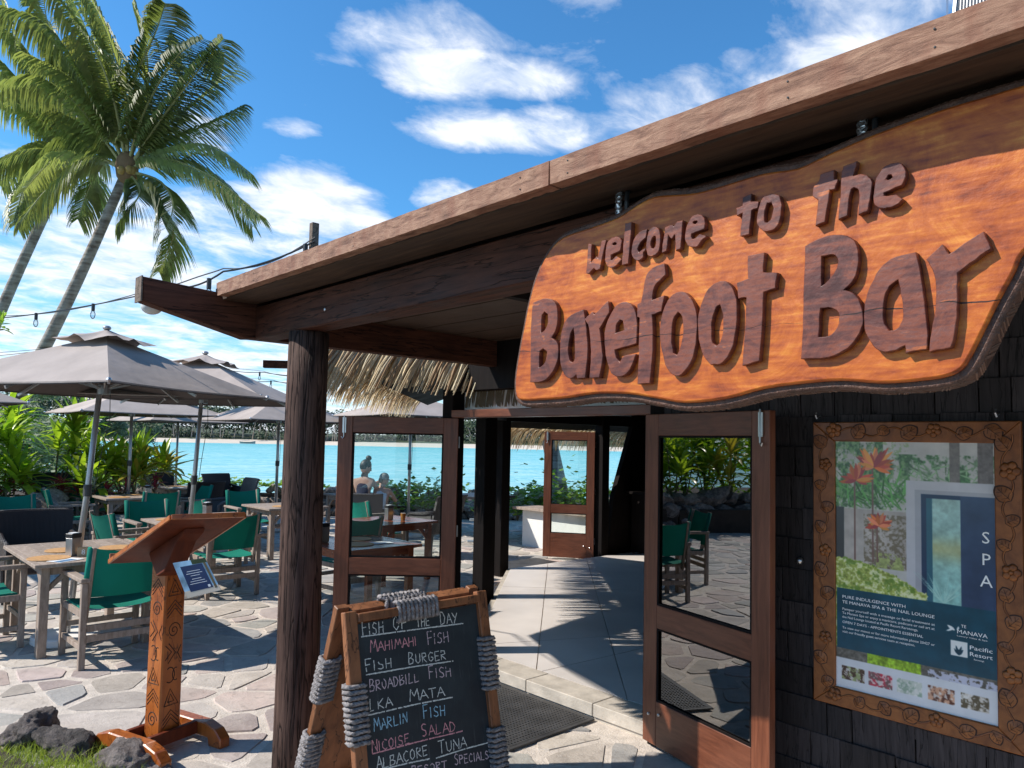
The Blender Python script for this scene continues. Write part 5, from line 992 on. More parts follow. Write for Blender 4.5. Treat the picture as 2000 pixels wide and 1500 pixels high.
def slat_table(nm, w, M, Ml, n=8):
    t = thing(nm, '', 'table'); h = .74; sw = (w-.10)/n
    for k in range(n): obj('slat', MB().bb(-w/2+.05+k*sw+.002, -w/2+.05+(k+1)*sw-.002, -w/2+.05, w/2-.05, h-.026, h), M, t, bevel=.002)
    for s in (-1, 1):
        obj('edge_board', MB().bb(-w/2, w/2, s*(w/2-.025)-.025, s*(w/2-.025)+.025, h-.028, h+.001), M, t, bevel=.003); obj('edge_board', MB().bb(s*(w/2-.025)-.025, s*(w/2-.025)+.025, -w/2+.05, w/2-.05, h-.028, h+.001), M, t, bevel=.003)
        obj('apron', MB().bb(-w/2+.12, w/2-.12, s*(w/2-.09)-.011, s*(w/2-.09)+.011, h-.10, h-.03), Ml, t); obj('apron', MB().bb(s*(w/2-.09)-.011, s*(w/2-.09)+.011, -w/2+.12, w/2-.12, h-.10, h-.03), Ml, t)
        for s2 in (-1, 1):
            x, y = s*(w/2-.09), s2*(w/2-.09); obj('leg', MB().bb(x-.032, x+.032, y-.032, y+.032, 0, h-.03), Ml, t, bevel=.003)
            m = MB(); m.bar((x-s*.02, y, h-.22), (x-s*.18, y, h-.06), .02, .035); m.bar((x, y-s2*.02, h-.22), (x, y-s2*.18, h-.06), .02, .035); obj('brace', m, Ml, t)
    return t
def sety(t, loc, rz, label, group): t.location = loc; t.rotation_euler = (0, 0, rz); t['label'] = label; t['group'] = group; return t
H = PI/2
dc0 = directors_chair(); GRP = "green director's chairs on the terrace"
chairs = [
 (1.78, 6.54, 0.02, 'nearest green canvas chair, back to us, right behind the lectern base at table eight'),
 (1.02, 7.50, -H+.03, 'green canvas chair at the left edge with its arm facing table eight'),
 (3.42, 8.36, -.04, 'green canvas chair with dark back between the lectern desk and the round post'),
 (2.62, 9.02, -H+.15, 'side-on green canvas chair just above the lectern desk'),
 (3.22, 10.15, PI, 'green canvas chair whose lit curved back faces us above the second table'),
 (4.15, 10.35, -H, 'side-on green chair leaning left of the slatted table by the round post'),
 (5.05, 11.45, PI-.05, 'green canvas chair beyond the table next to the round post, against the stone wall'),
 (2.0, 11.75, PI+.05, 'light green canvas chair at the left edge in front of the rocks and red plants'),
 (2.92, 13.2, -H-.1, 'green canvas chair seen side-on between the big pole and the red plants'),
 (3.55, 14.55, PI, 'small green canvas chair back just right of the big umbrella pole'),
 (3.88, 12.25, .0, 'dark green shaded chair back in front of the distant grey wicker chair'),
 (4.72, 13.3, H+.3, 'green chair turned towards us left of the second pole, beside the dark shaded chair'),
 (4.35, 7.35, .1, 'green canvas chair just right of the big round post, by the red table'),
 (5.9, 9.1, -H, 'green canvas chair seen through the open glass door beside the small red table'),
 (-1.6, 5.75, 0, 'green canvas chair mirrored in the lower door glass, left of our view'),
 (-.80, 6.6, H, 'green canvas chair side-on, mirrored in the right hand door glass'),
]
for k, (x, y, a, l) in enumerate(chairs):
    if k == 0: sety(dc0, (x, y, 0), a, l, GRP)
    else: copy_tree(dc0, (x, y, 0), a, l, GRP)
wk = wicker_chair('wicker_chair', M_WICK, .62, .93); G2 = 'dark wicker armchairs on the terrace'
for k, (x, y, a, l) in enumerate([(1.72, 8.85, PI-.06, 'big dark brown wicker armchair behind table eight'), (3.5, 15.6, .1, 'black wicker chair behind the big umbrella pole, right of the blue grey one'), (5.15, 13.95, .05, 'black wicker chair back just left of the second umbrella pole'), (5.55, 17.0, PI, 'small black wicker chair back against the sea between the two poles'), (6.55, 16.1, PI+.2, 'black wicker chair back against the sea right behind the second umbrella pole'), (6.95, 9.2, .2, 'dark wicker chair near the white wall behind the door glass')]):
    if k == 0: sety(wk, (x, y, 0), a, l, G2)
    else: copy_tree(wk, (x, y, 0), a, l, G2)
wg = wicker_chair('wicker_chair', M_WICKG, .64, 1.02); sety(wg, (5.25, 12.8, 0), H*.95, 'large pale grey wicker armchair side-on, right of the second umbrella pole', 'grey wicker armchairs')
pc = copy_tree(wg, (6.95, 11.05, 0), -.7, 'grey wicker armchair holding the woman with the hair bun, behind the door glass', 'grey wicker armchairs'); pc.scale = (.9, .9, .83)
wb = wicker_chair('wicker_chair', M_WICKB, .66, 1.06); sety(wb, (3.15, 15.5, 0), -.35, 'blue grey tall wicker chair left of the big umbrella pole near the plants', 'blue wicker chairs')
tb = slat_table('slatted_table', .95, M_TEAK, M_TEAK); G3 = 'weathered slatted teak tables'
TBL = [(1.74, 7.14, 'front weathered table number eight with round placemats and the steel napkin holder'), (3.40, 9.25, 'weathered table behind the lectern desk, in front of the lit green chair back'), (3.84, 13.4, 'weathered table right behind the big umbrella pole, with the steel napkin holder'), (5.22, 10.58, 'weathered table partly hidden by the big round post'), (5.35, 15.3, 'farthest weathered table by the stone wall between two umbrella poles'), (.75, 11.0, 'weathered table at the left edge near the rocks'), (-1.6, 6.6, 'weathered table mirrored in the right hand door glass'), (7.4, 12.1, 'weathered table where the woman and child sit')]
for k, (x, y, l) in enumerate(TBL):
    if k == 0: sety(tb, (x, 7.33, 0), 0, l, G3); tb.scale = (1, 1.40, 1)
    else: q_ = copy_tree(tb, (x, y, 0), 0, l, G3); q_.scale = (1, 1, 1)
tv = slat_table('varnished_table', .90, M_VARN, M_VARN, 5); sety(tv, (3.95, 6.42, 0), 0, 'red varnished table right behind the left hand glass door', 'red varnished tables'); copy_tree(tv, (5.35, 8.0, 0), .1, 'small red varnished table farther off, with napkin holder and amber glass', 'red varnished tables')
# things on the tables
def napkin(x, y, l, rz=.2, s=1, first=[None]):
    if first[0] is None:
        t = thing('napkin_holder', l, 'napkin holder'); obj('body', MB().bb(-.045, .045, -.035, .035, 0, .15), M_STEEL, t, bevel=.004); obj('lid', MB().bb(-.048, .048, -.038, .038, .1505, .185), M_BLACK, t, bevel=.004); obj('napkins', MB().bb(-.03, .03, -.028, .028, .185, .19), M_PAPER, t); first[0] = t; t.location = (x, y, .742); t.rotation_euler = (0, 0, rz); t['group'] = 'steel napkin holders'
    else: t = copy_tree(first[0], (x, y, .742), rz, l, 'steel napkin holders')
napkin(1.60, 7.03, 'steel napkin holder on table eight beside the number block', .5); napkin(3.62, 9.45, 'steel napkin holder at the foot of the second umbrella pole', .3); napkin(4.02, 13.1, 'steel napkin holder on the table behind the big umbrella pole'); napkin(3.68, 6.62, 'steel napkin holder on the red table, between post and glass door', .1); napkin(5.36, 8.0, 'steel napkin holder on the far red table behind the glass', .1); napkin(5.0, 15.7, 'steel napkin holder on the farthest table by the wall')
t = thing('table_number', 'small pale wooden block with a white number 8 on table eight', 'number block', (1.665, 6.955, .742), -.45); nb = obj('block', MB().bb(-.05, .05, -.012, .012, 0, .075), M_WOODNUM, t, bevel=.003)
o = text('number', '8', 0, 0, .06, None, Matrix.Translation((-.018, -.0135, .015)) @ Matrix.Rotation(H, 4, 'X'), mw=M_INK); o.parent = t; o.name = 'number'
def disc(nm, r, h, mt, seg=28): m = MB(); m.tube([(0, 0, 0), (0, 0, h)], r, seg); return m.mesh(nm, mt, bevel=.001)
PMAT = disc('placemat', .155, .006, M_MATW)
PL = [(1.42, 6.98, 'left front round rattan placemat on table eight'), (1.62, 7.38, 'rattan placemat behind the napkin holder on table eight'), (1.86, 6.88, 'right front rattan placemat on table eight, under the lectern edge'), (2.02, 7.30, 'rattan placemat at the far right corner of table eight'), (3.16, 9.42, 'rattan placemat on the table behind the lectern desk'), (3.62, 13.15, 'rattan placemat at the near left of the table behind the big pole'), (4.0, 13.6, 'rattan placemat at the far right of the table behind the big pole'), (5.1, 10.4, 'rattan placemat on the table beside the round post'), (3.86, 6.28, 'front rattan placemat on the red table behind the glass door'), (4.05, 6.62, 'rear rattan placemat on the red table behind the glass door'), (5.3, 15.5, 'rattan placemat on the farthest table by the wall')]
for x, y, l in PL: o = link('placemat', PMAT, None); o.location = (x, y, .7425); tag(o, l, 'placemat', 'round rattan placemats')
for x, y, a, l in ((1.50, 6.80, .5, 'blue and white menu card on the near edge of table eight'), (4.1, 6.25, -.2, 'white menu on the red table behind the glass door'), (5.2, 15.15, .1, 'white folded menu on the farthest table')):
    m = MB(); m.bb(-.11, .11, -.075, .075, 0, .0015); o = obj('menu_card', m, M_PAPER); o.location = (x, y, .7435 if y != 6.80 else .7435); o.rotation_euler = (0, 0, a); tag(o, l, 'menu', 'menu cards on tables'); s = obj('menu_print', MB().bb(-.10, .05, -.06, .01, .0018, .0022), M_BLUEPR, o)
m = MB(); m.tube([(0, 0, 0), (0, 0, .09)], [.028, .034], 14); o = obj('amber_glass', m, simple('amber_candle_glass', (.45, .20, .05), .2)); o.location = (5.48, 7.86, .742); tag(o, 'amber candle glass beside the napkin holder on the far red table', 'candle glass')
# ------------------------------------------------------------------ umbrellas
def umbrella(c, hd, ang, ze, zp, label, tilt_=(0, 0), detail=True, pole_r=.025, base_xy=None, strap=False):
    t = thing('patio_umbrella', label, 'umbrella', (c[0], c[1], 0), 0, 'taupe patio umbrellas'); bx, by = (base_xy[0]-c[0], base_xy[1]-c[1]) if base_xy else (0, 0)
    cor = [Vector((hd*math.cos(ang+k*H), hd*math.sin(ang+k*H), ze)) for k in range(4)]; top = Vector((0, 0, zp)); N = 8; m = MB()
    def surf(a, b, u, v):   # u along the eave, v from peak to eave
        e = a.lerp(b, u); p = top.lerp(e, v); s = math.sin(PI*u)*v; p.z -= .012*s*math.sin(PI*min(1, v*.9))+.006*math.sin(PI*u)*v; q = Vector((0, 0, 0)); inward = -(a+b)/2; inward.z = 0; p += inward.normalized()*(.035*math.sin(PI*u)*v); return p
    for k in range(4):
        a, b = cor[k], cor[(k+1) % 4]; vs = [surf(a, b, i/N, .07+.93*j/N) for j in range(N+1) for i in range(N+1)]; m.add(vs, [(j*(N+1)+i, j*(N+1)+i+1, (j+1)*(N+1)+i+1, (j+1)*(N+1)+i) for j in range(N) for i in range(N)])
        vs = [surf(a, b, i/N, 1)+Vector((0, 0, dz)) for dz in (0, -.012) for i in range(N+1)]; m.add(vs, [(i, i+1, N+2+i, N+1+i) for i in range(N)])
    ml = MB(); ml.v = [(p[0]*.995, p[1]*.995, p[2]-.007) for p in m.v]; ml.f = list(m.f); ml.m = list(m.m); ml.c = list(m.c); obj('canopy_shaded_underside', ml, M_CANVAS_SHADE, t, smooth=True)  # second skin just below the canopy, darkened to stand for its shade
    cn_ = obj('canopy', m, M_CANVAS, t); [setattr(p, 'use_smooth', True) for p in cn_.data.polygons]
    bm = bmesh.new(); bm.from_mesh(cn_.data); bmesh.ops.remove_doubles(bm, verts=bm.verts, dist=.0005); bm.to_mesh(cn_.data); bm.free()
    for e in cn_.data.edges: pass
    cn_.data.set_sharp_from_angle(angle=.22) if hasattr(cn_.data, 'set_sharp_from_angle') else None
    # wind vent cap
    m = MB(); n = 32; r = rnd(int(c[0]*100)); vs = [Vector((0, 0, zp+.05))]; ph = r.uniform(0, 6)
    for j, (rr, dz) in enumerate(((.08, .015), (.21, -.045), (.34, -.10))):
        for i in range(n):
            a = ang+2*PI*i/n; sq = 1/max(abs(math.cos((a-ang)+0)), abs(math.sin(a-ang)))*.72 if False else 1/(abs(math.cos(a-ang))+abs(math.sin(a-ang)))*1.22; q = rr*sq*hd/1.4
            w = (.016*math.sin(4*a+ph)+.016*math.sin(7*a+ph*2)+.010*math.sin(11*a))*(j/2)**1.3; vs.append(Vector((q*math.cos(a), q*math.sin(a), zp+dz+w+.02*j)))
    m.add(vs, [(0, 1+i, 1+(i+1) % n) for i in range(n)]+[(1+j*n+i, 1+(j+1)*n+i, 1+(j+1)*n+(i+1) % n, 1+j*n+(i+1) % n) for j in range(2) for i in range(n)]); obj('vent_cap', m, M_CANVAS, t, smooth=True)
    m = MB(); m.tube([(bx, by, 0), (bx*.45, by*.45, 1.25), (0, 0, zp)], [pole_r, pole_r, pole_r*.85], 14); obj('pole', m, M_ALU, t, smooth=True)
    m = MB(); m.ball((0, 0, zp+.062), .036, 10, 6, (1, 1, .6)); obj('finial', m, M_ALU, t, smooth=True)
    f = .45; m = MB(); m.tube([(bx*f, by*f, 1.22), (bx*f*.97, by*f*.97, 1.32)], pole_r*1.35, 14); obj('pole_collar', m, M_RUBBER, t)
    if detail:
        m = MB(); m.tube([(0, 0, ze-.04), (0, 0, ze+.04)], .05, 12); obj('hub', m, M_ALU, t)
        for k in range(8):
            e = cor[k//2].copy() if k % 2 == 0 else (cor[k//2]+cor[(k//2+1) % 4])*.5
            if k % 2: e.z -= .03; inw = -e.copy(); inw.z = 0; e += inw.normalized()*.04
            a = top+Vector((0, 0, -.06)); m = MB(); m.bar(a, e+Vector((0, 0, -.02)), .016, .022); rb = obj('rib', m, M_ALU, t); mid = a.lerp(e, .5)+Vector((0, 0, -.02)); m = MB(); m.bar((0, 0, ze), mid, .012, .016); obj('strut', m, M_ALU, rb)
            if k % 2 == 0: m = MB(); m.ball(e+Vector((0, 0, .0)), .02, 6, 4); obj('rib_tip', m, M_STEEL, rb)
        m = MB(); m.tube([(.05, 0, ze), (.055, -.01, 1.9), (.05+bx*.3, by*.3, 1.5), (.04+bx*.4, by*.4, 1.25)], .0035, 4); obj('pull_cord', m, M_BLACK, t)
    if strap:
        for s in (0, 1): e = cor[3].lerp(cor[2], .25+.0*s); e = CP(*(strap[s]), 0)-Vector((c[0], c[1], 0)); m = MB(); m.box((e.x, e.y, ze-.10), (.018, .005, .24)); obj('tie_strap', m, M_BLACK, t)
    if base_xy or detail:
        m = MB(); m.prism([(.26*math.cos(a)*1.0, .26*math.sin(a)) for a in np.linspace(0, 2*PI, 17)[:-1]], 0.002, .07, map=lambda a, b, h: (a+bx, b+by, h)); obj('base_weight', m, M_WHITE, t, bevel=.012); m = MB(); m.tube([(bx, by, .07), (bx, by, .32)], pole_r*1.4, 12); obj('base_tube', m, M_ALU, t)
    return t
A0 = math.radians(-103)
umbrella((1.80, 7.14), 1.38, A0, 2.14, 2.62, 'big taupe umbrella at the left with its silver pole rising beside table eight', base_xy=(1.62, 7.22))
umbrella((3.11, 8.36), 1.36, math.radians(-88), 2.16, 2.62, 'second taupe umbrella whose right half goes behind the round post', base_xy=(3.02, 8.50), strap=((-2.62, 9.15), (-2.35, 9.2)))
u3 = CP(-6.55, 12.8); umbrella((u3.x, u3.y), 1.50, math.radians(-43), 2.12, 2.56, 'low taupe umbrella spread behind the big one, left of the second pole', pole_r=.028)
u4 = CP(-4.45, 14.2); umbrella((u4.x, u4.y), 1.55, math.radians(-43), 2.08, 2.56, 'taupe umbrella behind the round post, its left corner over the beach', pole_r=.028)
u5 = CP(-1.86, 13.7); umbrella((u5.x, u5.y), 1.5, math.radians(-50), 2.20, 2.6, 'taupe umbrella above the glass door, its pole seen through the pane', pole_r=.028)
u6 = CP(-7.0, 15.6); umbrella((u6.x, u6.y), 1.45, math.radians(-38), 2.06, 2.5, 'farthest taupe umbrella peeping out below the low one', detail=False)
u7 = CP(-7.85, 9.9); umbrella((u7.x, u7.y), 1.40, math.radians(-43), 2.16, 2.6, 'taupe umbrella at the left edge above the green ti plants', detail=True)
# ------------------------------------------------------------------ rocks and stone wall
def rock(seed, s=(1, 1, 1), sub=3, rough=.28, pit=0):
    bm = bmesh.new(); bmesh.ops.create_icosphere(bm, subdivisions=sub, radius=1); o = Vector((seed*3.1, seed*1.7, 0))
    for v in bm.verts:
        d = v.co.normalized(); n = noise.noise(d*1.1+o)*rough*1.6+noise.noise(d*2.6+o)*rough*.6+noise.noise(d*6+o)*rough*.25+noise.noise(d*14+o)*rough*.10; n += pit*(-abs(noise.noise(d*4.3+o))*.28-abs(noise.noise(d*11+o))*.12+noise.noise(d*26+o)*.035); q = max(abs(d.x), abs(d.y), abs(d.z)); v.co = Vector((d.x*s[0], d.y*s[1], d.z*s[2]))*(1+n)*(.75+.25/q)
    me = D.meshes.new('rock'); bm.to_mesh(me); bm.free(); me.polygons.foreach_set('use_smooth', [sub > 2]*len(me.polygons)); me.materials.append(M_ROCK); return me
for sd, loc, s, l in ((1, (.98, 5.02, .03), (.17, .13, .115), 'rounded dark volcanic boulder at the lower left, farthest of the three'), (2, (1.10, 4.72, .02), (.18, .11, .095), 'flat topped dark boulder in the middle of the rockery, beside the grass'), (5, (1.31, 4.30, .0), (.23, .15, .12), 'grey boulder in front of the lectern foot at the bottom edge')):
    o = link('boulder', rock(sd, s, 5, .30, .45), None); o.location = loc; o.rotation_euler = (0, 0, sd); tag(o, l, 'boulder', 'boulders edging the planting bed')
gm = MB(); r = rnd(31)
def blade3(m, p, h, w, lean, bend, r):
    a = r.uniform(0, 2*PI); sd = Vector((math.cos(a), math.sin(a), 0))*w; d = Vector((lean[0], lean[1], 0)); vs = []
    for i in range(4): t = i/3; q = p+Vector((0, 0, h*t*(1-.25*t*bend)))+d*(h*t*t*bend); ww = (1-t)**.7; vs += [q-sd*ww, q+sd*ww]
    m.add(vs, [(i*2, i*2+1, i*2+3, i*2+2) for i in range(3)])
for i in range(7000):
    x, y = r.uniform(.35, 1.30), r.uniform(3.9, 5.1)
    if y > 5.0-(x-.8)*.9: continue
    blade3(gm, Vector((x, y, .0)), r.uniform(.03, .11), .0026, (r.uniform(-.7, .9), r.uniform(-.8, .4)), r.uniform(.3, 1.1), r)
stuff(obj('grass_tufts', gm, M_GRASS))
RK = []
for k in range(7):
    me = rock(20+k, (1, .8, .62), 2, .32); me.materials[0] = M_WALLROCK; me.name = 'wall_stone'; RK.append(me)
wl = thing('stone_wall', 'low rough lava stone wall between terrace and lagoon', 'stone wall', (7.9, 16.2, 0)); r = rnd(55)
core = MB()
for k in range(len(WALLPTS)-1):
    a, b = Vector((*WALLPTS[k], 0)), Vector((*WALLPTS[k+1], 0)); hh = .52; core.bar(a+Vector((0, 0, hh/2-.5)), b+Vector((0, 0, hh/2-.5)), .4, hh+.9)
obj('wall_core', core, M_SOIL, wl, world=True); cnt = 0
for k in range(2, len(WALLPTS)-1):
    a, b = Vector((*WALLPTS[k], 0)), Vector((*WALLPTS[k+1], 0)); L = (b-a).length; e = (b-a)/L; nn = Vector((-e.y, e.x, 0)); s = 0
    if nn.dot(-Fh) < 0: nn = -nn
    while s < L:
        st = r.uniform(.2, .38)
        for lv in range(3):
            if cnt > 270: break
            o = link('wall_stone', r.choice(RK), wl); q = a+e*(s+r.uniform(-.08, .08))+nn*(.20+r.uniform(-.03, .05) if lv < 2 else r.uniform(-.05, .12)); z = (.09, .29, .53)[lv]+r.uniform(-.03, .04); o.location = (q.x-7.9, q.y-16.2, z); sc = r.uniform(.12, .20); o.scale = (sc*1.15, sc, sc); o.rotation_euler = (r.uniform(-.5, .5), r.uniform(-.5, .5), r.uniform(0, 6)); cnt += 1
        s += st
# bed wall: rocks round the planting bed by the left
PB = [(-3.0, 12.6), (1.0, 12.4), (2.45, 12.6), (3.0, 13.7), (3.35, 15.0)]; bw = thing('rock_edging', 'heap of large lava rocks holding the planting bed behind the left chairs', 'rock wall', (2.0, 13, 0)); r = rnd(77)
for k in range(len(PB)-1):
    a, b = Vector((*PB[k], 0)), Vector((*PB[k+1], 0)); L = (b-a).length; s = 0
    while s < L:
        for lv in range(3):
            o = link('edging_rock', r.choice(RK), bw); q = a.lerp(b, s/L)+Vector((-.12*lv, .1*lv, 0)); o.location = (q.x-2.0+r.uniform(-.06, .06), q.y-13+r.uniform(-.06, .06), .12+.27*lv+r.uniform(-.04, .04)); sc = r.uniform(.18, .30); o.scale = (sc, sc, sc*.95); o.rotation_euler = (r.uniform(-.4, .4), r.uniform(-.4, .4), r.uniform(0, 6))
        s += r.uniform(.26, .42)
hm = MB(); hm.prism([(-8, 12.7), (2.3, 12.8), (3.0, 15.2), (3.2, 17.5), (-8, 17.5)], -.9, .62); struct(obj('raised_bed_soil', hm, M_SOIL))
# ------------------------------------------------------------------ leafy plants
def leaf_mesh(nm, L, W_, mt, bend=.5, fold=.25, n=6):
    m = MB(); vs = []
    for i in range(n+1):
        t = i/n; w = W_*math.sin(PI*min(1, t*.93+.07))**.75*(1 if t < .98 else .1); x = L*t*(1-.18*bend*t); z = L*(.25*t-bend*t*t*.75); vs += [(x, -w, z+w*fold), (x, 0, z), (x, w, z+w*fold)]
    m.add(vs, [(i*3+k, (i+1)*3+k, (i+1)*3+k+1, i*3+k+1) for i in range(n) for k in range(2)]); return m.mesh(nm, mt, smooth=True)
TI = [leaf_mesh('ti_leaf', .52, .042, M_TI, b, .3) for b in (.2, .45, .8)]; TIY = [leaf_mesh('ti_leaf', .46, .04, M_TIY, b, .3) for b in (.3, .7)]
BR = [leaf_mesh('bromeliad_leaf', .30, .026, M_BROM, b, .5, 4) for b in (.3, .6)]; BRG = [leaf_mesh('bromeliad_leaf', .30, .026, M_BROMG, b, .5, 4) for b in (.3, .6)]
def rosette(par, c, n, meshes, r, sc=1, lo=-.2, hi=1.35, nm='leaf'):
    for i in range(n):
        o = link(nm, r.choice(meshes), par); t = i/n; el = lo+(hi-lo)*t+r.uniform(-.12, .12); az = i*2.4+r.uniform(-.3, .3); o.location = (c[0], c[1], c[2]+.12*t*sc); o.rotation_euler = (r.uniform(-.2, .2), -el, az); s = sc*r.uniform(.75, 1.15)*(1-.25*t); o.scale = (s, s, s)
r = rnd(91)
tis = [(-8.55, 12.6, 1.55, 0), (-7.9, 12.9, 1.75, 0), (-8.9, 13.4, 1.95, 0), (-7.45, 13.2, 1.25, 0), (-8.3, 12.2, 1.1, 0), (-7.75, 12.25, .95, 0), (-7.2, 12.7, .9, 0), (-6.95, 13.4, 1.25, 1), (-6.75, 12.9, .95, 1), (-6.6, 13.7, 1.1, 1), (-8.95, 12.35, 1.3, 0), (-8.05, 14.1, 2.05, 0), (-7.15, 14.2, 1.5, 0), (-9.3, 12.9, 1.7, 0)]
for k, (cx, cz, h, yl) in enumerate(tis):
    p = CP(cx, cz); pos = ['leftmost tall', 'tall upright', 'tallest left', 'middle', 'low front', 'low middle', 'low right', 'yellow orange', 'short yellow', 'rearmost yellowish', 'arching left', 'highest rear', 'rear right', 'outermost left'][k]
    t = thing('ti_plant', pos+' strap leaved ti plant in the bed above the red bromeliads', 'plant', (p.x, p.y, .6), 0, 'green ti plants behind the left chairs')
    for q in range(3 if h > 1 else 2):
        dx, dy = r.uniform(-.25, .25), r.uniform(-.2, .2); hh = (h-.45)*r.uniform(.62, 1.0)
        m = MB(); m.tube([(0, 0, 0), (dx*.6, dy*.6, hh*.5), (dx, dy, hh)], .014, 5); obj('stem', m, M_STEM, t); rosette(t, (dx, dy, hh-.08), 19, (TIY+TI[:1] if yl else TI), r, 1.38)
WHERE = ['first', 'second', 'third', 'fourth', 'fifth', 'sixth', 'seventh', 'eighth', 'ninth', 'tenth', 'eleventh', 'twelfth', 'thirteenth', 'fourteenth', 'fifteenth', 'last']
for k in range(16):
    x, y = -4.6+.38*k+r.uniform(-.15, .15), 13.0+(.9 if k % 3 == 0 else .35*(k % 2))+r.uniform(-.1, .2); hh = 1.0+(1.0 if k % 3 == 0 else 0)+r.uniform(0, .3)
    t = thing('ti_plant', '%s ti plant mirrored in the door glass, from the far end' % WHERE[k], 'plant', (x, y, .55), 0, 'ti plants mirrored in the door glass')
    for q in range(3):
        dx, dy = r.uniform(-.3, .3), r.uniform(-.3, .3); h2 = hh*(.45+.25*q); m = MB(); m.tube([(0, 0, 0), (dx, dy, h2)], .014, 5); obj('stem', m, M_STEM, t); rosette(t, (dx, dy, h2-.08), 16, (TIY if k % 5 == 4 else TI), r, 1.5)
G5 = 'red and silver bromeliads below the ti plants'
for k in range(15):
    f = k/14; cx = -9.0+2.7*f+r.uniform(-.1, .1); cz = 12.0+r.uniform(-.15, .5)+.9*f; p = CP(cx, cz); g = k % 3 == 1
    t = thing('bromeliad', ('silver leaved' if g else 'dark red')+' bromeliad in the rock edging, ' + ('number %s' % '' if False else ['at the far left edge', 'left of the pale rock', 'above the pale green chair', 'behind the pale green chair', 'over the flat rock', 'left of the brown block rock', 'over the brown block rock', 'right above the dark cube rock', 'in the middle of the row', 'before the low ti leaves', 'right of the middle', 'left of the side-on chair', 'behind the side-on chair', 'near the blue grey chair', 'last on the right beside the pole'][k]), 'bromeliad', (p.x, p.y, .70+r.uniform(-.05, .12)), 0, G5)
    rosette(t, (0, 0, 0), 15, BRG if g else BR, r, 1.0, .1, 1.4)
# casuarina and bushy growth behind
def leafcloud(m, c, rad, n, s, r, flat=.8):
    for i in range(n):
        d = Vector((r.gauss(0, 1), r.gauss(0, 1), r.gauss(0, 1))).normalized(); q = rad*r.uniform(.55, 1)**.5; p = Vector(c)+Vector((d.x*q, d.y*q, d.z*q*flat)); a = Vector((r.uniform(-1, 1), r.uniform(-1, 1), r.uniform(-1, .4))).normalized()*s*r.uniform(.6, 1.3); b = a.orthogonal().normalized()*s*.28; m.add([p-a, p-b, p+a, p+b], [(0, 1, 2, 3)])
def tree(cx, cz, h, l, sd, blobs, s=.16, mt=None, nm='casuarina_tree', z0=-.9, n=420):
    p = CP(cx, cz); t = thing(nm, l, 'tree', (p.x, p.y, z0), 0, 'trees along the shore'); r = rnd(sd); m = MB(); m.tube([(0, 0, 0), (.1, 0, h*.4), (0, .1, h*.8)], [.14, .1, .04], 8); obj('trunk', m, M_TRUNK, t)
    m = MB()
    for b in range(blobs):
        zz = h*r.uniform(.22, 1); q = (1.15-zz/h)*h*.30+.3; c = (r.uniform(-q, q), r.uniform(-q, q), zz); leafcloud(m, c, r.uniform(.35, .8)*h/5, n, s, r)
    obj('crown', m, mt or M_CASU, t)
tree(-14.2, 24, 4.9, 'wispy grey green casuarina at the left behind the ti plants', 1, 16); tree(-11.6, 23, 4.3, 'wispy grey green casuarina nearest the lagoon, right of the ti plants', 2, 12, .11, n=340); tree(-17.5, 27, 4.9, 'taller casuarina at the left edge under the umbrella corner', 3, 18)
# vines on the wall
vm = MB(); r = rnd(17)
def vine_patch(m, c, n, spread, hgt, r, s=.05):
    for i in range(n):
        p = Vector(c)+Vector((r.uniform(-1, 1)*spread, r.uniform(-1, 1)*spread*.6, abs(r.gauss(0, .5))*hgt)); a = r.uniform(0, 6.3); d = Vector((math.cos(a), math.sin(a), r.uniform(-.3, .9))).normalized(); sd = d.cross(Vector((0, 0, 1))).normalized()*s*.75; m.add([p, p+d*s*.55+sd, p+d*s*1.5, p+d*s*.55-sd], [(0, 1, 2, 3)])
for k in range(3, len(WALLPTS)-1):
    a, b = Vector((*WALLPTS[k], .62)), Vector((*WALLPTS[k+1], .62)); L = (b-a).length
    for i in range(int(L/.22)):
        g = noise.noise(Vector((k*3.1, i*.35, 2)))
        if g > -.25: vine_patch(vm, a.lerp(b, (i+.5)/(L/.22)), 34, .24, .07+.16*max(0, g)+(.12 if r.random() < .12 else 0), r, .075)
stuff(obj('sea_vine', vm, M_VINE))
for cx, cz, h, l in ((.15, 14.0, .55, 'bright leafy sea vine bush seen through the doorway, left of the leaning trunk'), (1.15, 14.2, .75, 'leafy bush right of the leaning trunk beyond the far door'), (-1.6, 14.6, .6, 'green bush behind the seated pair, seen through the glass')):
    p = CP(cx, cz); t = thing('shore_bush', l, 'bush', (p.x, p.y, .3), 0, 'leafy bushes on the sea wall'); m = MB(); vine_patch(m, (0, 0, .15), 700, .8, h*.85, r, .075); obj('foliage', m, M_VINE, t); m = MB(); [m.tube([(0, 0, 0), (q*.3, .1*q, .5)], .012, 5) for q in (-1, 0, 1)]; obj('stem', m, M_STEM, t)
for k, (x, y) in enumerate(((-3.6, 15.2), (-1.5, 15.6), (.5, 15.3))):
    t = thing('hedge_bush', '%s dark leafy bush mirrored behind the ti plants in the door glass' % ('left', 'middle', 'right')[k], 'bush', (x, y, .5), 0, 'bushes mirrored in the door glass'); m = MB()
    for q in range(9): leafcloud(m, (r.uniform(-.9, .9), r.uniform(-.4, .4), r.uniform(.2, 2.2)), r.uniform(.5, .8), 260, .13, r)
    obj('foliage', m, M_TI, t); m = MB(); m.tube([(0, 0, 0), (.1, 0, 1.4)], .04, 6); obj('stem', m, M_STEM, t)
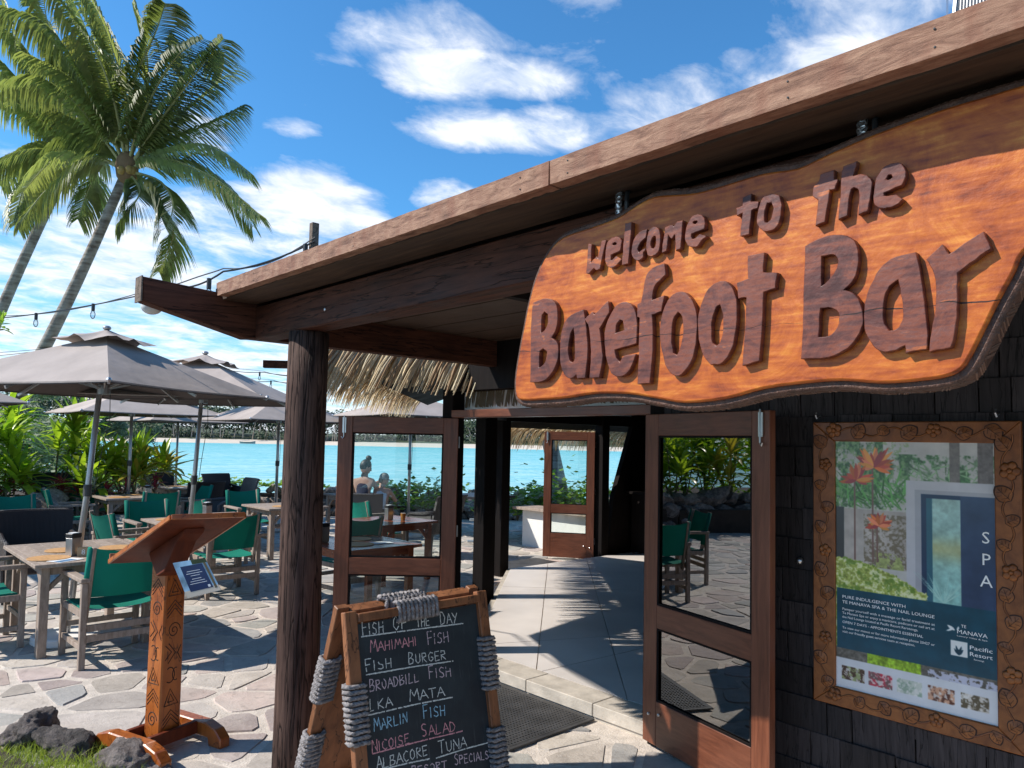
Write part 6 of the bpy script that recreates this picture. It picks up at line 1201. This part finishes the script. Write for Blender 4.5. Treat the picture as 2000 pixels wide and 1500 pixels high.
# leaf sprig poking in at the left edge
p = CP(-4.86, 7.0, 2.73); t = thing('leaf_sprig', 'small bright green leaf sprig at the left edge above the umbrella', 'branch', tuple(p)); m = MB(); m.tube([(-.5, .3, -.25), (-.2, .1, -.05), (.02, 0, .0)], .007, 5); obj('twig', m, M_STEM, t); rosette(t, (0, 0, 0), 14, [leaf_mesh('sprig_leaf', .13, .025, M_VINE, .3)], r, 1, -.5, 1.3); rosette(t, (-.12, .05, -.05), 10, [leaf_mesh('sprig_leaf', .12, .024, M_VINE, .3)], r, 1, -.5, 1.3)
# ------------------------------------------------------------------ palms
def frond(par, pts, r, L=.62, mt=None, n=84, wind=(.55, -.5, 0), wdt=.024, inv=None):
    P = [Vector(p) for p in pts]
    def B(t):
        s = t*(len(P)-1); i = min(int(s), len(P)-2); f = s-i; g = lambda k: P[max(0, min(len(P)-1, k))]; a, b, c, d = g(i-1), g(i), g(i+1), g(i+2)
        return .5*((2*b)+(c-a)*f+(2*a-5*b+4*c-d)*f*f+(3*b-a-3*c+d)*f**3)
    m = MB(); N = 14; m.tube([B(i/N) for i in range(N+1)], [.035*(1-.88*i/N) for i in range(N+1)], 5); rb = obj('frond', m, M_RIB, par)
    m = MB(); wv = Vector(wind); dn_ = Vector((0, 0, -1))
    for i in range(n):
        t = .16+.83*i/n; p = B(t); tg = (B(min(1, t+.02))-B(t-.02)).normalized(); sd0 = tg.cross(Vector((0, 0, 1)))
        if sd0.length < .1: sd0 = tg.orthogonal()
        sd0.normalize(); ll = L*(math.sin(PI*(.12+.80*t))**.6)*r.uniform(.85, 1.12)
        for s in (-1, 1):
            d = (sd0*s*.85+tg*.55+dn_*.30).normalized(); d2 = (d*.42+dn_*.85+wv*.40+tg*.25).normalized()
            p1 = p+d*ll*.42+Vector((r.uniform(-.02, .02), r.uniform(-.02, .02), r.uniform(-.02, .02))); p2 = p1+(d*.35+d2*.65).normalized()*ll*.34; p3 = p2+d2*ll*.34; w = d.cross(dn_); w = w.normalized() if w.length > .05 else tg; w = (w*.6+tg*.6).normalized()*wdt
            m.add([p-w*.4, p+w*.4, p1+w, p1-w, p2+w*.7, p2-w*.7, p3], [(0, 1, 2, 3), (3, 2, 4, 5), (5, 4, 6)])
    obj('leaflets', m, mt or M_PALM, rb)
def palm(base, crown, pix, depth, label, seed, z=14.5, auto=0, curve=.6, R0=.115, L=.80):
    """pix: midrib paths as metres (right, up) from the crown, each with a depth offset at its tip"""
    t = thing('coconut_palm', label, 'palm tree', tuple(base), 0, 'coconut palms leaning in from the left'); b0 = Vector(base); c0 = Vector(crown)-b0; m = MB(); N = 16; pts = []; rad = []
    for i in range(N+1): s = i/N; pts.append(Vector((0, 0, 0)).lerp(c0, s)+Vector((0, 0, -1))*0+(Rh*-.0+Vector((0, 0, 1)))*0-Rh*curve*math.sin(PI*s)*-.35); rad.append(R0*(1.25-.5*s) if s > .05 else R0*1.6)
    m.tube(pts, rad, 14); obj('trunk', m, M_TRUNK, t, smooth=True); m = MB(); m.ball(c0+Vector((0, 0, .05)), .22, 10, 6, (1, 1, 1.6)); obj('crown_shaft', m, M_HUSK, t, smooth=True); r = rnd(seed)
    for k in range(5): a = r.uniform(0, 6.3); m = MB(); m.ball(c0+Vector((.2*math.cos(a), .2*math.sin(a), -.12+r.uniform(-.08, .1))), .075, 8, 6, (1, 1, 1.15)); obj('coconut', m, M_COCO, t, smooth=True)
    for path, dd, yl in pix:
        P = [c0]; n = len(path)
        for k, (a, b) in enumerate(path): P.append(c0+Rh*a+Vector((0, 0, b))+Fh*dd*((k+1)/n))
        frond(t, P, r, L, M_PALMY if yl else M_PALM)
    for k in range(auto):
        az = k*2.4+.5; el = r.uniform(-.2, 1.2); LL = r.uniform(2.6, 3.3); d = Vector((math.cos(az), math.sin(az), 0))+Rh*.25; P = [c0, c0+d*LL*.35*math.cos(el)+Vector((0, 0, LL*.38*math.sin(el)+.2)), c0+d*LL*.7*math.cos(el*.7)+Vector((0, 0, LL*.5*math.sin(el))), c0+d*LL*(.95*math.cos(el*.5))+Vector((0, 0, LL*.42*math.sin(el)-.7))]; frond(t, P, r, L, M_PALM)
def px(*pts): return [((x-225)*.01, (332-y)*.01) for x, y in pts]
def px2(*pts): return [((x-120)*.011, (300-y)*.011) for x, y in pts]
F1 = [(px((300, 302), (400, 290), (490, 350)), -.5, 0), (px((310, 318), (425, 366), (530, 448)), -1.0, 0), (px((305, 362), (348, 415), (352, 472)), -.9, 0), (px((275, 380), (305, 440), (268, 522)), .6, 0), (px((300, 240), (372, 165), (440, 100)), -.8, 0), (px((262, 200), (262, 90), (240, 0)), -.3, 0), (px((292, 222), (372, 120), (372, 36)), .9, 0), (px((232, 205), (205, 85), (160, -15)), -.8, 0), (px((165, 190), (95, 80), (0, 55)), -1.0, 0), (px((120, 200), (50, 160), (-40, 190)), -.4, 0), (px((170, 318), (112, 395), (92, 462)), -1.0, 1), (px((120, 290), (50, 300), (-20, 360)), .6, 0), (px((280, 255), (320, 150), (305, 50)), .2, 1), (px((285, 270), (380, 215), (430, 175)), .5, 0), (px((190, 210), (140, 110), (60, 20)), .8, 1), (px((250, 240), (230, 130), (265, 20)), 1.2, 0), (px((160, 270), (90, 230), (10, 250)), 1.0, 0), (px((310, 290), (380, 320), (430, 400)), 1.4, 0), (px((200, 220), (170, 60), (90, -60)), .2, 0), (px((270, 235), (345, 140), (415, 118)), -1.1, 0), (px((240, 190), (300, 80), (330, 40)), -.9, 0), (px((180, 230), (110, 150), (30, 110)), -.2, 0), (px((150, 250), (70, 190), (-30, 120)), .9, 0), (px((215, 210), (190, 120), (120, 20)), -1.2, 1), (px((260, 370), (270, 400), (250, 450)), -.6, 0)]
c1 = CP(-775/1450*14.5, 14.5, 7.0); b1 = CP(-11.0, 14.6, .0)
palm(b1, c1, F1, 0, 'nearer coconut palm with the full wind blown crown and slender leaning trunk', 5, curve=.5)
c2 = CP(-880/1450*16, 16, 7.9); b2 = CP(-12.6, 16.2, 0)
F2 = [(px2((60, 240), (-20, 200), (-120, 240)), -.5, 0), (px2((80, 190), (20, 90), (-60, 40)), -.6, 0), (px2((60, 300), (0, 330), (-40, 400)), -.6, 0), (px2((100, 180), (60, 60), (0, -40)), .2, 0), (px2((130, 190), (120, 60), (60, -60)), .6, 0), (px2((150, 330), (130, 370), (105, 420)), .5, 0), (px2((60, 270), (-10, 280), (-80, 340)), .8, 0), (px2((170, 200), (180, 110), (150, 0)), -.2, 0), (px2((50, 220), (-30, 130), (-100, 120)), .6, 0), (px2((90, 320), (50, 370), (45, 430)), -.3, 1), (px2((90, 200), (40, 110), (10, 20)), -1.0, 0), (px2((120, 190), (90, 90), (80, -20)), -.8, 1), (px2((70, 230), (10, 150), (-50, 120)), -1.0, 0), (px2((60, 320), (10, 370), (-10, 440)), .3, 0), (px2((140, 200), (150, 100), (110, -10)), -.5, 0)]
palm(b2, c2, F2, 0, 'second coconut palm at the left edge, farther off with a curved trunk', 6, curve=-.6)
c3 = CP(.1, 16.5, 5.2); palm(CP(1.25, 14.4, -.5), c3, [], 0, 'leaning palm trunk seen through the doorway in front of the lagoon', 7, auto=12, curve=0, R0=.15)
# small palms on the far beach
r = rnd(61)
for k in range(11):
    cx = [-205, -192, -176, -160, -152, -139, -128, -112, -101, -84, -70][k]; dz = 352+r.uniform(0, 6); base = CP(cx, dz, 1.6); h = r.uniform(7.0, 9.5); t = thing('beach_palm', 'tiny coconut palm on the far beach, palm %s from the left' % ['first', 'second', 'third', 'fourth', 'fifth', 'sixth', 'seventh', 'eighth', 'ninth', 'tenth', 'last'][k], 'palm tree', tuple(base), 0, 'coconut palms along the far beach'); ln_ = Rh*r.uniform(-2, 2.5)
    m = MB(); m.tube([(0, 0, 0), ln_*.4+Vector((0, 0, h*.5)), ln_+Vector((0, 0, h))], [.30, .22, .18], 5); obj('trunk', m, M_TRUNK, t); m = MB()
    for q in range(12):
        a = q*2*PI/12+r.uniform(-.2, .2); e = r.uniform(-.2, .8); d = Vector((math.cos(a), math.sin(a), 0)); c = ln_+Vector((0, 0, h)); p1 = c+d*1.6+Vector((0, 0, 1.1*e+.3)); p2 = c+d*3.0+Vector((0, 0, .7*e-1.0)); w = Vector((-d.y, d.x, -.5))*.42; m.add([c, p1-w, p1+w, p2], [(0, 1, 3, 2)]); m.add([c, p1+Vector((0, 0, -.5)), p2], [(0, 1, 2)])
    obj('crown', m, M_FARPALM, t)
def far_item(nm, l, cat, cx, cz, parts):
    p = CP(cx, cz, .9); t = thing(nm, l, cat, tuple(p), math.radians(-43))
    for pn, box, mt in parts: obj(pn, MB().bb(*box), mt, t)
    return t
MO = simple('orange_shade_cloth', (.65, .33, .05), .8)
t = far_item('beach_shelter', 'tiny orange beach shelter on two posts on the far shore left of the round post', 'shelter', -98, 349, [('roof', (-3.6, 3.6, -1, 1, 2.6, 3.9), MO)]); [obj('post', MB().bb(x-.15, x+.15, -.1, .1, 0, 2.6), M_STEM, t) for x in (-3.2, 3.2)]
HU = simple('grey_thatch_far', (.30, .24, .18), .9)
t = thing('beach_hut', 'low thatched beach hut on the far shore between the umbrella poles', 'hut', tuple(CP(-181, 350, .8)), math.radians(-43)); m = MB(); m.add([(-8, -3, 2), (8, -3, 2), (8, 3, 2), (-8, 3, 2), (-3.5, 0, 4.6), (3.5, 0, 4.6)], [(0, 1, 5, 4), (1, 2, 5), (2, 3, 4, 5), (3, 0, 4), (3, 2, 1, 0)]); obj('roof', m, HU, t); [obj('post', MB().bb(x-.2, x+.2, -2.5, -2.2, 0, 2), M_STEM, t) for x in (-6, -2, 2, 6)]
def boat(cx, cz, l, mt, L=6): 
    p = CP(cx, cz, -.9); t = thing('beached_boat', l, 'boat', tuple(p), math.radians(-43)); m = MB(); sec = [(-L/2, .5, .9), (-L/4, .9, .7), (L/5, .9, .75), (L/2, .1, 1.2)]; vs = []
    for x, w, h in sec: vs += [(x, -w, h), (x, 0, 0), (x, w, h)]
    m.add(vs, [(i*3+k, (i+1)*3+k, (i+1)*3+k+1, i*3+k+1) for i in range(3) for k in range(2)]+[(0, 1, 2)]); obj('hull', m, mt, t); m = MB(); m.bb(-.8, -.4, -.8, .8, .55, .62); obj('seat', m, M_STEM, t)
boat(-166, 334, 'grey boat drawn up on the far beach below the hut', simple('grey_boat_paint', (.33, .36, .38), .6), 9); boat(-118, 333, 'small grey dinghy at the far waterline left of the round post', simple('dark_boat_paint', (.28, .27, .25), .6), 7); boat(-89, 334, 'brown boat touching the round post on the far beach', simple('brown_boat_paint', (.30, .19, .12), .6), 6)
# ------------------------------------------------------------------ strings of lights
def light_string(pts, bulbs, l, sag=.05):
    t = thing('light_string', l, 'light string', tuple(pts[0]), 0, 'festoon light strings'); P = []
    for k in range(len(pts)-1):
        a, b = Vector(pts[k]), Vector(pts[k+1])
        for i in range(8): s = i/8; P.append(a.lerp(b, s)-Vector((0, 0, sag*4*s*(1-s))))
    P.append(Vector(pts[-1])); o = Vector(pts[0]); m = MB(); m.tube([p-o for p in P], .006, 5); obj('cable', m, M_WIRE, t); m = MB(); m.tube([p-o+Vector((0, 0, .02+.03*math.sin(i*.4))) for i, p in enumerate(P)], .004, 4); obj('support_wire', m, M_WIRE, t)
    for f in bulbs:
        i = f*(len(P)-1); k = int(i); p = P[k].lerp(P[min(k+1, len(P)-1)], i-k)-o; m = MB(); m.tube([p+Vector((0, 0, .01)), p-Vector((0, 0, .055))], .015, 8); s = obj('socket', m, M_BLACK, t); m = MB(); m.ball(p-Vector((0, 0, .09)), .026, 10, 7, (.85, .85, 1.5)); obj('bulb', m, M_BULB, t, smooth=True); 
Wp = lambda x, y, d: CP((x-1000)/1450*d, d, 1.75+(865-.02*(1000-x)-y)/1450*d)
light_string([Wp(-260, 600, 8.0), Wp(0, 619, 7.5), Wp(270, 573, 6.2), Wp(330, 560, 4.6)], (.42, .56), 'festoon string with clear bulbs crossing the palm trunk to the beam end', .02)
light_string([Wp(330, 560, 4.6), Wp(425, 527, 4.5), Wp(604, 466, 4.35)], (.36, .95), 'festoon string rising along the roof edge to the small post', .03)
light_string([Wp(-200, 700, 11), Wp(90, 682, 11), Wp(200, 672, 11)], (.62,), 'low festoon string behind the big umbrella top', .05)
light_string([Wp(440, 722, 12.5), Wp(512, 727, 12), Wp(600, 734, 12)], (.45,), 'short far festoon string right of the second umbrella', .02)
light_string([Wp(470, 742, 13.5), Wp(531, 744, 13), Wp(600, 748, 13)], (.47,), 'lowest far festoon string beside the round post', .02)
t = thing('roof_post', 'small weathered post on the roof edge carrying the light string', 'post', (2.11, 4.03, 2.58)); obj('stake', MB().bb(-.022, .022, -.02, .02, 0, .46), M_TEAKD, t, bevel=.002); m = MB(); m.tube([(0, 0, .30), (.07, -.03, .33), (.10, -.05, .24)], .004, 4); obj('loop_wire', m, M_WIRE, t)
t = thing('globe_lamp', 'round white globe lamp behind the end of the projecting beam', 'lamp', (1.285, 4.25, 2.445)); m = MB(); m.ball((0, 0, 0), .055, 18, 10, (1, 1, .75)); obj('globe', m, simple('opal_glass', (.62, .63, .62), .3, noise_amt=.01), t, smooth=True); m = MB(); m.tube([(0, 0, .03), (0, 0, .075)], .03, 10); obj('lamp_base', m, M_BLACK, t)
t = thing('roof_vent', 'grey corrugated sheet sticking up above the roof edge at the top right', 'roof vent', (1.68, .43, 2.60)); m = MB()
for k in range(16): y = -.045+k*.006; m.add([(0, y, 0), (0, y+.003, 0), (.03, y+.003+.0, .16), (.03, y, .16)], [(0, 1, 2, 3)]); m.add([(0, y+.003, 0), (-.004, y+.006, 0), (.026, y+.006, .16), (.03, y+.003, .16)], [(0, 1, 2, 3)])
obj('corrugated_sheet', m, M_ALU, t); m = MB(); m.bar((0, .055, -.01), (.03, .045, .2), .006, .006); m.bar((0, .062, -.01), (.05, .075, .2), .004, .004); obj('vent_brace', m, M_STEEL, t)
# pale blue grey metal table frame in the far doorway
t = thing('metal_table', 'pale blue grey metal table frame beyond the far doorway', 'table', (8.75, 9.55, 0)); m = MB(); m.tube([(0, 0, .02), (-.02, .0, .35), (-.10, .02, .80)], .035, 10); obj('leg', m, simple('pale_blue_metal', (.42, .50, .56), .4, .3), t, smooth=True)
for q in ((0, 0, .02, -.5, .35, .05), (0, 0, .42, -.5, .3, .42)): m = MB(); m.tube([q[:3], q[3:]], .022, 8); obj('cross_bar', m, MATS['pale_blue_metal'], t)
m = MB(); m.bb(-.75, .15, -.15, .75, .80, .84); obj('top', m, M_BLACK, t)
# ------------------------------------------------------------------ people at the far table
def skinmat(n, c): return simple(n, c, .55, noise_amt=.08)
SK = skinmat('warm_skin', (.46, .26, .18))
def skin_body(name, J, E, mt, par, sub=2):
    me = D.meshes.new(name); names = list(J); me.from_pydata([J[k][0] for k in names], [(names.index(a), names.index(b)) for a, b in E], []); o = D.objects.new('t', me); COL.objects.link(o)
    md = o.modifiers.new('s', 'SKIN'); md.use_smooth_shade = True; o.modifiers.new('u', 'SUBSURF').levels = sub
    for i, k in enumerate(names): r_ = J[k][1]; me.skin_vertices[0].data[i].radius = (r_, r_) if not isinstance(r_, tuple) else r_
    me.skin_vertices[0].data[0].use_root = True
    dg = bpy.context.evaluated_depsgraph_get(); m2 = D.meshes.new_from_object(o.evaluated_get(dg)); D.objects.remove(o); m2.materials.clear(); m2.materials.append(mt); m2.name = name; return link(name, m2, par)
def person(loc, rz, label, sc, turn, lean, top_m, short_m, hair_m, bun=False, cap=None, arm=(.18, .42, .30), sleeves=False):
    t = thing('person', label, 'person', loc, rz, 'pair seated at the table by the lagoon'); s = sc; V = lambda x, y, z: (x*s, (y+lean*max(0, z-.5))*s, z*s)
    J = {'pel': (V(0, 0, .55), .13*s), 'sp': (V(0, .01, .72), .115*s), 'ch': (V(0, .02, .92), .135*s), 'nk': (V(0, .03, 1.06), .052*s), 'hb': (V(.01, .05, 1.14), .05*s)}
    E = [('pel', 'sp'), ('sp', 'ch'), ('ch', 'nk'), ('nk', 'hb')]
    for q, sx in (('l', -1), ('r', 1)):
        ax, ay, az = arm; hand = (ax+.03*sx, ay, az+.62)
        J['sh'+q] = (V(.16*sx, .02, .99), .055*s); J['el'+q] = (V(.23*sx+.04, .16, .76), .042*s); J['wr'+q] = (V(hand[0], hand[1], hand[2]), .028*s); J['pa'+q] = (V(hand[0]+.02, hand[1]+.06, hand[2]+.01), .032*s); E += [('ch', 'sh'+q), ('sh'+q, 'el'+q), ('el'+q, 'wr'+q), ('wr'+q, 'pa'+q)]
        for f in range(5):
            L = (.05, .07, .078, .07, .055)[f]; dx = (-.035, -.02, 0, .018, .034)[f]*sx*-1; J['f%s%d' % (q, f)] = (V(hand[0]+.02+dx, hand[1]+.06+L*.6, hand[2]-.005), .0095*s); J['g%s%d' % (q, f)] = (V(hand[0]+.02+dx*1.2, hand[1]+.06+L, hand[2]-.03), .008*s); E += [('pa'+q, 'f%s%d' % (q, f)), ('f%s%d' % (q, f), 'g%s%d' % (q, f))]
        J['hp'+q] = (V(.09*sx, .05, .53), .095*s); J['kn'+q] = (V(.12*sx, .46, .52), .062*s); J['an'+q] = (V(.12*sx, .45, .09), .038*s); J['to'+q] = (V(.13*sx, .60, .03), .032*s); E += [('pel', 'hp'+q), ('hp'+q, 'kn'+q), ('kn'+q, 'an'+q), ('an'+q, 'to'+q)]
    body = skin_body('body', J, E, SK, t)
    hc = Vector(V(.015, .075, 1.235)); Rm = Matrix.Rotation(turn, 4, 'Z') @ Matrix.Rotation(-.45, 4, 'X')
    def hd(nm, mb, mt, **k): o = obj(nm, mb, mt, t, **k); o.location = hc; o.rotation_euler = Rm.to_euler(); return o
    m = MB(); m.ball((0, 0, 0), .105*s, 16, 12, (.78, .92, 1.12)); m.ball((0, .055*s, -.055*s), .06*s, 10, 8, (.85, .8, .8)); m.ball((0, .102*s, -.012*s), .016*s, 8, 6, (.8, 1.3, 1.3)); m.ball((-.082*s, 0, -.01*s), .022*s, 8, 6, (.4, .8, 1.2)); m.ball((.082*s, 0, -.01*s), .022*s, 8, 6, (.4, .8, 1.2)); hd('head', m, SK, smooth=True)
    m = MB(); m.ball((-.032*s, .088*s, .015*s), .011*s, 8, 6); m.ball((.032*s, .088*s, .015*s), .011*s, 8, 6); hd('eyes', m, M_BLACK)
    m = MB(); m.ball((0, .098*s, -.055*s), .018*s, 8, 4, (1.3, .5, .4)); hd('mouth', m, simple('lip', (.35, .10, .09), .5))
    if cap is None:
        m = MB(); m.ball((0, -.022*s, .025*s), .112*s, 16, 10, (.82, .92, 1.05)); 
        if bun: m.ball((0, -.03*s, .165*s), .055*s, 12, 8, (1, 1, .9)); m.tube([(0, -.03*s, .09*s), (0, -.03*s, .15*s)], .03*s, 8)
        hd('hair', m, hair_m, smooth=True)
    else:
        m = MB(); m.ball((0, -.015*s, .03*s), .112*s, 16, 10, (.84, .95, .95)); hd('cap', m, cap, smooth=True); m = MB(); m.ball((0, .12*s, .035*s), .07*s, 12, 6, (1, .9, .14)); hd('cap_brim', m, cap, smooth=True); m = MB(); m.ball((0, -.05*s, -.04*s), .085*s, 12, 8, (.9, .7, .9)); hd('hair', m, hair_m, smooth=True)
    T = {k: (J[k][0], J[k][1]*1.12) for k in ('pel', 'sp', 'ch')}; T['s1'] = (V(-.11, .02, 1.0), .05*s); T['s2'] = (V(.11, .02, 1.0), .05*s); TE = [('pel', 'sp'), ('sp', 'ch'), ('ch', 's1'), ('ch', 's2')]
    if sleeves:
        for q, sx in (('l', -1), ('r', 1)): T['e'+q] = (V(.20*sx+.02, .10, .86), .062*s); TE.append(('s1' if sx < 0 else 's2', 'e'+q))
    skin_body('top', T, TE, top_m, t)
    S = {'pel': (J['pel'][0], .145*s)}; SE = []
    for q, sx in (('l', -1), ('r', 1)): S['a'+q] = (V(.09*sx, .06, .53), .108*s); S['b'+q] = (V(.11*sx, .30, .525), .09*s); SE += [('pel', 'a'+q), ('a'+q, 'b'+q)]
    skin_body('shorts', S, SE, short_m, t)
NAVY = simple('navy_cotton', (.02, .025, .055), .85); HAIR = simple('dark_hair', (.012, .009, .008), .5, bump=.4); CAPM = simple('grey_camouflage_cap', (.22, .22, .20), .8, noise_amt=.6, nscale=40); BROWNH = simple('brown_hair', (.20, .11, .06), .6)
WP = CP(-2.60, 13.15); person((WP.x, WP.y, .03), -.75, 'woman in a navy sleeveless top, dark hair in a high bun, facing the child', 1.0, -1.1, .12, NAVY, NAVY, HAIR, bun=True, arm=(.22, .36, .34))
KP = CP(-2.28, 13.25); person((KP.x, KP.y, .02), -.85, 'child in a grey cap and white shirt right of the woman', .84, -.9, .05, simple('white_cotton', (.62, .63, .64), .85), NAVY, BROWNH, cap=CAPM, arm=(.05, .34, .28), sleeves=True)
t = thing('side_chair', 'pale timber folding chair back left of the glass door against the water', 'chair', tuple(CP(-3.15, 11.2)), .6); m = MB(); m.bar((-.2, 0, 0), (-.22, -.15, .9), .03, .03); m.bar((.2, 0, 0), (.22, -.15, .9), .03, .03); obj('frame', m, M_TEAK, t); obj('seat', MB().bb(-.22, .22, 0, .4, .42, .45), M_TEAK, t); obj('backrest', MB().box((0, -.13, .76), (.44, .02, .26)), M_TEAK, t)
for s in (-1, 1): m = MB(); m.bar((s*.2, .38, 0), (s*.2, .38, .43), .03, .03); obj('leg', m, M_TEAK, t)
